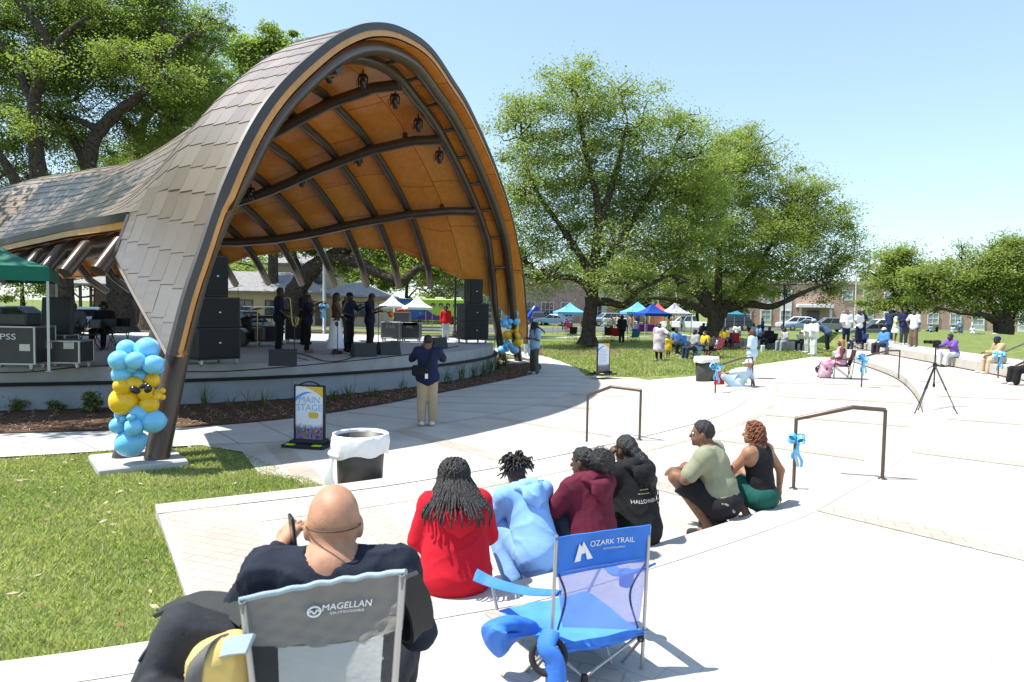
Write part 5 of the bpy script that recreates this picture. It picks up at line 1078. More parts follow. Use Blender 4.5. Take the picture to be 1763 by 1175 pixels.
# ---- standing signs
def sign(label, c, rz, w_, h_, kind):
    root = empty('pavement_sign', c, label, 'sign', None, rz); mb = MB(); mb.prism([(-w_ * .75, -.26), (w_ * .75, -.26), (w_ * .75, .26), (-w_ * .75, .26)], 0, .05); mb.build('base', M_RUB, root); mb = MB(); mb.box((0, 0, .08), (w_ * 1.2, .30, .058), None, .02); mb.build('weight', M_RUB, root)
    for x in (-.24, .24): mb = MB(); mb.box((x * w_ * 2, -.208, .054), (w_ * .30, .085, .008)); mb.build('reflector', mat('neon_yellow', (.62, .80, .02), .5), root)
    mb = MB(); z0 = .10; t = .03; mb.box((-w_ / 2 - t / 2, 0, z0 + h_ / 2), (t, .045, h_)); mb.box((w_ / 2 + t / 2, 0, z0 + h_ / 2), (t, .045, h_)); mb.box((0, 0, z0 + h_ + .012), (w_ + 2 * t, .045, .024)); mb.tube(spline([(-w_ * .38, 0, z0 + h_ + .02), (-.06, 0, z0 + h_ + .07), (.06, 0, z0 + h_ + .07), (w_ * .38, 0, z0 + h_ + .02)], 14), .012, 6); mb.build('frame', M_RUB, root)
    pm_ = bpy.data.materials.get('crowd_print') or bpy.data.materials.new('crowd_print'); pm_.use_nodes = True; n, l = nodes(pm_); b = n['Principled BSDF']; b.inputs['Roughness'].default_value = .35
    if 'V' not in pm_:
        pm_['V'] = 1; tc = n.new('ShaderNodeTexCoord'); vo = n.new('ShaderNodeTexVoronoi'); vo.inputs['Scale'].default_value = 46; l.new(tc.outputs['Object'], vo.inputs['Vector']); sx = n.new('ShaderNodeSeparateXYZ'); l.new(tc.outputs['Object'], sx.inputs[0])
        no = n.new('ShaderNodeTexNoise'); no.inputs['Scale'].default_value = 16; l.new(tc.outputs['Object'], no.inputs['Vector']); ad = n.new('ShaderNodeMath'); ad.operation = 'MULTIPLY_ADD'; l.new(no.outputs[0], ad.inputs[0]); ad.inputs[1].default_value = .16; l.new(sx.outputs[2], ad.inputs[2])
        mr = n.new('ShaderNodeMapRange'); mr.inputs[1].default_value = .36; mr.inputs[2].default_value = .44; l.new(ad.outputs[0], mr.inputs[0]); cr = n.new('ShaderNodeMix'); cr.data_type = 'RGBA'; l.new(mr.outputs[0], cr.inputs[0]); hs = n.new('ShaderNodeMix'); hs.data_type = 'RGBA'; hs.blend_type = 'MULTIPLY'; hs.inputs[0].default_value = .9
        l.new(vo.outputs['Color'], hs.inputs[6]); hs.inputs[7].default_value = (.34, .26, .42, 1); l.new(hs.outputs[2], cr.inputs[6]); cr.inputs[7].default_value = (.74, .76, .84, 1); l.new(cr.outputs[2], b.inputs['Base Color'])
    mb = MB(); mb.box((0, 0, z0 + h_ / 2), (w_, .03, h_)); p = mb.build('poster', pm_, root); yf = -.0165
    def fl(poly, m, nm, dy=0): P = np.array(poly, float); V = np.c_[P[:, 0] * w_ / 2, np.full(len(P), yf - dy), z0 + P[:, 1] * h_]; link(nm, newmesh(nm, V, [tuple(range(len(V)))], m), p)
    yel = mat('poster_yellow', (.68, .44, .05), .4); blu = mat('poster_blue', (.10, .30, .70), .4); pal = mat('poster_blue_letters', (.22, .42, .72), .4)
    fl([(1, .995)] + [(1 - 1.5 * t, .995 - 0) for t in (1,)] + [(-.5 + 1.5 * t, .99 - .20 * t ** 1.7) for t in np.linspace(0, 1, 8)], yel, 'yellow_corner', .001)
    fl([(-1, .80)] + [(-1 + t * 1.2, .80 + .10 * math.sin(t * 2.2)) for t in np.linspace(.05, 1, 8)] + [(-1 + t * 1.2, .885 - .17 * (1 - t) ** 2 + .0) for t in np.linspace(1, 0, 6)], blu, 'blue_arc', .001)
    if kind == 'main':
        for s_, z, sz in (('MAIN', .745, .150), ('STAGE', .60, .150)):
            t_ = textmesh(s_, sz, pal, 'lettering', lambda v, z=z: (v[0], yf - .002 - v[2] * .2, z0 + z * h_ + v[1]), p, .001, xs=1.0)
        q = [(.30 + .72 * c_, .465 + s_ * .055) for c_, s_ in [(math.copysign(abs(math.cos(a)) ** .5, math.cos(a)) * .5, math.copysign(abs(math.sin(a)) ** .5, math.sin(a))) for a in np.linspace(0, 2 * math.pi, 25)[:-1]]]; fl(q, yel, 'gold_button', .001)
    else:
        for i in range(9): fl([(-.8, .78 - i * .055), (.75 - .2 * (i % 3), .78 - i * .055), (.75 - .2 * (i % 3), .765 - i * .055), (-.8, .765 - i * .055)], pal, 'print_line', .001)
    return root
sign('white and gold MAIN STAGE poster stand on a black rubber base by the bin', on(533, 768, 0), R(-10), .47, .86, 'main')
sign('narrow poster stand with fine print on the lawn by the curved walk', on(1038, 645, .13), R(38), .52, .92, 'list')
# ---- balloon columns
M_BB = mat('balloon_blue', (.19, .56, .88), .22, spec=.5, var=.03, scale=2); M_BY = mat('balloon_yellow', (.85, .50, .015), .22, spec=.5); M_BK = mat('balloon_black', (.012, .012, .013), .15)
def balloons(label, cx, cy, Y, L, glasses_):
    base = atY(cx, cy, Y); root = empty('balloon_column', base, label, 'balloon column', 'balloon columns on the shell legs'); rng = np.random.default_rng(9)
    for px, py, r, c in L:
        s = Y / CF; R_ = r * s; p = atY(px, py, Y - .25 + rng.uniform(-.12, .14) + (.10 if r < 7 * 9.2 / Y and Y < 12 else 0) * -1) - base; d = rng.normal(size=3); d[2] *= .4; d[1] = abs(d[1]) + .4; d /= np.linalg.norm(d)
        z = d; x = np.cross(z, (0, 0, 1.0)); x /= np.linalg.norm(x); B = np.stack([x, np.cross(z, x), z], 1); mb = MB(); mb.lathe([(.0001, -1.03), (.35, -.95), (.65, -.76), (.88, -.45), (.99, -.05), (.95, .32), (.78, .66), (.50, .93), (.22, 1.12), (.07, 1.19), (.10, 1.25), (.0001, 1.25)], (0, 0, 0), 22, 0, True, B * R_)
        mb.xf(None, p); mb.build('balloon', {'b': M_BB, 'y': M_BY}[c], root)
    mb = MB(); s = Y / CF
    for (x0, y0), (x1, y1), r in glasses_: 
        a, b = atY(x0, y0, Y - .52) - base, atY(x1, y1, Y - .52) - base; u = np.linspace(0, 1, 10)[:, None]; mb.tube(a * (1 - u) + b * u, r * s * np.clip(np.sin(np.pi * (.08 + .84 * u[:, 0])) ** .5, .1, 1), 10)
    mb.build('sunglasses_balloon', M_BK, root)
    return root
NL = [(253, 602, 21, 'b'), (218, 601, 16, 'b'), (205, 621, 17, 'b'), (233, 621, 15, 'b'), (263, 628, 16, 'b'), (209, 645, 16, 'b'), (240, 648, 15, 'b'), (270, 634, 12, 'b'), (225, 632, 12, 'b'), (210, 665, 14, 'y'), (230, 662, 14, 'y'), (262, 655, 13, 'y'), (215, 691, 25, 'y'), (252, 677, 15, 'y'), (257, 697, 16, 'y'), (272, 677, 7, 'y'), (280, 673, 5, 'y'), (271, 683, 6, 'y'), (280, 684, 5, 'y'),
      (209, 715, 11, 'b'), (240, 713, 17, 'b'), (205, 733, 15, 'b'), (230, 736, 14, 'b'), (264, 726, 20, 'b'), (224, 763, 24, 'b'), (213, 722, 6, 'b'), (225, 719, 6, 'b'), (221, 731, 6, 'b'), (232, 730, 5, 'b')]
balloons('large column of sky blue and yellow balloons with black balloon sunglasses at the leg nearest the lawn', 240, 790, 9.3, NL, [((224, 668), (240, 676), 6), ((240, 668), (255, 662), 4), ((252, 676), (258, 664), 6)])
FLb = [(885, 541, 8, 'b'), (875, 546, 4.5, 'b'), (868, 557, 8, 'b'), (878, 554, 5, 'b'), (889, 554, 6.5, 'b'), (876, 563, 5, 'b'), (889, 562, 4.5, 'b'), (882, 570, 4.5, 'y'), (889, 570, 4.5, 'y'), (873, 577, 8, 'y'), (889, 578, 6, 'y'), (891, 590, 8, 'y'), (873, 591, 6, 'b'), (880, 597, 6, 'b'), (886, 603, 7.5, 'b'), (864, 603, 7.5, 'b'), (873, 602, 4.5, 'b'), (870, 596, 5, 'b'), (890, 565, 3.5, 'y')]
balloons('smaller far column of blue and yellow balloons tied to the leg beside the curved walk', 880, 625, 27.4, FLb, [((885, 573), (886, 584), 2.5), ((881, 589), (886, 584), 2)])
# ---- camera tripod
c = np.array([*on(1606, 700, Z2)]); root = empty('camera_tripod', c, 'black video camera on a spindly tripod standing alone on the paving', 'tripod')
H_ = 1.12; k_ = c[1] / CF
for px, py in ((1575, 712), (1581, 706), (1648, 713)):
    q = on(px, py, Z2) - c; mb = MB(); mb.rod((0, 0, H_ * .76), q * .52 + np.array([0, 0, H_ * .365]), .017, 8); mb.rod(q * .50 + np.array([0, 0, H_ * .38]), q, .011, 8); mb.ball(q + (0, 0, .01), .016, 8, 6); mb.ball(q * .51 + np.array([0, 0, H_ * .37]), .022, 8, 6); mb.build('leg', M_BLK, root)
mb = MB(); mb.rod((0, 0, .42), (0, 0, H_ * 1.10), .014, 8); mb.lathe([(.02, .40), (.026, .44), (.02, .48)], (0, 0, 0), 10); mb.lathe([(.03, H_ * .72), (.045, H_ * .76), (.03, H_ * .80)], (0, 0, 0), 10); mb.rod((0, 0, H_ * .78), (-.16, .0, H_ * .68), .008, 6); mb.build('centre_column', M_BLK, root)
mb = MB(); 
for q in ((-.28, -.06), (.27, -.05)): mb.rod((0, 0, .50), (q[0], q[1], .52), .005, 5)
mb.build('spreader', M_BLK, root)
mb = MB(); mb.box((0, 0, H_ * 1.12), (.09, .09, .07), None, .01); mb.rod((0, 0, H_ * 1.13), (.26, -.1, H_ * 1.10), .010, 6); mb.build('pan_head', M_BLK, root)
mb = MB(); mb.box((-.01, 0, H_ * 1.185), (.20, .10, .08), roty(.08), .015); mb.lathe([(.035, -.14), (.035, 0), (.028, 0), (.0001, -.01)], (-.10, 0, H_ * 1.19), 12, 0, True, roty(R(90))); mb.box((.0, -.055, H_ * 1.20), (.10, .012, .065), None, .004)
tag(mb.build('video_camera', M_BLK, None, c), 'small black camcorder clamped on the lone tripod', 'camera')
# ---- the blue folding chair and the grey one
def cloth(name, root, P, nu, nv, t, m, sag=(0, 0, 0), wr=.0, seed=0, up=None):
    """bilinear patch through 4 corners with sag and creases"""
    rng = np.random.default_rng(seed); P = np.asarray(P, float); u = np.linspace(0, 1, nu)[:, None, None]; v = np.linspace(0, 1, nv)[None, :, None]
    G = (P[0] * (1 - u) + P[1] * u) * (1 - v) + (P[3] * (1 - u) + P[2] * u) * v; b = (4 * u * (1 - u)) * (4 * v * (1 - v)); G = G + np.asarray(sag) * b
    if wr: n = np.cross(P[1] - P[0], P[3] - P[0]); n /= np.linalg.norm(n); G = G + n * wr * (np.sin(9 * u + 5 * v + seed) * np.sin(13 * v - 4 * u + 1.7 * seed) + .5 * np.sin(23 * u * (1 - v) + 17 * v + seed))
    mb = MB(); thick(G, t, mb); return mb.build(name, m, root), G
def meshmat(name, col, a):
    m = mat(name, col, .6); n, l = nodes(m); tr = n.new('ShaderNodeBsdfTransparent'); mx = n.new('ShaderNodeMixShader'); mx.inputs[0].default_value = a; l.new(tr.outputs[0], mx.inputs[1]); l.new(n['Principled BSDF'].outputs[0], mx.inputs[2]); l.new(mx.outputs[0], n['Material Output'].inputs[0]); return m
M_CB = fabric((.045, .19, .66), .6, .10, 'chair_blue_cloth'); M_CBL = fabric((.075, .26, .72), .6, .12, 'chair_blue_seat'); M_CM = meshmat('chair_mesh', (.26, .36, .82), .46)
def pt3(px, py, Y): return atY(px, py, Y)
cc = np.array([*on(1030, 1215, Z2)]); root = empty('folding_chair', cc, 'empty bright blue folding camp chair with a mesh back and white logo', 'chair', 'folding camp chairs')
def q(px, py, Y): return atY(px, py, Y) - cc
Pl, Pr = [q(962, 930, 3.36), q(960, 1075, 3.36)], [q(1119, 905, 3.52), q(1103, 1190, 3.52)]
for nm, a, b in (('rear_post', q(958, 922, 3.36), q(949, 1120, 3.34)), ('rear_post', q(1118, 905, 3.52), q(1103, 1186, 3.52)), ('front_post', q(848, 1010, 3.80), q(856, 1050, 3.80)), ('front_post', q(1040, 965, 4.02), q(1012, 1020, 3.98))):
    mb = MB(); mb.rod(a, b, .0095, 10); mb.build(nm, M_ALU, root)
for a, b in ((q(1098, 1096, 3.52), q(1005, 1168, 3.36)), (q(1104, 1100, 3.50), q(1030, 1190, 3.7)), (q(1042, 1112, 3.62), q(1068, 1190, 3.5)), (q(892, 1170, 3.5), q(935, 1125, 3.4)), (q(886, 1125, 3.7), q(904, 1190, 3.7)), (q(975, 1140, 3.4), q(1010, 1172, 3.36)), (q(905, 1175, 3.6), q(960, 1100, 3.36))):
    mb = MB(); mb.rod(a, b, .0085, 8); mb.build('cross_brace', M_ALU, root)
for p in (q(1103, 1098, 3.515), q(1006, 1168, 3.36), q(950, 1118, 3.34)): mb = MB(); mb.box(p, (.035, .035, .045), None, .008); mb.build('joint', M_RUB, root)
band, G = cloth('back_band', root, [q(956, 926, 3.35), q(1120, 903, 3.51), q(1118, 964, 3.53), q(958, 994, 3.37)], 24, 12, .004, M_CB, (0, .05, .012), .0035, 3)
def bandpt(u, v, off): i = u * 23; j = v * 11; a = int(min(i, 22)); b = int(min(j, 10)); fu, fv = i - a, j - b; p = (G[a, b] * (1 - fu) + G[a + 1, b] * fu) * (1 - fv) + (G[a, b + 1] * (1 - fu) + G[a + 1, b + 1] * fu) * fv; return p + np.array([.1, -.99, .05]) * off
M_LOGO = mat('logo_white', (.80, .82, .86), .5)
textmesh('OZARK TRAIL', .044, M_LOGO, 'lettering', lambda v: bandpt(.60 + v[0] / .55, .44 - v[1] / .20, .007 + v[2]), band, .0004, xs=.95)
textmesh('OUTDOOR EQUIPMENT', .012, M_LOGO, 'lettering', lambda v: bandpt(.62 + v[0] / .55, .62 - v[1] / .20, .007 + v[2]), band, .0004)
tri = [(-.06, -.045), (-.028, .028), (-.016, .010), (-.004, .035), (.046, -.045), (.012, -.045), (.004, -.02), (-.018, -.02), (-.026, -.045)]
link('mountain_logo', newmesh('logo', [bandpt(.30 + x / .55, .50 - y / .17, .008) for x, y in tri], [(0, 1, 2, 7, 8), (2, 3, 4, 5, 6, 7)], M_LOGO), band)
cloth('back_mesh', root, [q(960, 985, 3.37), q(1117, 960, 3.53), q(1098, 1085, 3.50), q(968, 1080, 3.40)], 14, 12, .002, M_CM, (0, .07, 0), .002, 5)
for e, (a, b, c_) in enumerate(((q(962, 988, 3.37), q(974, 1030, 3.40), q(960, 1085, 3.37)), (q(1116, 962, 3.53), q(1085, 1020, 3.53), q(1098, 1082, 3.50)))): mb = MB(); mb.tube(spline([a, b, c_], 14), .006, 6); mb.build('edge_binding', mat('navy_binding', (.012, .03, .12), .6), root)
seat, G2 = cloth('seat', root, [q(858, 1052, 3.82), q(1010, 1018, 3.98), q(1112, 1092, 3.50), q(955, 1118, 3.34)], 22, 22, .004, M_CBL, (0, 0, -.035), .006, 2)
cloth('seat_apron', root, [q(955, 1110, 3.335), q(1116, 1084, 3.50), q(1085, 1100, 3.50), q(978, 1124, 3.34)], 18, 8, .004, M_CB, (0, -.02, -.02), .008, 6)
arm = spline([q(818, 990, 3.86), q(850, 1004, 3.80), q(905, 1018, 3.55), q(966, 1022, 3.35)], 16); wv = np.linspace(.042, .018, 16)[:, None] * np.array([[.25, .75, .5]])
mb = MB(); thick(np.stack([arm - wv, arm + (0, 0, .008), arm + wv], 1), .008, mb); mb.build('armrest', M_CB, root)
arm = spline([q(1040, 962, 4.05), q(1060, 985, 3.95), q(1090, 985, 3.75), q(1120, 975, 3.52)], 12); mb = MB(); wv = np.array([.03, .01, .012]); thick(np.stack([arm - wv, arm + wv], 1), .010, mb); mb.build('armrest', M_CB, root)
mb = MB(); mb.lathe([(.045, .075), (.040, .0), (.0001, -.002)], q(1078, 1008, 3.85), 16); mb.lathe([(.047, .075), (.050, .082), (.040, .082), (.035, .01)], q(1078, 1008, 3.85), 16); mb.build('cup_holder', M_CB, root)
oc = spline([(830, 1080), (850, 1066), (885, 1060), (922, 1072), (926, 1090), (904, 1096), (884, 1108), (872, 1124), (858, 1132), (842, 1118), (832, 1100)], 44, True); om = np.array([872, 1090.]); rings = []
for k in np.linspace(.03, 1, 10): rings.append([q(*(om + (p - om) * k), 3.46 - .10 * (1 - k ** 2) ** .7 + .012 * math.sin(11 * k + 5 * j / 44 * 6.28) * k + .0012 * (p[0] - 872)) for j, p in enumerate(np.vstack([oc, oc[:1]]))])
mb = MB(); thick(rings, .006, mb); mb.build('side_flap', M_CB, root)
mb = MB(); a = np.linspace(0, 2 * math.pi, 25); ctr = q(944, 1130, 3.28); mb.tube([ctr + np.array([math.cos(t) * .082, .02 * math.sin(t), math.sin(t) * .080]) for t in a], .016, 8, caps=False); mb.build('carry_ring', M_RUB, root)
mb = MB(); mb.tube(spline([q(950, 1085, 3.30), q(940, 1115, 3.26), q(955, 1140, 3.25), q(958, 1200, 3.25)], 14), np.linspace(.05, .062, 14), 12, 0, True, True, .5); mb.build('carry_bag', M_CB, root)
# grey chair round the bald man
M_CG = fabric((.20, .19, .178), .7, .06, 'chair_grey_cloth'); M_CG2 = fabric((.36, .37, .37), .75, .05, 'chair_grey_mesh'); M_CD = fabric((.035, .036, .038), .8, .1, 'chair_dark_cloth'); M_PIPE = fabric((.30, .38, .44), .6, .05, 'chair_piping')
cc = np.array([-.50, 2.0, Z2]); root = empty('folding_chair', cc, 'grey folding camp chair with a printed backrest holding the bald person', 'chair', 'folding camp chairs')
TLc, TRc = q(412, 1036, 1.80), q(699, 987, 1.86); BLc, BRc = q(440, 1250, 1.78), q(680, 1250, 1.84)
def backpt(u, v, off=0.0):
    p = (TLc * (1 - u) + TRc * u) * (1 - v) + (BLc * (1 - u) + BRc * u) * v; return p + np.array([0, .055 * 4 * u * (1 - u) + .010 * math.sin(6 * v), -.012 * 4 * u * (1 - u) * (1 - v)]) + np.array([.15, -.98, .1]) * off
def patch(name, us, vs, m, t=.004, wr=.0, off=0.0, parent=None):
    G_ = [[backpt(u, v(u) if callable(v) else v, off + wr * (math.sin(31 * u + 11 * v0) * math.sin(9 * v0 + 7 * u) + .6 * math.sin(17 * u - 25 * v0))) for v0, v in zip(np.linspace(0, 1, len(vs)), vs)] for u in us]; mb = MB(); thick(G_, t, mb); return mb.build(name, m, parent or root)
us = np.linspace(0, 1, 30); low = lambda u: .40 + .10 * 4 * u * (1 - u) - .02
bk = patch('backrest', us, [(lambda u, k=k: low(u) * k) for k in np.linspace(0, 1, 14)], M_CG, .005, .0045)
patch('mesh_panel', np.linspace(.16, .88, 20), [(lambda u, k=k: low(u) + (1.0 - low(u)) * k) for k in np.linspace(-.02, 1, 12)], M_CG2, .003, .001, .002)
for u0, u1 in ((.02, .17), (.87, .98)): patch('side_panel', np.linspace(u0, u1, 6), [(lambda u, k=k: low(u) + (1.0 - low(u)) * k) for k in np.linspace(-.02, 1, 10)], M_CD, .003, .002, .003)
mb = MB(); mb.tube([backpt(u, -.012 + .008 * math.sin(40 * u) * math.sin(3 * u), .002) for u in np.linspace(0, 1, 40)], .0085, 8); mb.build('piping', M_PIPE, root)
for u in (.022, .975): mb = MB(); mb.rod(backpt(u, .02, .014), backpt(u, 1.0, .014), .0095, 10); mb.build('post', M_ALU, root)
for u, s_ in ((.022, 1), (.975, 1)): 
    mb = MB(); G_ = [[backpt(u + .035 * (k - .5), v, .026 - .016 * abs(2 * k - 1) ** 2) for k in np.linspace(0, 1, 7)] for v in np.linspace(.0, .34, 8)]; thick(G_, .004, mb); mb.build('post_pocket', M_CG, root)
def lw(v, u0, v0, k): return backpt(u0 + v[0] * k, v0 - v[1] * k * 1.05, .012 + v[2] * .3)
textmesh('MAGELLAN', .037, M_LOGO, 'lettering', lambda v: lw(v, .61, .185, 1.75), bk, .0004, shear=.15)
textmesh('OUTDOORS', .013, M_LOGO, 'lettering', lambda v: lw((v[0] * 1.8, v[1], v[2]), .61, .232, 1.75), bk, .0004)
mb = MB(); mb.tube([lw((.023 * math.cos(a), .021 * math.sin(a), 0), .40, .20, 1.75) for a in np.linspace(0, 2 * math.pi, 25)], .0028, 5, caps=False); mb.tube([lw((-.017 + .034 * t, .007 * math.sin(t * 9.4) - .002, 0), .40, .20, 1.75) for t in np.linspace(0, 1, 16)], .0026, 5); mb.build('logo', M_LOGO, bk)
a0 = [q(290, 1060, 2.35), q(330, 1045, 2.25), q(380, 1045, 2.1), q(430, 1060, 1.9)]
for nm, L_, w2 in (('armrest', [q(286, 1050, 2.30), q(330, 1034, 2.25), q(400, 1044, 2.05), q(440, 1066, 1.86)], .035), ('armrest', [q(700, 1000, 1.92), q(722, 1040, 2.0), q(726, 1090, 2.1), q(700, 1085, 2.15)], .03)):
    P = spline(L_, 14); mb = MB(); wv = np.array([w2, .015, .02]); thick(np.stack([P - wv, P + (0, 0, .012), P + wv], 1), .016, mb); mb.build(nm, M_CD, root)
mb = MB(); P = spline([q(372, 1122, 1.80), q(400, 1112, 1.76), q(432, 1108, 1.74)], 8); wv = np.array([.006, .012, .02]); thick(np.stack([P - wv, P + wv], 1), .012, mb); mb.build('arm_strap', M_PIPE, root)
mb = MB(); u = np.linspace(0, 1, 10); thick([[q(452 + 232 * a_, 1210 - 40 * b_, 1.85 + .5 * b_) + np.array([0, 0, -.04 * math.sin(math.pi * a_)]) for a_ in u] for b_ in u], .005, mb); mb.build('seat', M_CD, root)
for px, Y in ((452, 2.3), (690, 2.35)): mb = MB(); p = q(px, 1180, Y); mb.rod(p, (p[0], p[1], 0), .0095, 8); mb.build('front_leg', M_ALU, root)
for u in (.022, .975): mb = MB(); p = backpt(u, 1.0, .014); mb.rod(p, (p[0], p[1] - .03, 0), .0095, 8); mb.build('rear_leg', M_ALU, root)
# backpack and the yellow cloth hung on the chair
def blob(name, prims, m, h, label, cat, amp=.006, fr=26):
    lo, hi = bounds(prims, .04); ctr = (lo + hi) / 2; ctr[2] = lo[2]
    V, F = net(lambda P: sdf(P, prims, 0, .05) + folds(P, amp, fr, 1.0), lo, hi, h); o = link(name, newmesh(name, V - ctr, F, m, None, True), None, ctr); return tag(o, label, cat)
w3 = lambda px, py, Y: atY(px, py, Y)
BC = w3(308, 1178, 1.88); BM = rotz(R(18)) @ roty(R(24)) @ rotx(R(-8))
def sd_box(P, c, hsz, M, r): q = np.abs((P - c) @ M) - (np.array(hsz) - r); return np.linalg.norm(np.maximum(q, 0), axis=1) + np.minimum(q.max(1), 0) - r
pk = lambda x, y, z: BC + BM @ np.array([x, y, z])
V_, F_ = net(lambda P: smin(sd_box(P, BC, (.125, .095, .205), BM, .065), sd_box(P, pk(-.01, -.115, -.07), (.10, .045, .11), BM, .03), .012) + folds(P, .006, 30, 2.0), BC - .32, BC + .32, .010)
bb = np.array([BC[0], BC[1], BC[2] - .25]); bp_ = tag(link('backpack', newmesh('backpack', V_ - bb, F_, fabric((.030, .032, .038), .8, .2), None, True), None, bb), 'black backpack slumped against the arm of the grey camp chair', 'backpack')
for x in (-.07, -.035, .0, .035): mb = MB(); mb.beam(pk(x, -.168, -.10) - bb, pk(x, -.168, .0) - bb, .014, .005); mb.build('webbing', fabric((.085, .09, .10), .7), bp_)
mb = MB(); mb.tube([pk(.126 * math.cos(a), -.045, .168 * math.sin(a) + .03) - bb for a in np.linspace(.1, math.pi - .1, 24)], .005, 5); mb.build('zip', fabric((.05, .05, .055), .5), bp_)
mb = MB(); P = spline([w3(404, 1096, 1.84), w3(362, 1108, 1.79), w3(338, 1145, 1.74), w3(330, 1210, 1.74)], 14); wv = np.array([.022, .0, .015]); thick(np.stack([P - wv, P + (0, -.008, 0), P + wv], 1), .008, mb); mb.xf(None, -bb); mb.build('strap', fabric((.12, .115, .11), .8), bp_)
blob('jacket', [('c', w3(405, 1105, 1.83), w3(365, 1140, 1.80), .035, .05), ('c', w3(365, 1140, 1.80), w3(350, 1260, 1.8), .06, .085), ('c', w3(420, 1120, 1.83), w3(415, 1260, 1.82), .03, .06)], fabric((.62, .46, .16), .8, .1), .010, 'mustard yellow jacket draped between the backpack and the grey chair', 'jacket', .010, 30)
# the phone in the bald person's hand
mb = MB(); ph = atY(505, 925, 2.36); mb.box((0, 0, 0), (.012, .075, .155), rotz(R(28)) @ roty(R(-6)), .004); tag(mb.build('phone', mat('phone_black', (.012, .014, .02), .2), None, ph), 'black phone held up beside the head of the bald person', 'phone')
mb = MB(); ph = at(880, 876, Z2 + .36); ph = atY(864, 880, 5.25); mb.box((0, 0, 0), (.075, .012, .15), rotx(R(-60)) @ rotz(R(20)), .004); tag(mb.build('phone', mat('phone_black', (.012, .014, .02), .2), None, ph), 'dark phone in the hand of the person in the pale blue hoodie', 'phone')
# ================================================================ ON THE STAGE
ZS_ = .88
M_SPK = mat('speaker_black', (.020, .021, .023), .6, var=.15, scale=6); M_GRILL = mat('speaker_grille', (.012, .012, .013), .75, bump=.5, bscale=400)
def speaker(name, label, c, size, rz, cat, handles=2, group=None):
    root = empty(name, c, label, cat, group, rz); w_, d_, h_ = size; mb = MB(); mb.box((0, 0, h_ / 2), (w_, d_, h_), None, .018); mb.build('cabinet', M_SPK, root)
    mb = MB(); mb.box((0, -d_ / 2 - .006, h_ / 2), (w_ * .92, .014, h_ * .90), None, .005); mb.build('grille', M_GRILL, root)
    for sx in (-1, 1):
        for k in range(handles): mb = MB(); mb.box((sx * (w_ / 2 + .003), (k - (handles - 1) / 2) * d_ * .42, h_ * .55), (.012, .11, .16), None, .005); mb.build('handle', mat('handle_dark', (.006, .006, .006), .5), root)
    mb = MB(); mb.box((0, -d_ / 2 - .016, h_ * .5), (.05, .006, .03)); mb.build('badge', M_ALU, root)
    return root
def dolly(label, c, w_, d_, rz):
    root = empty('speaker_dolly', c, label, 'dolly', 'speaker dollies', rz); mb = MB(); mb.box((0, 0, .155), (w_, d_, .035), None, .006); mb.build('board', M_BLK, root)
    for sx in (-1, 1):
        for sy in (-1, 1): mb = MB(); mb.lathe([(.0, -.02), (.06, -.02), (.065, 0), (.06, .02), (.0, .02)], (sx * w_ * .42, sy * d_ * .42, .065), 14, 0, True, roty(R(90))); mb.box((sx * w_ * .42, sy * d_ * .42, .11), (.06, .08, .06)); mb.build('caster', M_ALU, root)
def stack(px, py, rz, side):
    c = on(px, py, ZS_); dolly('wheeled dolly under the ' + side + ' speaker tower', c, .95, .85, rz); g = 'loudspeakers of the two towers'
    speaker('subwoofer', 'lower black subwoofer of the ' + side + ' speaker tower', c + (0, 0, .174), (.98, .82, .66), rz, 'subwoofer', 2, g); speaker('subwoofer', 'upper black subwoofer of the ' + side + ' speaker tower', c + (0, 0, .84), (.98, .82, .66), rz, 'subwoofer', 2, g)
    speaker('loudspeaker', 'tall black loudspeaker crowning the ' + side + ' tower', c + rotz(rz) @ np.array([.04, .05, 1.505]), (.56, .50, .92), rz + R(6), 'loudspeaker', 1, g)
stack(362, 628, R(52), 'near'); stack(813, 591, R(28), 'far')
def wedge(label, px, py, rz):
    root = empty('stage_monitor', on(px, py, ZS_), label, 'stage monitor', 'floor monitors along the stage front', rz); mb = MB(); A = np.array([[0, 1, 0], [0, 0, 1], [1, 0, 0]], float).T
    mb.prism([(-.22, 0), (.22, 0), (.25, .12), (.06, .36), (-.12, .36)], -.30, .30, 0, np.array([[0, 0, 1], [1, 0, 0], [0, 1, 0]], float)); mb.build('cabinet', M_SPK, root)
    mb = MB(); a = np.array([.245, .135]); b = np.array([.075, .345]); n = np.array([.78, .62]) * .006; mb.add([(-.28, a[0] + n[0], a[1] + n[1]), (.28, a[0] + n[0], a[1] + n[1]), (.28, b[0] + n[0], b[1] + n[1]), (-.28, b[0] + n[0], b[1] + n[1])], [(0, 1, 2, 3)]); mb.build('grille', M_GRILL, root)
wedge('black floor monitor in front of the saxophone player', 487, 629, R(18)); wedge('black floor monitor in front of the singer in white', 626, 614, R(30)); wedge('black floor monitor in front of the trumpet player', 668, 611, R(35)); wedge('black floor monitor behind the head of the photographer', 752, 600, R(40))
def micstand(label, px, py, boom=True, tall=1.45):
    root = empty('microphone_stand', on(px, py, ZS_), label, 'microphone stand', 'microphone stands on stage'); mb = MB(); mb.rod((0, 0, .08), (0, 0, tall), .011, 6); mb.build('pole', M_BLK, root)
    for a in (0.4, 2.5, 4.6): mb = MB(); mb.rod((0, 0, .10), (.34 * math.cos(a), .34 * math.sin(a), .012), .010, 6); mb.build('leg', M_BLK, root)
    if boom: mb = MB(); mb.rod((.18, 0, tall + .10), (-.45, -.1, tall - .06), .009, 6); mb.rod((-.45, -.1, tall - .06), (-.58, -.12, tall - .12), .022, 8); mb.build('boom_arm', M_BLK, root)
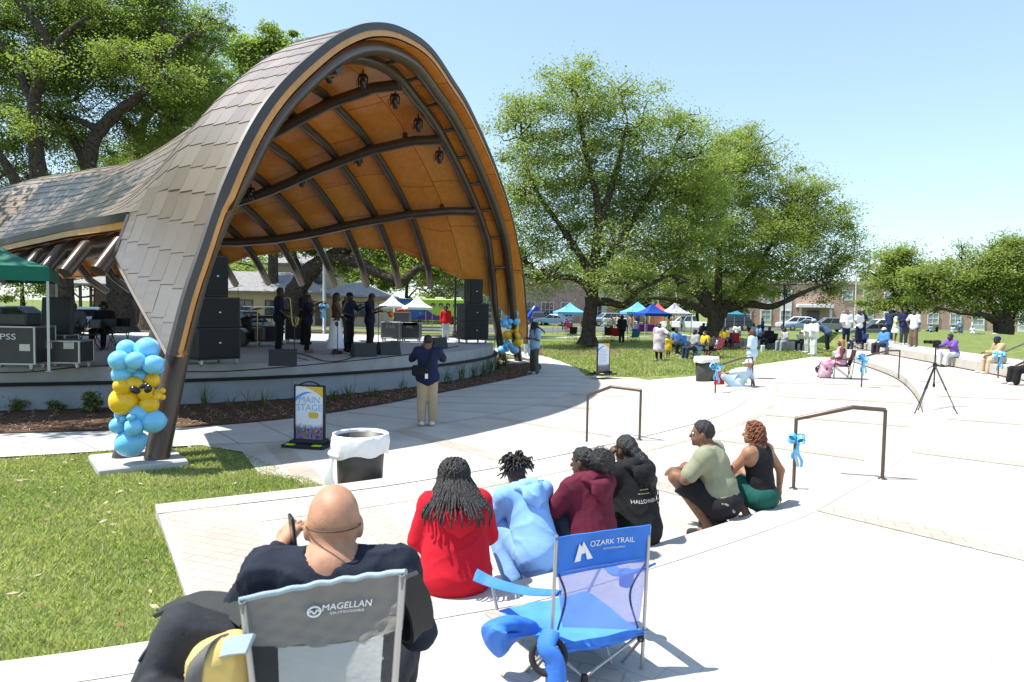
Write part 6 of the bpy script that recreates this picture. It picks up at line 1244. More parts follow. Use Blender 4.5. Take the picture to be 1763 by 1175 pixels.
micstand('mic stand beside the saxophone player', 507, 622, False, 1.2); micstand('straight mic stand at the feet of the singer in white', 581, 612, False, 1.35); micstand('mic stand between the two right hand monitors', 651, 612); micstand('pale pole mic stand behind the singer in white', 608, 607, False, 1.5); micstand('boom mic stand against the beige house', 410, 585, True, 1.9)
# flight cases
M_CASE = mat('case_laminate', (.028, .029, .031), .5, var=.12, scale=5); M_CASEE = mat('case_edge', (.40, .41, .42), .35, .8)
def case(label, c, size, rz, text=None, tsz=.2, wheels=True, tx=0, col=M_CASE, group='road cases on the stage', hs=((0, .55),)):
    root = empty('road_case', c, label, 'road case', group, rz); w_, d_, h_ = size; z0 = .12 if wheels else 0; mb = MB(); mb.box((0, 0, z0 + h_ / 2), (w_ - .02, d_ - .02, h_ - .02)); mb.build('panel', col, root)
    mb = MB(); e = .035
    for sx in (-1, 1):
        for sy in (-1, 1): mb.box((sx * (w_ - e) / 2, sy * (d_ - e) / 2, z0 + h_ / 2), (e, e, h_), None, .006)
        for zz in (z0 + e / 2 - .003, z0 + h_ - e / 2 + .003): mb.box((sx * (w_ - e + .004) / 2, 0, zz), (e, d_ - 2 * e, e), None, .006)
    for sy in (-1, 1):
        for zz in (z0 + e / 2 - .003, z0 + h_ - e / 2 + .003): mb.box((0, sy * (d_ - e + .004) / 2, zz), (w_ - 2 * e, e, e), None, .006)
    mb.build('edging', M_CASEE, root)
    for hx, hz in hs: mb = MB(); mb.box((hx * w_, -d_ / 2 + .004, z0 + h_ * hz), (.20, .016, .14), None, .006); mb.build('handle', M_CASEE, root)
    if wheels:
        for sx in (-1, 1):
            for sy in (-1, 1): mb = MB(); mb.lathe([(0, -.02), (.045, -.02), (.05, 0), (.045, .02), (0, .02)], (sx * w_ * .4, sy * d_ * .38, .05), 12, 0, True, roty(R(90))); mb.box((sx * w_ * .4, sy * d_ * .38, .095), (.06, .07, .05)); mb.build('caster', M_ALU, root)
    if text: textmesh(text, tsz, mat('stencil_white', (.60, .60, .60), .6), 'lettering', lambda v: (v[0] + tx * w_, -d_ / 2 - .003 - v[2], z0 + h_ * .72 + v[1]), root, .001, xs=1.35)
    return root
case('largest road case stencilled PSS at the frame edge', on(6, 639, ZS_) + (0, .35, 0), (1.12, .70, .74), R(4), 'PSS', .16, True, .06, hs=((.33, .45),))
case('low black road case with two handles beside the tent pole', on(98, 637, ZS_) + (0, .30, 0), (.80, .55, .46), R(4), None, .1, True, hs=((-.28, .78), (.24, .78)))
case('tall narrow road case standing behind the tent pole', on(66, 632, ZS_) + (0, .75, 0), (.42, .55, .52), R(4), None, .1, True, hs=())
mb = MB(); A_ = rotz(R(10)) @ rotx(R(-8)); mb.box((0, 0, .40), (.62, .10, .78), A_, .02); mb.box((.30, 0, .40), (.04, .14, .80), A_, .008); tag(mb.build('case_lid', M_CASE, None, on(62, 632, ZS_) + (-.02, .72, .64)), 'black case lid with pale edging leaning upright behind the tent pole', 'case lid')
mb = MB(); mb.box((0, 0, .12), (.62, .45, .24), None, .02); mb.box((.24, -.2285, .12), (.10, .012, .16)); tag(mb.build('mixing_rack', M_CASE, None, on(10, 639, ZS_) + (0, .35, .865)), 'low equipment rack lying on top of the largest road case', 'rack')
case('square road case stencilled PSS under a purple label, on the back of the stage', on(674, 588, ZS_), (.72, .6, .62), R(0), 'PSS', .17, True, 0, mat('case_grey', (.17, .16, .15), .6), hs=())
case('darker road case stencilled PSS touching the paler one at the back of the stage', on(708, 588, ZS_), (.74, .6, .60), R(0), 'PSS', .12, True, -.05, mat('case_dim', (.06, .058, .056), .6), hs=())
for i, (px, lab) in enumerate(((672, 'paler'), (708, 'darker'))): mb = MB(); mb.box((0, 0, 0), (.55, .012, .10)); o = mb.build('label_strip', mat('label_purple', (.42, .20, .50), .6), None, (0, -.309, .68)); o.parent = [x for x in COL.objects if x.name.startswith('road_case') and lab in x.get('label', '') and 'PSS' in x['label']][0]; 
mb = MB(); mb.box((0, 0, .55), (.62, .7, 1.1), None, .01); o = mb.build('equipment_cabinet', mat('cabinet_grey', (.07, .072, .075), .5, var=.15, scale=4), None, on(690, 586, ZS_) + (-.12, 1.1, 0)); tag(o, 'tall dark cabinet with orange bundles on top behind the PSS cases', 'cabinet')
mb = MB(); rng = np.random.default_rng(4)
for k in range(7): mb.ball((rng.uniform(-.22, .22), rng.uniform(-.1, .1), .06 + .03 * rng.random()), (.07, .06, .06), 8, 6)
tag(mb.build('orange_bundle', fabric((.62, .11, .03)), None, np.array(o.location) + (0, 0, 1.10)), 'orange bundle resting on the tall dark cabinet', 'bundle')
case('black amplifier rack standing between the drum kit and the saxophone player', on(500, 592, ZS_) + (0, .5, 0), (.62, .6, .80), R(10), None, .1, True, hs=())
case('wide black amplifier case under the keyboard', on(425, 598, ZS_) + (0, .9, 0), (1.5, .6, .55), R(6), None, .1, True, hs=())
# drum kit and keyboard
root = empty('drum_kit', on(412, 598, ZS_), 'dark drum kit with cymbals behind the near speaker tower', 'drum kit')
for nm, c, r_, d_, ax in (('bass_drum', (0, 0, .30), .29, .42, rotx(R(90))), ('floor_tom', (.55, .15, .42), .20, .38, np.eye(3)), ('snare_drum', (-.40, -.1, .58), .18, .16, np.eye(3)), ('rack_tom', (.18, .1, .78), .16, .24, rotx(R(25)))):
    mb = MB(); mb.lathe([(.0, -d_ / 2), (r_, -d_ / 2), (r_, d_ / 2), (.0, d_ / 2)], c, 20, 0, False, ax); mb.build(nm, mat('drum_shell', (.02, .02, .022), .3), root)
for x, y, z in ((-.62, .1, 1.05), (.60, -.1, 1.2)): mb = MB(); mb.lathe([(.0, .03), (.10, .018), (.24, 0), (.0, .0)], (x, y, z), 20, 0, True, rotx(R(12))); mb.rod((x, y, 0), (x, y, z), .012, 6, 0); mb.build('cymbal', mat('brass', (.50, .36, .14), .3, 1.0), root)
root = empty('keyboard', on(455, 596, ZS_) + (0, .6, 0), 'electronic keyboard on a crossed stand behind the stage tower', 'keyboard'); mb = MB(); mb.box((0, 0, .92), (1.25, .34, .10), None, .015); mb.build('keybed', M_BLK, root); mb = MB(); mb.box((0, -.10, .975), (1.15, .13, .012)); mb.build('keys', M_WHITE, root)
for s_ in (-1, 1): mb = MB(); mb.rod((s_ * .42, 0, .0), (-s_ * .42, 0.02 * s_, .87), .018, 6); mb.build('stand_leg', M_BLK, root)
# cables
for k, (lab, L_) in enumerate((('long black cable lying along the stage front past the monitors', [(300, 640), (380, 640), (470, 634), (560, 626), (640, 618), (720, 608), (790, 596)]), ('black cable looping across the stage at the left', [(0, 642), (60, 640), (140, 632), (220, 630), (300, 634)]), ('thin black cable trailing behind the singer', [(470, 606), (520, 610), (560, 622), (600, 618), (640, 600)]))):
    P = spline([on(x, y, ZS_ + .014) for x, y in L_], 60); c = P[0].copy(); mb = MB(); mb.tube(P - c, .014, 6); tag(mb.build('stage_cable', M_RUB, None, c), lab, 'cable', 'cables on the stage')
# folding chairs at the back left
def folding(label, px, py, rz, z=ZS_):
    root = empty('stage_chair', on(px, py, z), label, 'chair', 'dark folding chairs at the back of the stage', rz); mb = MB(); mb.box((0, 0, .45), (.42, .40, .03), None, .012); mb.build('seat', M_BLK, root); mb = MB(); mb.box((0, -.22, .74), (.42, .025, .24), rotx(R(10)), .01); mb.build('backrest', M_BLK, root)
    for s_ in (-1, 1): mb = MB(); mb.rod((s_ * .20, -.25, .86), (s_ * .20, .22, .0), .012, 6); mb.rod((s_ * .18, .14, .44), (s_ * .18, -.26, 0), .012, 6); mb.build('leg', M_BLK, root)
for i, (lab, px, py) in enumerate((('dark folding chair under the person in a grey hooded top', 128, 604), ('empty dark folding chair nearest the tent pole side of the seated pair', 152, 606), ('dark folding chair under the person all in black', 180, 602), ('empty dark folding chair beside the person all in black', 208, 600))): folding(lab, px, py, R(150 + 15 * i))
# lights under the shell
def stagelight(label, px, py, Y):
    root = empty('stage_light', atY(px, py, Y), label, 'stage light', 'moving lights hung from the shell ribs'); root.scale = (.78, .78, .78); mb = MB(); mb.box((0, 0, .22), (.26, .22, .10), None, .02); mb.rod((0, 0, .24), (0, 0, .42), .03, 6); mb.build('base', M_BLK, root)
    mb = MB(); mb.box((-.15, 0, .06), (.03, .10, .30), None, .01); mb.box((.15, 0, .06), (.03, .10, .30), None, .01); mb.box((0, 0, .19), (.29, .08, .03), None, .01); mb.build('yoke', M_BLK, root); mb = MB(); mb.lathe([(.0001, -.20), (.085, -.20), (.105, -.05), (.115, .08), (.07, .16), (.0001, .17)], (0, 0, -.02), 14, 0, True, rotx(R(35))); mb.build('head', mat('lamp_head', (.02, .02, .022), .35), root)
    mb = MB(); mb.tube(spline([(-.05, .1, .26), (-.24, .1, .1), (-.18, .05, -.14), (-.05, .1, .2)], 16), .010, 5); mb.build('cable_loop', M_RUB, root)
for i, (px, py, s_) in enumerate(((565, 130, 'topmost'), (625, 143, 'second'), (680, 176, 'third'), (720, 217, 'fourth'), (756, 272, 'lowest right'), (617, 277, 'middle'), (518, 313, 'inner middle'), (432, 335, 'innermost'), (460, 218, 'upper inner'), (505, 150, 'shaded upper'))):
    best = min(np.linspace(9.5, 30, 400), key=lambda Y: 0); d = ray(px, py - 10); d /= np.linalg.norm(d)
    # hang it half a metre under the ceiling seen behind it
    tt_ = np.linspace(8, 34, 520); P = CAM + tt_[:, None] * d; t_loc = (P - MID) @ AD; v_loc = (P - MID) @ PD; ok = None
    for q, tl_, vl_ in zip(P, t_loc, v_loc):
        if .8 < tl_ < TEND - 1:
            g_ = Sn(np.linspace(0, 1, 60), np.full(60, tl_), -.62, True); j = np.argmin((g_[:, :2] - q[:2]) @ PD[:2] * ((g_[:, :2] - q[:2]) @ PD[:2])) if False else np.argmin(np.abs((g_ - MID) @ PD - vl_))
            if q[2] > g_[j][2] - .02: ok = q; break
    if ok is None: ok = atY(px, py, 17)
    root_l = atY(px, py, ok[1]); stagelight(s_ + ' black moving light hanging in the orange ceiling of the shell', px, py, ok[1])
# green canopy tent at the left
M_GT = fabric((.006, .13, .085), .55, .06, 'canopy_green')
def tent(label, c, w_, d_, eave, peak, cols, rz=0, valance=.22, legs=True, group='canopy tents', cat='canopy tent', name='canopy_tent', leg=(.72, .72, .70), h_panels=None):
    root = empty(name, c, label, cat, group, rz); lm = mat('tent_leg', leg, .4, .3); hw, hd = w_ / 2, d_ / 2; cs = [(-hw, -hd), (hw, -hd), (hw, hd), (-hw, hd)]
    ms = [cols] * 4 if not isinstance(cols, (list, tuple)) else cols
    for i in range(4):
        a, b = cs[i], cs[(i + 1) % 4]; G = []
        for t in np.linspace(0, 1, 9):
            row = []
            for u in np.linspace(0, 1, 9): x = (a[0] * (1 - u) + b[0] * u) * (1 - t); y = (a[1] * (1 - u) + b[1] * u) * (1 - t); z = eave + (peak - eave) * (t - .16 * math.sin(math.pi * t)) - .05 * (peak - eave) * math.sin(math.pi * u) * math.sin(math.pi * t); row.append((x, y, z))
            G.append(row)
        mb = MB(); thick(G, .006, mb); mb.build('roof_panel', ms[i], root)
        mb = MB(); u = np.linspace(0, 1, 14); top_ = np.array([(a[0] * (1 - k) + b[0] * k, a[1] * (1 - k) + b[1] * k, eave + .0) for k in u]); n_ = np.array([(a[0] + b[0]) / 2, (a[1] + b[1]) / 2, 0]); n_ /= np.linalg.norm(n_); top_ += n_ * .006; bot = top_ + np.array([0, 0, -valance]) + n_ * (.012 * np.sin(u * 20))[:, None]; thick(np.stack([top_, (top_ + bot) / 2, bot], 1), .004, mb); mb.build('valance', ms[i], root)
    if legs:
        for x, y in cs: mb = MB(); mb.box((x * .975, y * .975, eave / 2), (.045, .045, eave)); mb.box((x * .975, y * .975, .01), (.10, .10, .012)); mb.build('leg', lm, root)
    return root
pc = on(84, 640, ZS_); tent('dark green canopy tent at the frame edge over the road cases', tuple(pc + rotz(R(31)) @ np.array([-1.46, 1.46, 0])), 3.0, 3.0, 2.00, 2.95, M_GT, R(31), .27, leg=(.45, .46, .47))
# performers
def hd(kind='short', **k): return dict(kind=kind, **k)
NAVY = (.010, .013, .035); PANT = (.008, .008, .010)
def stand(label, px, py, z, yaw, H, aR, aL, sk, topd, bot, shoe, hair, group=None, curl=.6, **k):
    c = on(px, py, z); kw = {q: k.pop(q) for q in ('lean', 'hy', 'hp', 'girth', 'female', 'feet', 'spread') if q in k}
    f = skeleton(H, 'stand', armR=aR, armL=aL, **kw); return person(label, c, R(yaw), f, sk, topd, bot, shoe, hair, max(.016, min(.05, .00115 * c[1])), group, curl=curl, eyes=c[1] < 34, **k), f, c
def sit(label, px, py, z, yaw, H, aR, aL, sk, topd, bot, shoe, hair, seat=.42, group=None, curl=.6, **k):
    c = on(px, py, z); kw = {q: k.pop(q) for q in ('lean', 'hy', 'hp', 'girth', 'female', 'spread', 'knee', 'pose') if q in k}
    f = skeleton(H, kw.pop('pose', 'chair'), armR=aR, armL=aL, drop=seat, **kw); c = np.array([c[0], c[1], z + seat]); return person(label, c, R(yaw), f, sk, topd, bot, shoe, hair, max(.016, min(.05, .00115 * c[1])), group, curl=curl, eyes=c[1] < 34, **k), f, c
T = lambda col, sl='short', infl=.016, hem=-.06, **k: dict(col=col, sleeve=sl, infl=infl, hem=hem, **k)
B = lambda col, kind='trousers', **k: dict(kind=kind, col=col, **k)
_, fs, cs_ = stand('person in navy playing a brass saxophone at the near end of the band', 480, 607, ZS_, -62, 1.84, 'sax_low', 'sax_up', DK, T(NAVY), B(PANT), (.03, .03, .03), hd('short'), hp=-.15)
def world_of(c, yaw, p): return c + rotz(R(yaw)) @ np.asarray(p, float)
root = empty('saxophone', world_of(cs_, -62, (.0, .30, 1.0)), 'brass saxophone held by the performer at the near end of the band', 'saxophone', None, R(-62)); mb = MB(); P = spline([(.0, -.16, .50), (.0, -.08, .55), (.0, .0, .50), (.01, .03, .2), (.02, .06, -.15), (.02, .12, -.26), (.02, .20, -.20), (.02, .24, -.02)], 40); mb.tube(P, np.concatenate([np.linspace(.010, .030, 26), np.linspace(.032, .085, 14)]), 10); mb.build('body_tube', mat('brass', (.50, .36, .14), .3, 1.0), root)
mb = MB()
for k in range(7): mb.lathe([(.0, .0), (.018, .0), (.018, .012), (.0, .014)], (-.02, .05 + .012 * k, .30 - .07 * k), 8, 0, True, rotx(R(80)))
mb.build('keys', mat('brass', (.50, .36, .14), .3, 1.0), root)
stand('tall bearded person in black behind the flute player', 524, 594, ZS_, -100, 1.84, 'strum', 'fret', DK, T((.012, .013, .02)), B(PANT), (.02, .02, .02), hd('short'), girth=1.15)
_, ff, cf = stand('shorter person in navy playing a wooden flute like horn', 529, 607, ZS_, -75, 1.66, 'horn', 'horn', BR, T(NAVY), B(PANT), (.25, .18, .14), hd('short'), female=True)
mb = MB(); mb.tube([(0, 0, 0), (0, .28, -.05), (0, .40, -.075)], [.012, .014, .03], 8); tag(mb.build('flute', mat('brown_horn', (.16, .09, .05), .4), None, world_of(cf, -75, (.0, .12, 1.47)), R(-75)), 'short wooden horn at the lips of the shorter performer in navy', 'flute')
_, fsg, csg = stand('singer with long black hair in a white wrap skirt holding a microphone', 578, 610, ZS_, -70, 1.72, 'mic', 'strum', BR, T((.075, .035, .025), 'none', .008, .08, name='top'), B((.74, .74, .80), 'skirt', len=.78, flare=.21, infl=.02), (.10, .05, .03), hd('long', len=1.5), female=True)
mb = MB(); mb.rod((0, 0, 0), (0, .0, .16), .014, 8, 0, .016); mb.ball((0, 0, .18), .028, 8, 6); tag(mb.build('microphone', M_BLK, None, world_of(csg, -70, (.05, .235, 1.40))), 'black microphone in the hand of the singer', 'microphone')
mb = MB(); P = spline([(.0, .0, .0), (.04, .05, -.2), (-.02, .07, -.45), (-.08, .08, -.72)], 16); wv = np.array([.05, .03, 0]); thick(np.stack([P - wv, P + (0, .02, 0), P + wv], 1), .012, mb); o = mb.build('sash', fabric((.05, .045, .04)), _); o.location = (.06, .17, 1.06)
stand('person in navy and a black cap partly hidden behind the singer', 600, 606, ZS_, -110, 1.76, 'strum', 'fret', DK, T(NAVY), B(PANT), (.02, .02, .02), hd('cap', cap=(.01, .01, .012)))
_, ft, ct = stand('person in navy looking down at a trumpet at the far end of the band', 636, 607, ZS_, -95, 1.74, 'horn', 'phone', DK, T(NAVY), B(PANT), (.02, .02, .02), hd('short'), hp=-.45)
root = empty('trumpet', world_of(ct, -95, (.0, .36, 1.22)), 'brass trumpet with an orange mute held by the last performer', 'trumpet', None, R(-95)); mb = MB(); mb.tube([(0, -.14, .05), (0, .1, -.02), (0, .22, -.06)], [.012, .014, .02], 8); mb.build('tubing', mat('brass', (.50, .36, .14), .3, 1.0), root); mb = MB(); mb.ball((0, .27, -.09), (.085, .085, .10), 12, 8); mb.build('mute', mat('orange_plastic', (.75, .12, .02), .4), root)
stand('child in a black and red jacket at the back edge of the stage', 767, 586, ZS_, 185, 1.40, 'down', 'down', BR, T((.50, .012, .018), 'long'), B((.45, .50, .56)), (.5, .5, .5), hd('afro'))
sit('person in a grey hooded top on a dark chair near the tent pole', 128, 602, ZS_, 200, 1.72, 'lap', 'lap', DK, T((.10, .10, .12), 'long', .03), B((.03, .03, .035)), (.05, .05, .05), hd('short'))
sit('person all in black on a dark chair in front of the white car', 180, 600, ZS_, 190, 1.74, 'lap', 'lap', DK, T(BLK, 'long', .03), B(PANT), (.03, .03, .03), hd('afro'))
# photographer and the people by the far leg
_, fp, cp = stand('person in a navy T-shirt and khaki trousers photographing the band from the walk', 735, 733, .006, 8, 1.74, 'camera', 'camera', MD, T((.012, .018, .055), infl=.02, hem=-.10), B((.40, .31, .20), infl=.022), (.66, .66, .66), hd('fade'), girth=1.18, curl=1.1)
mb = MB(); mb.box((0, 0, 0), (.14, .07, .10), None, .015); mb.lathe([(.038, 0), (.038, .09), (.03, .09), (.0001, .085)], (0, .03, 0), 14, 0, True, rotx(R(-90))); tag(mb.build('photo_camera', M_BLK, None, world_of(cp, 8, (.0, .24, 1.60)), R(8)), 'black camera raised to the eye of the person in khaki trousers', 'camera')
root = empty('shoulder_bag', world_of(cp, 8, (-.14, -.215, .98)), 'black shoulder bag slung behind the person in khaki trousers', 'bag', None, R(8)); mb = MB(); mb.box((0, 0, .09), (.31, .10, .20), None, .03); mb.build('pouch', fabric((.010, .010, .012)), root); mb = MB(); P = spline([(.12, .0, .18), (.19, .035, .40), (.24, .09, .56), (.24, .19, .63)], 12); wv = np.array([.018, 0, .01]); thick(np.stack([P - wv, P + wv], 1), .005, mb); mb.build('strap', fabric((.010, .010, .012)), root); mb = MB(); mb.box((.115, -.055, -.01), (.055, .006, .09)); mb.build('tag', M_WHITE, root)
stand('person with locs in a light blue T-shirt beside the far balloon column', 920, 644, .006, 120, 1.80, 'phone', 'phone', BR, T((.30, .46, .66), infl=.03, hem=-.10), B((.09, .10, .085), 'wide'), (.35, .35, .35), hd('locs', n=90, len=.32, r=.012), hp=-.4)
stand('person in a white shirt and pale jeans half hidden behind the far shell leg', 908, 613, .0, 200, 1.72, 'down', 'down', BR, T((.70, .70, .70), infl=.03), B((.36, .46, .58)), (.6, .6, .6), hd('short'))
# ================================================================ THE LAWN, THE FAIR AND THE CROWD
gh = lambda x, y: float(ground_h(np.array(x), np.array(y)))
def og(px, py):                                            # point of the lawn seen at a place of the photograph
    z = 0.0
    for _ in range(6): p = at(px, py, z); z = gh(p[0], p[1])
    return np.array([p[0], p[1], z])
# ---- concrete seat wall on the lawn
P = spline([og(1164, 586), og(1200, 592), og(1262, 598), og(1330, 602), og(1392, 603)], 40); c = P[0].copy(); T_ = np.gradient(P[:, :2], axis=0); T_ /= np.linalg.norm(T_, axis=1)[:, None]; N_ = np.c_[-T_[:, 1], T_[:, 0]]
mb = MB(); prof = [(-.3, -.05), (-.3, .44), (.3, .44), (.3, -.05)]; mb.grid(np.array([[(p[0] + n[0] * a, p[1] + n[1] * a, p[2] + z) for a, z in prof] for p, n in zip(P - c, N_)]), 0, False); tag(mb.build('seat_wall', M_COPE, None, c), 'low curved concrete seat wall under the spreading oak', 'seat wall')
# ---- vehicles
M_TYRE = mat('tyre', (.015, .015, .016), .8); M_RIM = mat('rim', (.45, .45, .46), .3, .8); M_CGL = mat('car_glass', (.02, .025, .03), .06, spec=.8); M_TL = mat('tail_light', (.40, .01, .01), .25); M_HL = mat('head_light', (.7, .7, .7), .15)
def car(label, c, rz, kind, col, group='vehicles parked beyond the lawn', rough=.25):
    root = empty('parked_car' if kind != 'pickup' else 'pickup_truck', c, label, 'car' if kind != 'pickup' else 'pickup truck', group, rz); paint = mat('paint_%02x%02x%02x' % tuple(int(255 * q ** .45) for q in col), col, rough, .0, spec=.6)
    W2 = .92; low = {'suv': [(-2.35, .34), (-2.38, .75), (-2.30, 1.02), (-.2, 1.06), (.95, 1.04), (2.15, .92), (2.38, .72), (2.36, .34)], 'sedan': [(-2.35, .32), (-2.38, .72), (-2.25, .92), (-.2, .95), (.9, .92), (2.2, .78), (2.36, .60), (2.34, .32)], 'pickup': [(-2.75, .45), (-2.78, 1.02), (-2.7, 1.06), (-.8, 1.08), (1.1, 1.10), (2.5, 1.02), (2.75, .85), (2.72, .42)]}[kind]
    top = {'suv': [(-2.25, 1.03), (-1.95, 1.62), (-1.4, 1.72), (.25, 1.70), (1.05, 1.05)], 'sedan': [(-1.75, .94), (-1.05, 1.40), (.1, 1.42), (.95, .93)], 'pickup': [(-.75, 1.08), (-.62, 1.72), (.45, 1.74), (1.2, 1.10)]}[kind]
    def loft(prof, w0, w1, zt, mi=0):
        m_ = MB(); A = np.array(prof); zz = A[:, 1]; w_ = np.interp(zz, [zz.min(), zz.max()], [w0, w1]); n = len(A); V = [(x, -w, z) for (x, z), w in zip(A, w_)] + [(x, w, z) for (x, z), w in zip(A, w_)]
        F = [tuple(range(n)), tuple(range(2 * n - 1, n - 1, -1))] + [(i, n + i, n + (i + 1) % n, (i + 1) % n) for i in range(n)]; m_.add(V, F, mi); return m_
    mb = loft(low, W2, W2 - .05, 0); body = mb.build('body', paint, root); bv = body.modifiers.new('bevel', 'BEVEL'); bv.width = .07; bv.segments = 2; bv.angle_limit = R(25)
    mb = loft(top, W2 - .06, W2 - .24, 0); cab = mb.build('cabin', paint, root); bv = cab.modifiers.new('bevel', 'BEVEL'); bv.width = .06; bv.segments = 2; bv.angle_limit = R(25)
    A = np.array(top); z0, z1 = A[:, 1].min() + .05, A[:, 1].max() - .10; n = len(A)
    for sg in (-1, 1):
        def wz(z): return np.interp(z, [A[:, 1].min(), A[:, 1].max()], [W2 - .06, W2 - .24]) + .006
        xr = lambda z: np.interp(z, [A[0, 1], A[1, 1]], [A[0, 0], A[1, 0]]) + .12; xf = lambda z: np.interp(z, sorted((A[-1, 1], A[-2, 1])), [A[-1, 0], A[-2, 0]]) - .14
        xs = [(0, .31), (.34, .64), (.67, 1.0)] if kind == 'suv' else [(0, .48), (.52, 1.0)]
        for a, b in xs:
            V = [(xr(z) * (1 - k) + xf(z) * k, sg * wz(z), z) for k, z in ((a, z0), (b, z0), (b, z1), (a, z1))]; o = link('window', newmesh('window', V, [(0, 1, 2, 3)] if sg < 0 else [(3, 2, 1, 0)], M_CGL), root)
    for (x0, z_0), (x1, z_1), nm, ofs in ((A[-1], A[-2], 'windscreen', .012), (A[0], A[1], 'rear_window', -.012)):
        k0, k1 = .12, .88; pts = []
        for k in (k0, k1): x = x0 + (x1 - x0) * k + ofs; z = z_0 + (z_1 - z_0) * k + .006; w_ = np.interp(z, [A[:, 1].min(), A[:, 1].max()], [W2 - .06, W2 - .24]) - .09; pts.append((x, z, w_))
        V = [(pts[0][0], -pts[0][2], pts[0][1]), (pts[0][0], pts[0][2], pts[0][1]), (pts[1][0], pts[1][2], pts[1][1]), (pts[1][0], -pts[1][2], pts[1][1])]; link(nm, newmesh(nm, V, [(0, 1, 2, 3)], M_CGL), root)
    wb = 1.42 if kind != 'pickup' else 1.75; r_ = .36 if kind != 'sedan' else .32
    for x in (-wb, wb):
        for sg in (-1, 1):
            mb = MB(); mb.lathe([(.0, -.11), (r_ * .6, -.11), (r_, -.09), (r_, .09), (r_ * .6, .11), (.0, .11)], (0, 0, 0), 20, 0, True, rotx(R(90))); wl = mb.build('wheel', M_TYRE, root, (x, sg * (W2 - .10), r_))
            mb = MB(); mb.lathe([(.0, .0), (r_ * .62, .0), (r_ * .62, .02), (r_ * .2, .035), (.0, .04)], (0, -.115 if sg < 0 else .115, 0), 14, 0, False, rotx(R(90 if sg < 0 else -90))); mb.build('rim', M_RIM, wl)
    zf, zr = low[-2][1] + .02, low[2][1] - .14
    for sg in (-1, 1):
        mb = MB(); mb.box((low[-2][0] - .045, sg * .66, zf), (.10, .38, .14), None, .03); mb.build('headlight', M_HL, root); mb = MB(); mb.box((low[1][0] + .03, sg * .70, zr), (.10, .32, .16), None, .03); mb.build('tail_light', M_TL, root)
    mb = MB(); mb.box((low[0][0] - .02, 0, .48), (.06, .50, .13)); mb.build('number_plate', M_WHITE, root); return root
def g0(px, Y, z=0.0): c = atY(px, 560, Y); return np.array([c[0], c[1], z])
WHITE = (.72, .72, .73); SIL = (.34, .36, .38); DGR = (.03, .033, .038); BLU = (.08, .16, .26)
car('white sport utility car parked between the oak trunks', g0(158, 47.5), R(112), 'suv', WHITE); car('dark pickup at the frame edge behind the largest road case', g0(2, 40), R(75), 'pickup', (.03, .022, .02)); car('silver blue sport utility car under the oaks behind the case lid', g0(42, 46), R(66), 'suv', (.16, .22, .28))
car('black boxy sport utility car behind the drum kit', g0(424, 43), R(-20), 'suv', (.008, .008, .010)); car('dark blue car beside the inflatable slide', g0(930, 90), R(80), 'suv', (.03, .045, .07)); car('blue grey car in front of the salmon brick office', g0(952, 86), R(150), 'sedan', BLU)
car('pale silver car just beyond the thick oak trunk', g0(1042, 88), R(200), 'suv', (.30, .36, .42)); car('silver blue car parked beside the pale silver one', g0(1068, 88), R(170), 'sedan', (.22, .30, .36)); car('white pickup truck between the patterned tent and the spreading oak', g0(1184, 72), R(150), 'pickup', WHITE)
car('white car behind the person in white with a blue cap', g0(1369, 88), R(160), 'suv', WHITE); car('blue car in front of the school portico', g0(1386, 84), R(160), 'sedan', (.12, .22, .32)); car('grey car parked in front of the school wall', g0(1424, 80), R(170), 'suv', (.16, .18, .20)); car('dark grey car on the lawn edge near the tall pole', g0(1496, 62), R(185), 'sedan', (.11, .13, .15)); car('white sport utility car behind the dark grey one', g0(1514, 74), R(180), 'suv', WHITE); car('dark van behind the teal tent', g0(1258, 80), R(175), 'suv', (.02, .022, .03))
# golf cart
root = empty('golf_cart', g0(448, 46), 'golf cart with a cream roof behind the saxophone player', 'golf cart', None, R(20)); mb = MB(); mb.box((0, 0, .55), (2.3, 1.15, .5), None, .12); mb.build('body', mat('cart_white', (.55, .55, .53), .4), root); mb = MB(); mb.box((-.1, 0, 1.95), (2.0, 1.25, .08), None, .035); mb.build('roof', mat('cart_cream', (.62, .58, .48), .4), root); mb = MB(); mb.box((-.35, 0, .95), (.5, 1.0, .3), None, .06); mb.build('seat', fabric((.3, .28, .22)), root)
for x in (-.95, .75):
    for y in (-.52, .52): mb = MB(); mb.rod((x, y, .7), (x * .9, y, 1.93), .02, 6); mb.build('roof_post', M_BLK, root); mb = MB(); mb.lathe([(.0, -.08), (.23, -.08), (.23, .08), (.0, .08)], (x * .9, y, .23), 14, 0, False, rotx(R(90))); mb.build('wheel', M_TYRE, root)
# painted bus
root = empty('outreach_bus', g0(742, 84), 'long bus painted blue, purple and lime green behind the white tents', 'bus', None, R(3)); L_ = 8.6
mb = MB(); mb.box((0, 0, 1.75), (L_, 2.5, 2.6), None, .12); body = mb.build('body', mat('bus_lime', (.42, .60, .08), .35), root)
for nm, poly, m_ in (('blue_panel', [(-4.28, .5), (-2.2, .5), (-.2, 1.1), (-2.0, 3.0), (-4.28, 3.0)], mat('bus_blue', (.03, .14, .50), .35)), ('purple_swoosh', [(-2.2, .48), (4.28, .48), (4.28, .85), (.6, 1.05), (-1.3, 2.2), (-.5, 1.15)], mat('bus_purple', (.12, .03, .26), .35)), ('white_stripe', [(-4.2, 2.25), (-1.6, 2.25), (-1.9, 2.5), (-4.2, 2.5)], M_WHITE)):
    link(nm, newmesh(nm, [(x, -1.256, z) for x, z in poly], [tuple(range(len(poly)))], m_), body)
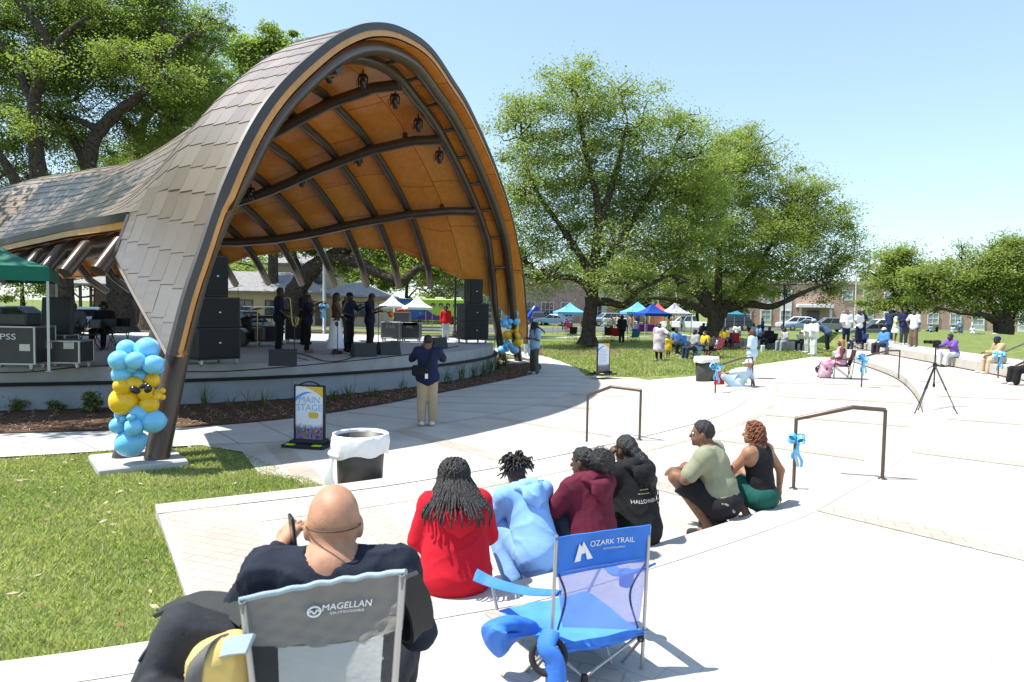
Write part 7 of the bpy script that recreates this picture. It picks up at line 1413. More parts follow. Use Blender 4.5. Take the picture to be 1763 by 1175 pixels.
for x in (.3, 1.25, 2.1, 3.0, 3.8): mb = MB(); mb.lathe([(.0, .0), (.30, .0), (.30, .006), (.0, .008)], (x, -1.254, 2.25), 16, 0, False, rotx(R(90))); mb.lathe([(.0, .0), (.22, .0), (.22, .006), (.0, .008)], (x, -1.262, 2.12), 14, 1, False, rotx(R(90))); mb.build('round_picture', [mat('picture_dark', (.06, .03, .02), .5), mat('picture_tan', (.45, .30, .20), .5)], body)
for x in (-3.0, 2.6): mb = MB(); mb.lathe([(.0, -.15), (.48, -.15), (.48, .15), (.0, .15)], (x, -1.12, .48), 18, 0, False, rotx(R(90))); mb.build('wheel', M_TYRE, root)
for x in (-1.2, 1.0, 3.2): mb = MB(); mb.box((x, 0, 3.15), (1.0, .9, .22), None, .05); mb.build('roof_unit', M_WHITE, root)
# inflatable slide
root = empty('inflatable_slide', g0(914, 96), 'blue inflatable slide beside the far shell leg', 'inflatable slide', None, R(10)); mb = MB(); mb.prism([(-1.1, 0), (1.0, 0), (1.0, 2.3), (.5, 2.4), (-.2, 1.5)], -.8, .8, 0, np.array([[1, 0, 0], [0, 0, -1], [0, 1, 0]], float)); mb.build('ramp_body', mat('vinyl_blue', (.03, .09, .52), .3), root); mb = MB(); mb.prism([(-1.0, .12), (.45, 2.43), (.55, 2.43), (-.8, .12)], -.5, .5, 0, np.array([[1, 0, 0], [0, 0, -1], [0, 1, 0]], float)); mb.build('slide_lane', mat('vinyl_pale', (.5, .6, .75), .3), root)
# ---- tents
TB, TLB, TW = fabric((.055, .24, .62), .6, .05, 'tent_sky'), fabric((.14, .42, .72), .6, .05, 'tent_light_blue'), fabric((.72, .72, .72), .6, .04, 'tent_white')
TY, TN, TG, TT_ = fabric((.62, .42, .03), .6, .04, 'tent_yellow'), fabric((.012, .06, .32), .6, .05, 'tent_navy'), mat('tent_pattern', (.22, .22, .24), .6, col2=(.62, .62, .64), scale=5), fabric((.05, .20, .28), .6, .05, 'tent_teal')
def tent_px(label, x0, x1, Y, cols, eave=2.1, peak=3.1, rz=0, **k): s = Y / CF; c = g0((x0 + x1) / 2, Y); c[2] = gh(c[0], c[1]); w_ = (x1 - x0) * s / (abs(math.cos(rz)) + abs(math.sin(rz))); return tent(label, c, w_, w_, eave, peak, cols, rz, group='canopy tents at the fair', **k)
tent_px('white canopy tent overlapped by a white and yellow one', 648, 702, 66, TW, 2.15, 3.2, R(8)); tent_px('white canopy tent with one yellow valance beside the painted bus', 690, 746, 62, [TW, TY, TW, TW], 2.1, 3.15, R(22)); tent_px('sky blue canopy tent standing left of the thick oak trunk', 953, 1008, 58, TLB, 1.95, 2.75, R(6))
tent_px('pale blue canopy tent behind the darker blue one', 1070, 1124, 64, TLB, 2.05, 3.0, R(5)); tent_px('royal blue canopy tent over the table with a purple cloth', 1093, 1152, 56, TN, 1.95, 2.75, R(14)); tent_px('grey and white patterned canopy tent beside the white pickup truck', 1135, 1186, 62, TG, 2.0, 2.95, R(10)); tent_px('teal canopy tent behind the spreading oak', 1236, 1277, 66, TT_, 2.0, 2.9, R(10))
tent_px('red canopy tent peeping out behind the royal blue one', 1118, 1146, 78, fabric((.55, .10, .10)), 2.2, 3.1)
def table(label, px, py, w_, d_, col, rz=0, cloth_=True, h_=.74):
    root = empty('folding_table', og(px, py), label, 'table', None, rz); mb = MB(); mb.box((0, 0, h_), (w_, d_, .04), None, .01); mb.build('table_top', M_WHITE, root)
    for x in (-1, 1):
        for y in (-1, 1): mb = MB(); mb.rod((x * w_ * .45, y * d_ * .42, 0), (x * w_ * .45, y * d_ * .42, h_ - .02), .016, 6); mb.build('leg', M_ALU, root)
    if cloth_:
        mb = MB(); n = 40; per = []; 
        for i in range(n): u = i / n * 4; k = int(u); f_ = u - k; a, b = [(-1, -1), (1, -1), (1, 1), (-1, 1), (-1, -1)][k:k + 2]; per.append(((a[0] * (1 - f_) + b[0] * f_) * w_ / 2, (a[1] * (1 - f_) + b[1] * f_) * d_ / 2))
        G = [[(x * 1.03 * q * (1 + .012 * math.sin(9 * i)), y * 1.06 * q * (1 + .012 * math.sin(9 * i)), z) for i, (x, y) in enumerate(per + per[:1])] for q, z in ((.001, h_ + .028), (1, h_ + .028), (1.01, h_ - .05), (1.03, .06))]; mb.grid(G, 0, False); o = mb.build('tablecloth', col, None, root.location, rz); tag(o, label.split(' with ')[-1].replace('a ', '', 1) + ' hanging from its table', 'tablecloth')
    return root
table('fair table with a purple cloth', 1115, 572, 2.0, .8, fabric((.13, .015, .22)), R(8)); table('fair table with a white cloth', 1166, 570, 1.6, .8, fabric((.62, .62, .62)), R(8)); table('fair table with a pale lilac cloth', 702, 553, 2.0, .8, fabric((.5, .5, .62)), R(5))
mb = MB(); mb.box((0, 0, 1.05), (1.6, .06, 1.9), None, .01); tag(mb.build('display_board', mat('board_orange', (.55, .17, .06), .6), None, og(1131, 570), R(6)), 'orange display board under the royal blue tent', 'display board')
root = empty('easel_sign', og(1091, 571), 'white framed easel sign beside the royal blue tent', 'easel sign', None, R(-10)); mb = MB(); mb.box((0, 0, .62), (.66, .03, .9), rotx(R(-10)), .01); mb.build('frame', M_WHITE, root); mb = MB(); mb.box((0, -.022, .64), (.50, .012, .72), rotx(R(-10))); mb.build('board', mat('slate', (.12, .13, .12), .7), root)
# ---- lamp posts and poles
def pole(label, c, h_, r_, m_, name, cat, heads=(), base=.0, taper=.8):
    root = empty(name, c, label, cat); mb = MB(); mb.lathe([(r_ * 1.9, 0), (r_ * 1.9, base), (r_ * 1.1, base + .05), (r_, h_ * .5), (r_ * taper, h_)], (0, 0, 0), 12) if base else mb.tube([(0, 0, 0), (0, 0, h_ * .5), (0, 0, h_)], [r_, r_ * .95, r_ * taper], 12); mb.build('shaft', m_, root)
    for hx in heads: mb = MB(); mb.rod((0, 0, h_ - .05), (hx, 0, h_ + .05), .03, 6); mb.box((hx * 1.25, 0, h_ + .05), (abs(hx) * .9, .28, .09), None, .03); mb.build('lamp_head', m_, root)
    return root
M_GALV = mat('galvanised_pole', (.46, .47, .47), .45, .5, var=.1, scale=2)
lp = pole('thick galvanised pole behind the stage tied with a blue bow', on(558, 583, .0) + (0, 0, 0), 8.5, .115, M_GALV, 'steel_pole', 'pole', (), .12); bw = bow('blue ribbon bow tied round the thick galvanised pole', np.array(lp.location) + (0, -.16, 1.95), .36, 7)
pole('slim black lamp post behind the far speaker tower', g0(783, 44), 7.5, .075, M_BLK, 'lamp_post', 'lamp post', (.5,), .6); pole('black double headed lamp post in front of the school', g0(1349, 46, .1), 4.0, .06, M_BLK, 'lamp_post', 'lamp post', (-.45, .45), .5); pole('tall pale pole in front of the school', g0(1471, 70), 7.4, .06, M_WHITE, 'flag_pole', 'pole'); pole('white pole between the patterned tent and the pale trees', g0(1163, 90), 7.0, .07, M_WHITE, 'flag_pole', 'pole'); pole('thin white pole behind the pale blue tent', g0(1132, 96), 7.4, .05, M_WHITE, 'flag_pole', 'pole')
# ---- board on the rise
c = og(1686, 588); root = empty('lawn_sign', c, 'white rectangular board standing on the grassy rise', 'sign'); mb = MB(); mb.box((0, 0, .42), (.94, .03, .60), None, .005); mb.build('board', mat('board_white', (.72, .72, .76), .5), root); mb = MB(); mb.box((0, -.018, .30), (.90, .008, .09)); mb.build('blue_band', mat('board_blue', (.30, .46, .74), .5), root); mb = MB(); mb.box((-.1, -.018, .40), (.6, .008, .04)); mb.build('red_band', mat('board_red', (.62, .30, .30), .5), root)
for x in (-.38, .38): mb = MB(); mb.rod((x, .03, -.05), (x, .03, .6), .012, 6); mb.build('stake', M_ALU, root)
# ---- camp chairs on the lawn
def camp(label, px, py, rz, col, loc=None, group='folding camp chairs'):
    root = empty('folding_chair', og(px, py) if loc is None else loc, label, 'chair', group, rz); m_ = fabric(col); G = [[(x, y, .43 - .05 * math.sin(math.pi * (x / .5 + .5)) + .04 * (y > .1)) for x in np.linspace(-.25, .25, 6)] for y in np.linspace(-.22, .24, 6)]; mb = MB(); thick(G, .012, mb); mb.build('seat', m_, root)
    G = [[(x, -.22 - .16 * t - .04 * math.sin(math.pi * (x / .52 + .5)), .42 + .50 * t) for x in np.linspace(-.26, .26, 6)] for t in np.linspace(0, 1, 6)]; mb = MB(); thick(G, .012, mb); mb.build('backrest', m_, root)
    for sg in (-1, 1):
        mb = MB(); mb.rod((sg * .27, -.26, .0), (sg * .27, -.36, .92), .011, 6); mb.rod((sg * .27, .24, 0), (sg * .27, .22, .62), .011, 6); mb.rod((-sg * .27, -.26, .02), (sg * .27, -.24, .42), .010, 6); mb.rod((-sg * .27, .24, .02), (sg * .27, .24, .42), .010, 6); mb.rod((sg * .27, -.26, .02), (sg * .27, .24, .42), .010, 6); mb.build('side_frame', M_BLK, root); mb = MB(); mb.box((sg * .29, -.04, .635), (.07, .56, .025), None, .01); mb.build('armrest', m_, root)
    return root
camp('black camp chair seen from behind left of the thick oak trunk', 985, 585, R(10), (.010, .012, .018)); camp('camp chair with a dark red back right of the thick oak trunk', 1046, 588, R(5), (.10, .012, .012)); camp('bright red camp chair beside the big haired person under the oak', 1062, 590, R(-30), (.36, .015, .02)); camp('teal camp chair beside the mulch under the oak', 1090, 592, R(20), (.03, .16, .22)); camp('empty blue camp chair between the child in yellow and the seated row', 1180, 612, R(200), (.012, .13, .34)); camp('empty red camp chair behind the standing person in pale blue', 1268, 603, R(185), (.34, .012, .018)); camp('pink camp chair seen from behind under the sky blue tent', 979, 574, R(8), (.50, .06, .12))
# ---- crowd
LBL = (.26, .46, .70); WT = (.70, .70, .70); YEL = (.66, .45, .03)
def S_(label, px, py, yaw, H=1.7, aR='down', aL='down', sk=BR, top=None, bot=None, hair=None, z=None, shoe=(.35, .35, .35), **k):
    if z is None: z = og(px, py)[2]
    return stand(label, px, py, z, yaw, H, aR, aL, sk, top, bot, shoe, hair or hd('short'), None, **k)
def Q_(label, px, py, yaw, H=1.68, aR='lap', aL='lap', sk=BR, top=None, bot=None, hair=None, z=None, shoe=(.3, .3, .3), seat=.42, chair=None, **k):
    if z is None: z = og(px, py)[2]
    r = sit(label, px, py, z, yaw, H, aR, aL, sk, top, bot, shoe, hair or hd('short'), seat, None, **k)
    if chair: camp(chair[0], 0, 0, R(yaw), chair[1], np.array([r[2][0], r[2][1], z]))
    return r
PAT = mat('blouse_print', (.30, .22, .26), .7, col2=(.74, .68, .70), scale=7)
S_('person in a loose purple and white printed blouse walking on the lawn', 1134, 622, 150, 1.58, 'down', 'out', DK, T((.5, .4, .45), 'short', .05, -.42, mat=PAT), B(PANT, 'leggings'), girth=1.15, female=True); S_('small child in a yellow dress beside the printed blouse', 1150, 620, 200, 1.02, 'down', 'out', BR, T(YEL, 'short', .03, -.22), B((.5, .4, .1), 'shorts', len=.5), female=True)
Q_('person in a blue shirt sitting behind the child in yellow', 1163, 612, 190, 1.7, sk=DK, top=T((.16, .30, .62)), bot=B(BLK), chair=('dark camp chair under the person in a blue shirt', (.02, .02, .025)))
Q_('person in a grey T-shirt and dark jeans sitting beside the empty blue chair', 1196, 620, 105, 1.76, sk=DK, top=T((.30, .33, .34), infl=.03), bot=B((.03, .045, .08)), chair=('camp chair under the person in a grey T-shirt', (.02, .06, .12)), girth=1.1)
Q_('person in a yellow T-shirt and pale jeans sitting in the front lawn row', 1213, 620, 110, 1.64, sk=LT, top=T(YEL, infl=.03), bot=B((.30, .42, .55)), chair=('camp chair under the person in a yellow T-shirt', (.03, .03, .04)), female=True, hair=hd('bun')); Q_('child in a white top sitting at the end of the front lawn row', 1229, 618, 110, 1.25, sk=BR, top=T(WT), bot=B((.3, .1, .12)), seat=.36, chair=('maroon camp chair under the child in white', (.12, .02, .03)))
Q_('person in a mustard and navy top with a dark cap in the second lawn row', 1247, 604, 130, 1.68, sk=DK, top=T((.50, .33, .03), infl=.03), bot=B((.02, .02, .06)), hair=hd('cap', cap=(.02, .02, .03)), chair=('camp chair under the person in mustard and navy', (.02, .02, .08))); Q_('person in a white top and sunglasses sitting beside the empty red chair', 1252, 600, 170, 1.68, sk=MD, top=T(WT, 'long', .03), bot=B((.25, .02, .03)), female=True, chair=('camp chair under the person in a white top', (.2, .02, .03)), hair=hd('bun'))
S_('person with red braids in a pale blue T-shirt and white shorts standing by the walk', 1293, 656, 55, 1.62, 'down', 'hold', BR, T((.52, .68, .80), infl=.03), B(WT, 'shorts', len=.6), hd('long', col=(.10, .02, .015), len=.9), z=.12, female=True, girth=1.08)
c = world_of(on(1293, 656, .12), 55, (.22, .02, .66)); root = empty('handbag', c, 'small tan handbag at the hip of the person with red braids', 'handbag'); mb = MB(); mb.box((0, 0, .09), (.26, .10, .19), None, .04); mb.build('pouch', mat('tan_leather', (.50, .22, .08), .5), root); mb = MB(); mb.tube(spline([(-.10, 0, .17), (-.06, .0, .42), (.0, .02, .62), (.06, 0, .42), (.10, 0, .17)], 16), .008, 5); mb.build('strap', mat('tan_leather', (.50, .22, .08), .5), root)
Q_('person in black sitting behind the standing person in pale blue', 1324, 603, 120, 1.72, sk=DK, top=T(BLK, 'long', .03), bot=B((.02, .02, .02)), chair=('black camp chair under the person in black', BLK), girth=1.15); S_('person in a navy tracksuit walking behind the seat wall', 1312, 583, 75, 1.80, 'down', 'hold', DK, T((.014, .022, .075), 'long', .03), B((.010, .014, .04)), feet={'R': (0, .18), 'L': (0, -.16)})
Q_('person in grey jeans with long dark hair sitting on the seat wall', 1350, 606, 120, 1.66, 'lap', 'lap', BR, T((.45, .45, .48), infl=.02), B((.30, .34, .36)), hd('long', len=1.2), seat=.44, female=True); Q_('person in dark clothes reading a paper on the seat wall', 1383, 606, 125, 1.72, 'phone', 'phone', DK, T((.02, .02, .022), 'long', .03), B(BLK), seat=.44)
mb = MB(); mb.box((0, 0, 0), (.42, .012, .30), rotx(R(-35))); tag(mb.build('newspaper', M_WHITE, None, world_of(on(1383, 606, .2), 125, (0, .36, .82)), R(125)), 'open pale paper held by the person reading on the seat wall', 'paper')
S_('person all in white with a pale blue cap standing on the ramp', 1400, 612, 100, 1.80, 'hold', 'phone', BR, T((.74, .74, .73), 'long', .04), B((.74, .74, .73), 'wide'), hd('cap', cap=(.36, .52, .66)), z=.2, shoe=(.7, .7, .7), girth=1.15); S_('second person in white standing behind the one with the pale blue cap', 1389, 608, 95, 1.70, 'hold', 'phone', BR, T((.70, .70, .68), 'long', .04), B((.55, .55, .52)), z=.2, shoe=(.6, .6, .6))
S_('person in a denim jacket bending over a pink bag on the seat wall', 1424, 603, 60, 1.72, ((.2, .45, 1.15), (.12, .55, .90)), ((-.2, .45, 1.15), (-.12, .55, .90)), DK, T((.06, .10, .20), 'long', .04), B(BLK, 'wide'), z=.3, lean=.9, girth=1.2)
Q_('person in a pink and white dress with blond hair sitting on the terrace', 1447, 652, 75, 1.70, 'lap', 'lap', BR, T((.62, .16, .34), 'none', .02, .0, mat=mat('dress_print', (.55, .06, .22), .7, col2=(.76, .62, .68), scale=9)), B((.6, .2, .4), 'skirt', mat=mat('dress_print', (.55, .06, .22), .7)), hd('long', col=(.36, .17, .06), len=.9), z=Z1, seat=.40, chair=('black camp chair under the person in a pink dress', (.05, .02, .03)), girth=1.25, female=True)
Q_('person in navy with a khaki cap sitting behind the pink dress', 1478, 605, 95, 1.76, 'phone', 'lap', DK, T((.05, .10, .26), infl=.03), B((.03, .04, .09)), hd('cap', cap=(.20, .17, .11)), z=.3, seat=.42, chair=('navy camp chair under the person with a khaki cap', (.012, .03, .12)), girth=1.1)
S_('person in a white jacket with a red pouch standing behind the seat wall', 1456, 592, 165, 1.72, 'hold', 'hold', MD, T((.68, .68, .68), 'long', .04), B((.012, .016, .04)), z=.74); S_('person in a white top and navy trousers with long black hair seen from behind', 1478, 592, 20, 1.72, 'down', 'phone', DK, T(WT, infl=.02), B((.010, .013, .035), 'wide'), hd('long', len=1.3), z=.74, female=True); S_('person in navy half hidden behind the one with long black hair', 1484, 590, 200, 1.74, 'cross', 'cross', DK, T((.015, .02, .06)), B((.010, .013, .03)), z=.74)
Q_('person in a royal blue polo and white cap sitting on the upper ledge', 1521, 612, 105, 1.78, 'lap', 'lap', DK, T((.07, .24, .62), infl=.03), B((.03, .035, .045)), hd('cap', cap=(.62, .62, .62)), z=.36, seat=.40, girth=1.2, shoe=(.6, .6, .6)); mb = MB(); lo = world_of(on(1521, 612, .36), 105, (.26, .25, .38)); blob('red_jacket', [('c', lo, lo + (.05, -.1, -.25), .10, .12), ('c', lo + (.0, -.1, -.2), lo + (.1, -.15, -.4), .10, .08)], fabric((.42, .012, .03)), .03, 'red jacket in the lap of the person in a royal blue polo', 'jacket', .012)
S_('person in a dark blue shirt standing with arms on hips on the upper walk', 1531, 588, 120, 1.80, 'down', 'hip', DK, T((.018, .035, .10)), B((.016, .022, .05)), z=.78); S_('person in a pale yellow top and white skirt with long dark hair', 1541, 592, 240, 1.62, 'phone', 'hip', BR, T((.62, .66, .36), infl=.015, hem=.0), B((.74, .74, .74), 'skirt', len=.36, flare=.22), hd('long', len=1.1), z=.78, female=True); S_('person in a navy polo with crossed arms on the upper walk', 1555, 594, 165, 1.80, 'cross', 'cross', DK, T((.016, .024, .09), infl=.025), B((.055, .055, .058)), z=.78, girth=1.12); S_('person in a white T-shirt and brown cargo trousers on the upper walk', 1572, 598, 120, 1.74, 'hip', 'down', BR, T(WT), B((.15, .105, .07), 'wide'), z=.78)
Q_('person in a purple polo and white trousers sitting on the upper ledge', 1643, 632, 95, 1.76, 'knees', 'knees', DK, T((.17, .085, .42), infl=.02), B((.66, .66, .64)), hd('short'), z=Z2, seat=.36, shoe=(.03, .03, .04), lean=.32); Q_('person in tan with a navy cap sitting behind the ribboned rail', 1722, 644, 85, 1.76, 'lap', 'knees', DK, T((.42, .31, .18), 'long', .025), B((.50, .40, .27)), hd('cap', cap=(.015, .022, .07)), z=Z2, seat=.36, shoe=(.5, .5, .5), lean=.2); Q_('person in loose black trousers mostly cut off by the frame edge', 1776, 664, 80, 1.72, 'lap', 'lap', BR, T((.3, .3, .3)), B(BLK, 'wide'), z=Z2, seat=.34, shoe=(.62, .50, .48))
# reclining person by the small rail
Q_('person in a white cap and pale jeans reclining on the step by the bin', 1272, 676, 62, 1.76, 'lean', ((-.05, .30, .42), (-.02, .42, .40)), LT, T((.48, .60, .74), infl=.02), B((.30, .42, .56)), hd('cap', cap=(.74, .74, .74)), z=.02, seat=.10, pose='ledge', lean=-.45, shoe=(.62, .60, .52))
mb = MB(); mb.box((0, 0, .22), (.14, .34, .44), rotz(R(10)), .05); tag(mb.build('green_bag', fabric((.16, .72, .10)), None, on(1278, 668, .05)), 'lime green bag standing behind the reclining person', 'bag'); c = on(1236, 670, .02); blob('red_bag', [('c', c + (0, 0, .12), c + (.0, .0, .45), .13, .10), ('c', c + (.1, 0, .10), c + (.12, .0, .36), .09, .07)], fabric((.48, .015, .03)), .03, 'red bag leaning under the bow of the small handrail', 'bag', .012); c = on(1411, 642, Z1); blob('bin_bag', [('c', c + (0, 0, .12), c + (.05, 0, .22), .16, .10), ('c', c + (.05, 0, .22), c + (.02, 0, .38), .07, .03)], mat('black_plastic', (.012, .012, .013), .25), .03, 'black plastic bag on the paving beside the pink dress', 'plastic bag', .014)
mb = MB(); mb.box((0, 0, .2), (.22, .10, .40), rotz(R(20)), .02); tag(mb.build('white_bag', fabric((.68, .68, .66)), None, og(1313, 608)), 'white carrier bag beside the person in black on the lawn', 'bag')
# under the first oak and round the tents
S_('big haired person in black standing under the oak', 1070, 593, 10, 1.72, 'hold', 'hold', DK, T((.015, .015, .018), 'long', .04), B(BLK), hd('afro'), girth=1.1); Q_('person in pink sitting under the sky blue tent', 975, 570, 30, 1.66, sk=DK, top=T((.42, .10, .26)), bot=B(BLK), female=True); Q_('person in dark red beside the tent leg under the sky blue tent', 1003, 570, -20, 1.68, sk=DK, top=T((.05, .02, .025), 'long'), bot=B(BLK))
Q_('person all in black sitting at the foot of the spreading oak', 1211, 592, 110, 1.74, sk=DK, top=T(BLK, 'long', .05), bot=B(BLK), seat=.44, girth=1.15); Q_('person in a white top sitting beyond the seat wall', 1268, 588, 160, 1.68, sk=DK, top=T(WT), bot=B((.05, .05, .05)), chair=('grey chair under the person in a white top beyond the seat wall', (.1, .1, .1))); Q_('person in a pale blue shirt sitting on the path beyond the seat wall', 1297, 586, 200, 1.7, sk=DK, top=T((.40, .55, .66)), bot=B((.1, .1, .12)), chair=('black chair under the person in a pale blue shirt', BLK)); Q_('person in light blue with a black cap beyond the seat wall', 1306, 594, 100, 1.68, sk=DK, top=T(LBL), bot=B((.04, .04, .05)), hair=hd('cap', cap=BLK), chair=('dark chair under the person with a black cap', (.03, .03, .03)))
crowd = [(1042, 574, 'white top and jeans beside the thick trunk', WT, (.16, .28, .50), 20), (1052, 576, 'grey vest near the thick trunk', (.3, .3, .3), (.05, .06, .08), 190), (1056, 573, 'tan top among the group by the trunk', (.45, .28, .18), (.5, .5, .5), 120), (1064, 575, 'cream shirt at the middle of the group by the trunk', (.62, .58, .5), (.1, .1, .1), 60), (1078, 573, 'white shirt and black trousers near the easel', (.55, .55, .55), BLK, 200), (1086, 572, 'coral top behind the easel', (.55, .22, .18), (.3, .25, .2), 180), (1097, 571, 'navy clothes at the tent leg', (.03, .05, .12), (.05, .09, .18), 30), (1112, 567, 'black and yellow behind the purple table', (.15, .13, .04), BLK, 180), (1122, 568, 'deep blue beside the orange board', (.02, .05, .22), BLK, 220), (1140, 570, 'dark green beyond the orange board', (.05, .07, .05), BLK, 170), (1150, 577, 'bright yellow T-shirt walking past the tents', YEL, (.35, .33, .28), 80), (1158, 568, 'pale pink at the white table', (.55, .35, .33), BLK, 180), (1172, 572, 'grey sitting height beside the white table', (.40, .42, .46), BLK, 260)]
hh_ = ['short', 'long', 'bun', 'afro']
for i, (px, py, lab, c1, c2, yw) in enumerate(crowd): S_('person in ' + lab, px, py, yw, 1.66 + .03 * (i % 4), ['down', 'hold', 'phone', 'cross'][i % 4], ['down', 'hold', 'phone', 'cross'][(i * 3 + 1) % 4], [BR, DK, MD, LT][i % 4], T(c1, 'short', .03), B(c2), hd(hh_[i % 4]))
for px, py, lab, c1, c2, yw, H in ((722, 558, 'grey T-shirt and black shorts walking towards the painted bus', (.36, .36, .38), BLK, -60, 1.7), (735, 558, 'red and white top walking beside the one in grey', (.5, .12, .14), WT, -50, 1.66), (743, 552, 'mustard shirt in front of the yellow valance', (.60, .36, .03), (.1, .1, .1), 180, 1.7), (755, 552, 'grey top and pale jeans in front of the painted bus', (.42, .42, .42), (.30, .46, .62), 10, 1.7), (765, 550, 'white shirt beside the bus wheel', WT, (.03, .03, .03), 170, 1.7)): S_('person in ' + lab, px, py, yw, H, 'down', 'hold', BR, T(c1, infl=.03), B(c2), feet={'R': (0, .14), 'L': (0, -.12)})
Q_('person in blue sitting behind the pale lilac table', 699, 552, 180, sk=DK, top=T((.16, .34, .6)), bot=B(BLK)); Q_('person in white and navy sitting beside the pale lilac table', 707, 552, 170, sk=DK, top=T((.03, .05, .22)), bot=B(BLK))
# on the rise
for px, py, lab, c1, c2, kind, yw in ((1583, 572, 'pale blue T-shirt at the near end of the rise group', LBL, (.5, .5, .5), 'sit', 20), (1602, 572, 'pale blue T-shirt with black hair on the rise', LBL, BLK, 'sit', 0), (1613, 573, 'black clothes sitting on the rise', BLK, BLK, 'sit', 30), (1640, 574, 'pale blue and white kneeling on the rise', (.40, .56, .76), WT, 'sit', -30), (1651, 575, 'pale blue T-shirt and blue shorts standing above the others on the rise', (.36, .54, .72), (.10, .16, .26), 'st', 10), (1656, 575, 'bright blue sitting against the standing one on the rise', (.14, .34, .62), BLK, 'sit', 50), (1674, 575, 'white and pale blue sitting apart on the rise', (.56, .66, .76), WT, 'sit', 150), (1722, 577, 'pale blue lying beside the dark leaning trunk', LBL, WT, 'sit', 80)):
    if kind == 'st': S_('person in ' + lab, px, py, yw, 1.75, 'hip', 'hip', BR, T(c1, infl=.03), B(c2, 'shorts'), hd('short'))
    else: Q_('person in ' + lab, px, py, yw, 1.65, sk=[DK, BR, MD][px % 3], top=T(c1, infl=.03), bot=B(c2), seat=.12, pose='floor')
# ---- planting in the mulch bed
M_BLADE = leafmat('reed_leaves', (.06, .10, .025), (.16, .20, .06), .35); M_SHR = leafmat('shrub_leaves', (.12, .16, .05), (.26, .30, .11), .35)
def tuft(label, c, n, h_, seed, m_=M_BLADE, spread=.35, group='grassy plants along the stage front'):
    rng = np.random.default_rng(seed); V = []; F = []
    for k in range(n):
        a = rng.uniform(0, 2 * math.pi); L = h_ * rng.uniform(.55, 1.1); sp = spread * rng.uniform(.3, 1.2); b0 = rng.normal(size=2) * .05; w_ = .010; nrm = np.array([-math.sin(a), math.cos(a)]); q = len(V)
        for i, t in enumerate(np.linspace(0, 1, 6)): x = b0 + np.array([math.cos(a), math.sin(a)]) * sp * t ** 1.8; z = L * (t - .35 * t ** 3 * sp / .35); ww = w_ * (1 - t) ** .7 + .001; V += [(x[0] - nrm[0] * ww, x[1] - nrm[1] * ww, z), (x[0] + nrm[0] * ww, x[1] + nrm[1] * ww, z)]
        F += [(q + 2 * i, q + 2 * i + 1, q + 2 * i + 3, q + 2 * i + 2) for i in range(5)]
    me = newmesh('tuft', V, F, m_, None, True); a_ = me.attributes.new('tint', 'FLOAT', 'FACE'); a_.data.foreach_set('value', np.repeat(np.clip(rng.normal(.5, .25, n), 0, 1), 5).astype(np.float32)); return tag(link('grassy_plant', me, None, c), label, 'plant', group)
mids = ['near the sign poster', 'below the near speaker tower', 'below the saxophone player', 'below the singer', 'left of the photographer', 'right of the photographer', 'below the far monitors', 'at the bend of the stage front', 'below the far speaker tower', 'beside the far balloon column']
for i, (px, py, n, h_) in enumerate(((352, 700, 26, .62), (396, 704, 12, .40), (430, 702, 10, .5), (455, 698, 14, .55), (575, 690, 26, .35), (600, 684, 22, .42), (640, 682, 26, .30), (690, 668, 30, .36), (770, 660, 30, .70), (795, 656, 26, .72), (815, 652, 30, .66), (832, 648, 34, .75), (846, 642, 40, .8), (858, 636, 44, .85), (868, 630, 40, .7), (845, 632, 30, .6))): tuft('green grassy plant in the mulch bed ' + mids[min(9, i * 10 // 16)] + ', ' + ['short and wide', 'tall and open', 'thin', 'bushy', 'spiky'][i % 5], on(px, py, .03), n, h_, 100 + i)
rng = np.random.default_rng(8)
for i, (px, py, s_, lab) in enumerate(((22, 705, .34, 'leafy shrub in the mulch bed nearest the frame edge'), (160, 710, .36, 'leafy shrub in the mulch bed behind the large balloon column'), (98, 704, .16, 'tiny shrub between the two leafy shrubs'))):
    Q, tint, _c = leaves([(0, 0, s_ * .5)], [(s_ * .8, s_ * .6, s_ * .5)], int(1200 * s_ / .34), .075, rng, clump=.06, up=.9); c = on(px, py, .03); root = empty('shrub', c, lab, 'shrub', 'leafy shrubs in the mulch bed'); link('foliage', leafmesh('shrub', Q, tint, M_SHR), root); mb = MB()
    for k in range(9): a = k * .7; mb.tube(spline([(0, 0, 0), (.2 * s_ * math.cos(a), .2 * s_ * math.sin(a), .3 * s_), (.6 * s_ * math.cos(a), .5 * s_ * math.sin(a), .85 * s_)], 6), [.012, .01, .008, .006, .004, .003], 5)
    mb.build('stems', M_BARK, root)
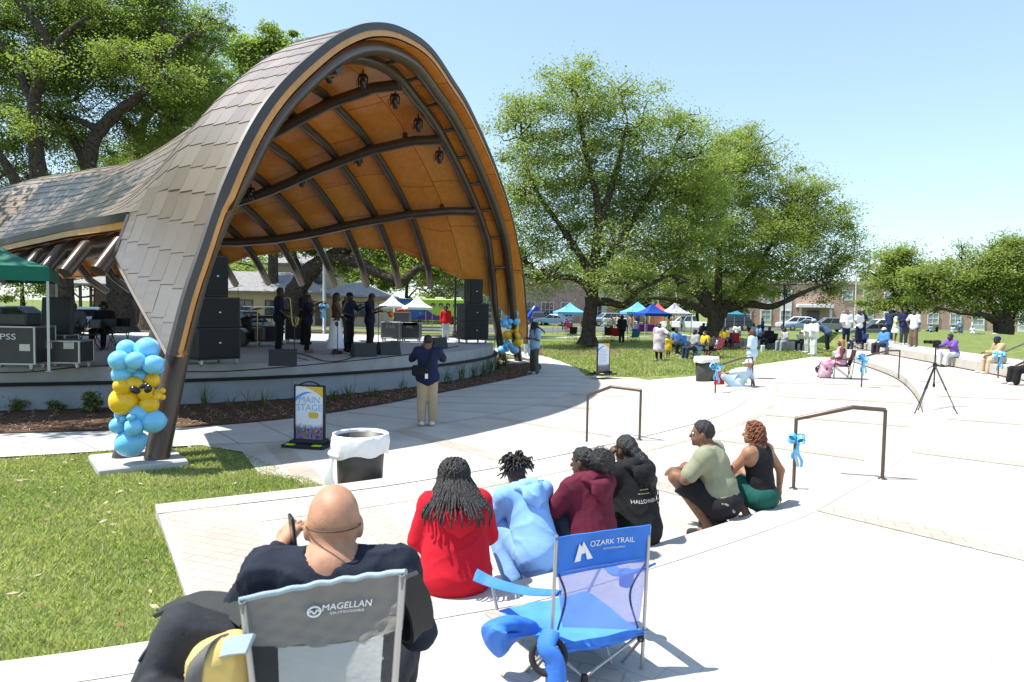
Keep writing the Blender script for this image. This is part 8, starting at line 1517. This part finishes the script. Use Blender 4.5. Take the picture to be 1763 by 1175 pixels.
# ---- grass blades on the near lawn, leaf litter, mulch chips
def blades(name, n, xr, yr, seed, keep, hgt=.05):
    rng = np.random.default_rng(seed); x = rng.uniform(*xr, n); y = rng.uniform(*yr, n); k = keep(x, y); x, y = x[k], y[k]; n = len(x); z = ground_h(x, y); a = rng.uniform(0, 2 * math.pi, n); clump = .55 + .9 * (np.sin(x * 3.1 + np.sin(y * 2.3) * 2) * np.sin(y * 2.7 + np.sin(x * 1.9) * 2) * .5 + .5); L = hgt * rng.uniform(.5, 1.3, n) * clump; w_ = np.maximum(.0035, .0011 * np.hypot(x, y)) * .8
    dx, dy = np.cos(a), np.sin(a); b = rng.uniform(0, 2 * math.pi, n); le = rng.uniform(.2, 1.1, n) * L
    V = np.stack([np.c_[x - dx * w_, y - dy * w_, z], np.c_[x + dx * w_, y + dy * w_, z], np.c_[x + np.cos(b) * le + dx * w_ * .2, y + np.sin(b) * le, z + L], np.c_[x + np.cos(b) * le * .5 - dx * w_, y + np.sin(b) * le * .5 - dy * w_, z + L * .62]], 1).reshape(-1, 3)
    me = newmesh(name, V, np.arange(4 * n).reshape(n, 4), M_BLD); t = np.clip(rng.normal(.45, .2, n) + .35 * (rng.random(n) < .16) + .16 * np.sin(x * 1.7 + 2 * np.sin(y * 1.1)) * np.sin(y * 1.9 + np.sin(x * 1.3)), 0, 1); q = me.attributes.new('tint', 'FLOAT', 'FACE'); q.data.foreach_set('value', t.astype(np.float32)); return tag(link(name, me), kind='stuff')
M_BLD = leafmat('lawn_blades', (.17, .27, .05), (.58, .54, .28), .5)
e1 = np.array([(-3.616, 6.885), (-2.26, 4.72), (-2.05, 3.75)])
def keep(x, y):
    i = np.interp(x, WO[:, 0], WO[:, 1]); lim = np.interp(y, [3.2, 3.75, 4.72, 6.885, 7.5, 7.95, 8.72, 10.35, 10.9], [-1.9, -2.02, -2.24, -3.62, -2.72, -1.98, -2.55, -4.12, -5.2]); l2 = np.interp(x, E2[:, 0], E2[:, 1]); return (y < i - .02) & (x < lim) & (y > l2) & (x > -.80 * y - .6)
blades('grass_blades', 260000, (-11, -1.8), (2.6, 11.2), 3, keep, .042)
def keep2(x, y): return (y > 22.9) & (ground_h(x, y) > -.2) & (x > .9 + .0 * y) & (x < .62 * y)
def lawn_far(x, y): c_ = (x > np.interp(y, [22.9, 27, 31.8], [2.6, 2.4, 1.55])) & (y > np.interp(x, [2.5, 7.0, 8.2, 10.4, 12.6, 14.2, 20], [23.1, 22.7, 25.2, 27.8, 30.4, 32.4, 33])); return c_ & (x < .3 * y + 7)
blades('lawn_grass', 120000, (1.5, 20), (22.7, 46), 4, lawn_far, .07)
rng = np.random.default_rng(15); n = 420; x = rng.uniform(-10, -1.9, n); y = rng.uniform(2.8, 11, n); k = keep(x, y); x, y = x[k], y[k]; mb = MB()
for a, b in zip(x, y): L = rng.uniform(.025, .05); an = rng.uniform(0, 6.3); d = np.array([math.cos(an), math.sin(an), rng.normal() * .3]) * L; e_ = np.array([-math.sin(an), math.cos(an), rng.normal() * .4]) * L * .45; p = np.array([a, b, gh(a, b) + .035]); mb.add([p - d, p + e_, p + d, p - e_], [(0, 1, 2, 3)], int(rng.integers(0, 2)))
tag(mb.build('fallen_leaves', [mat('dry_leaf', (.24, .13, .06), .8), mat('pale_leaf', (.42, .34, .22), .8)]), kind='stuff')
n = 16000; u = rng.uniform(0, 1, n); i_ = rng.uniform(6, 64, n); f = rng.uniform(.02, .98, n); a = np.array([WI[int(q)] * (1 - q % 1) + WI[int(q) + 1] * (q % 1) for q in i_]); kk = [int(np.argmin(((ST - p) ** 2).sum(1))) for p in WI]; b = np.array([ST[kk[int(q)]] for q in i_]); p = a * (1 - f[:, None]) + b * f[:, None]; an = rng.uniform(0, 6.3, n); L = rng.uniform(.012, .035, n); d = np.c_[np.cos(an), np.sin(an), rng.normal(size=n) * .3] * L[:, None]; e_ = np.c_[-np.sin(an), np.cos(an), rng.normal(size=n) * .5] * (L * .35)[:, None]; P = np.c_[p, np.full(n, .036)]
me = newmesh('mulch_chips', np.stack([P - d, P + e_, P + d, P - e_], 1).reshape(-1, 3), np.arange(4 * n).reshape(n, 4), [mat('chip_dark', (.07, .04, .025), .9), mat('chip_brown', (.20, .12, .075), .9), mat('chip_pale', (.36, .25, .17), .9)], rng.integers(0, 3, n)); tag(link('mulch_chips', me), kind='stuff')
# pipe rail at the back of the stage
root = empty('pipe_railing', np.array([-8.0, 32.2, 0]), 'thin black pipe railing along the back of the stage', 'railing'); mb = MB()
mb.rod((-8, 0, .95), (7.2, -.3, .95), .022, 6); mb.build('top_rail', M_RAIL, root); mb = MB(); mb.rod((-8, 0, .55), (7.2, -.3, .55), .016, 6); mb.build('mid_rail', M_RAIL, root)
for k in range(9): mb = MB(); mb.rod((-8 + 1.9 * k, -.0375 * k, 0), (-8 + 1.9 * k, -.0375 * k, .95), .02, 6); mb.build('post', M_RAIL, root)
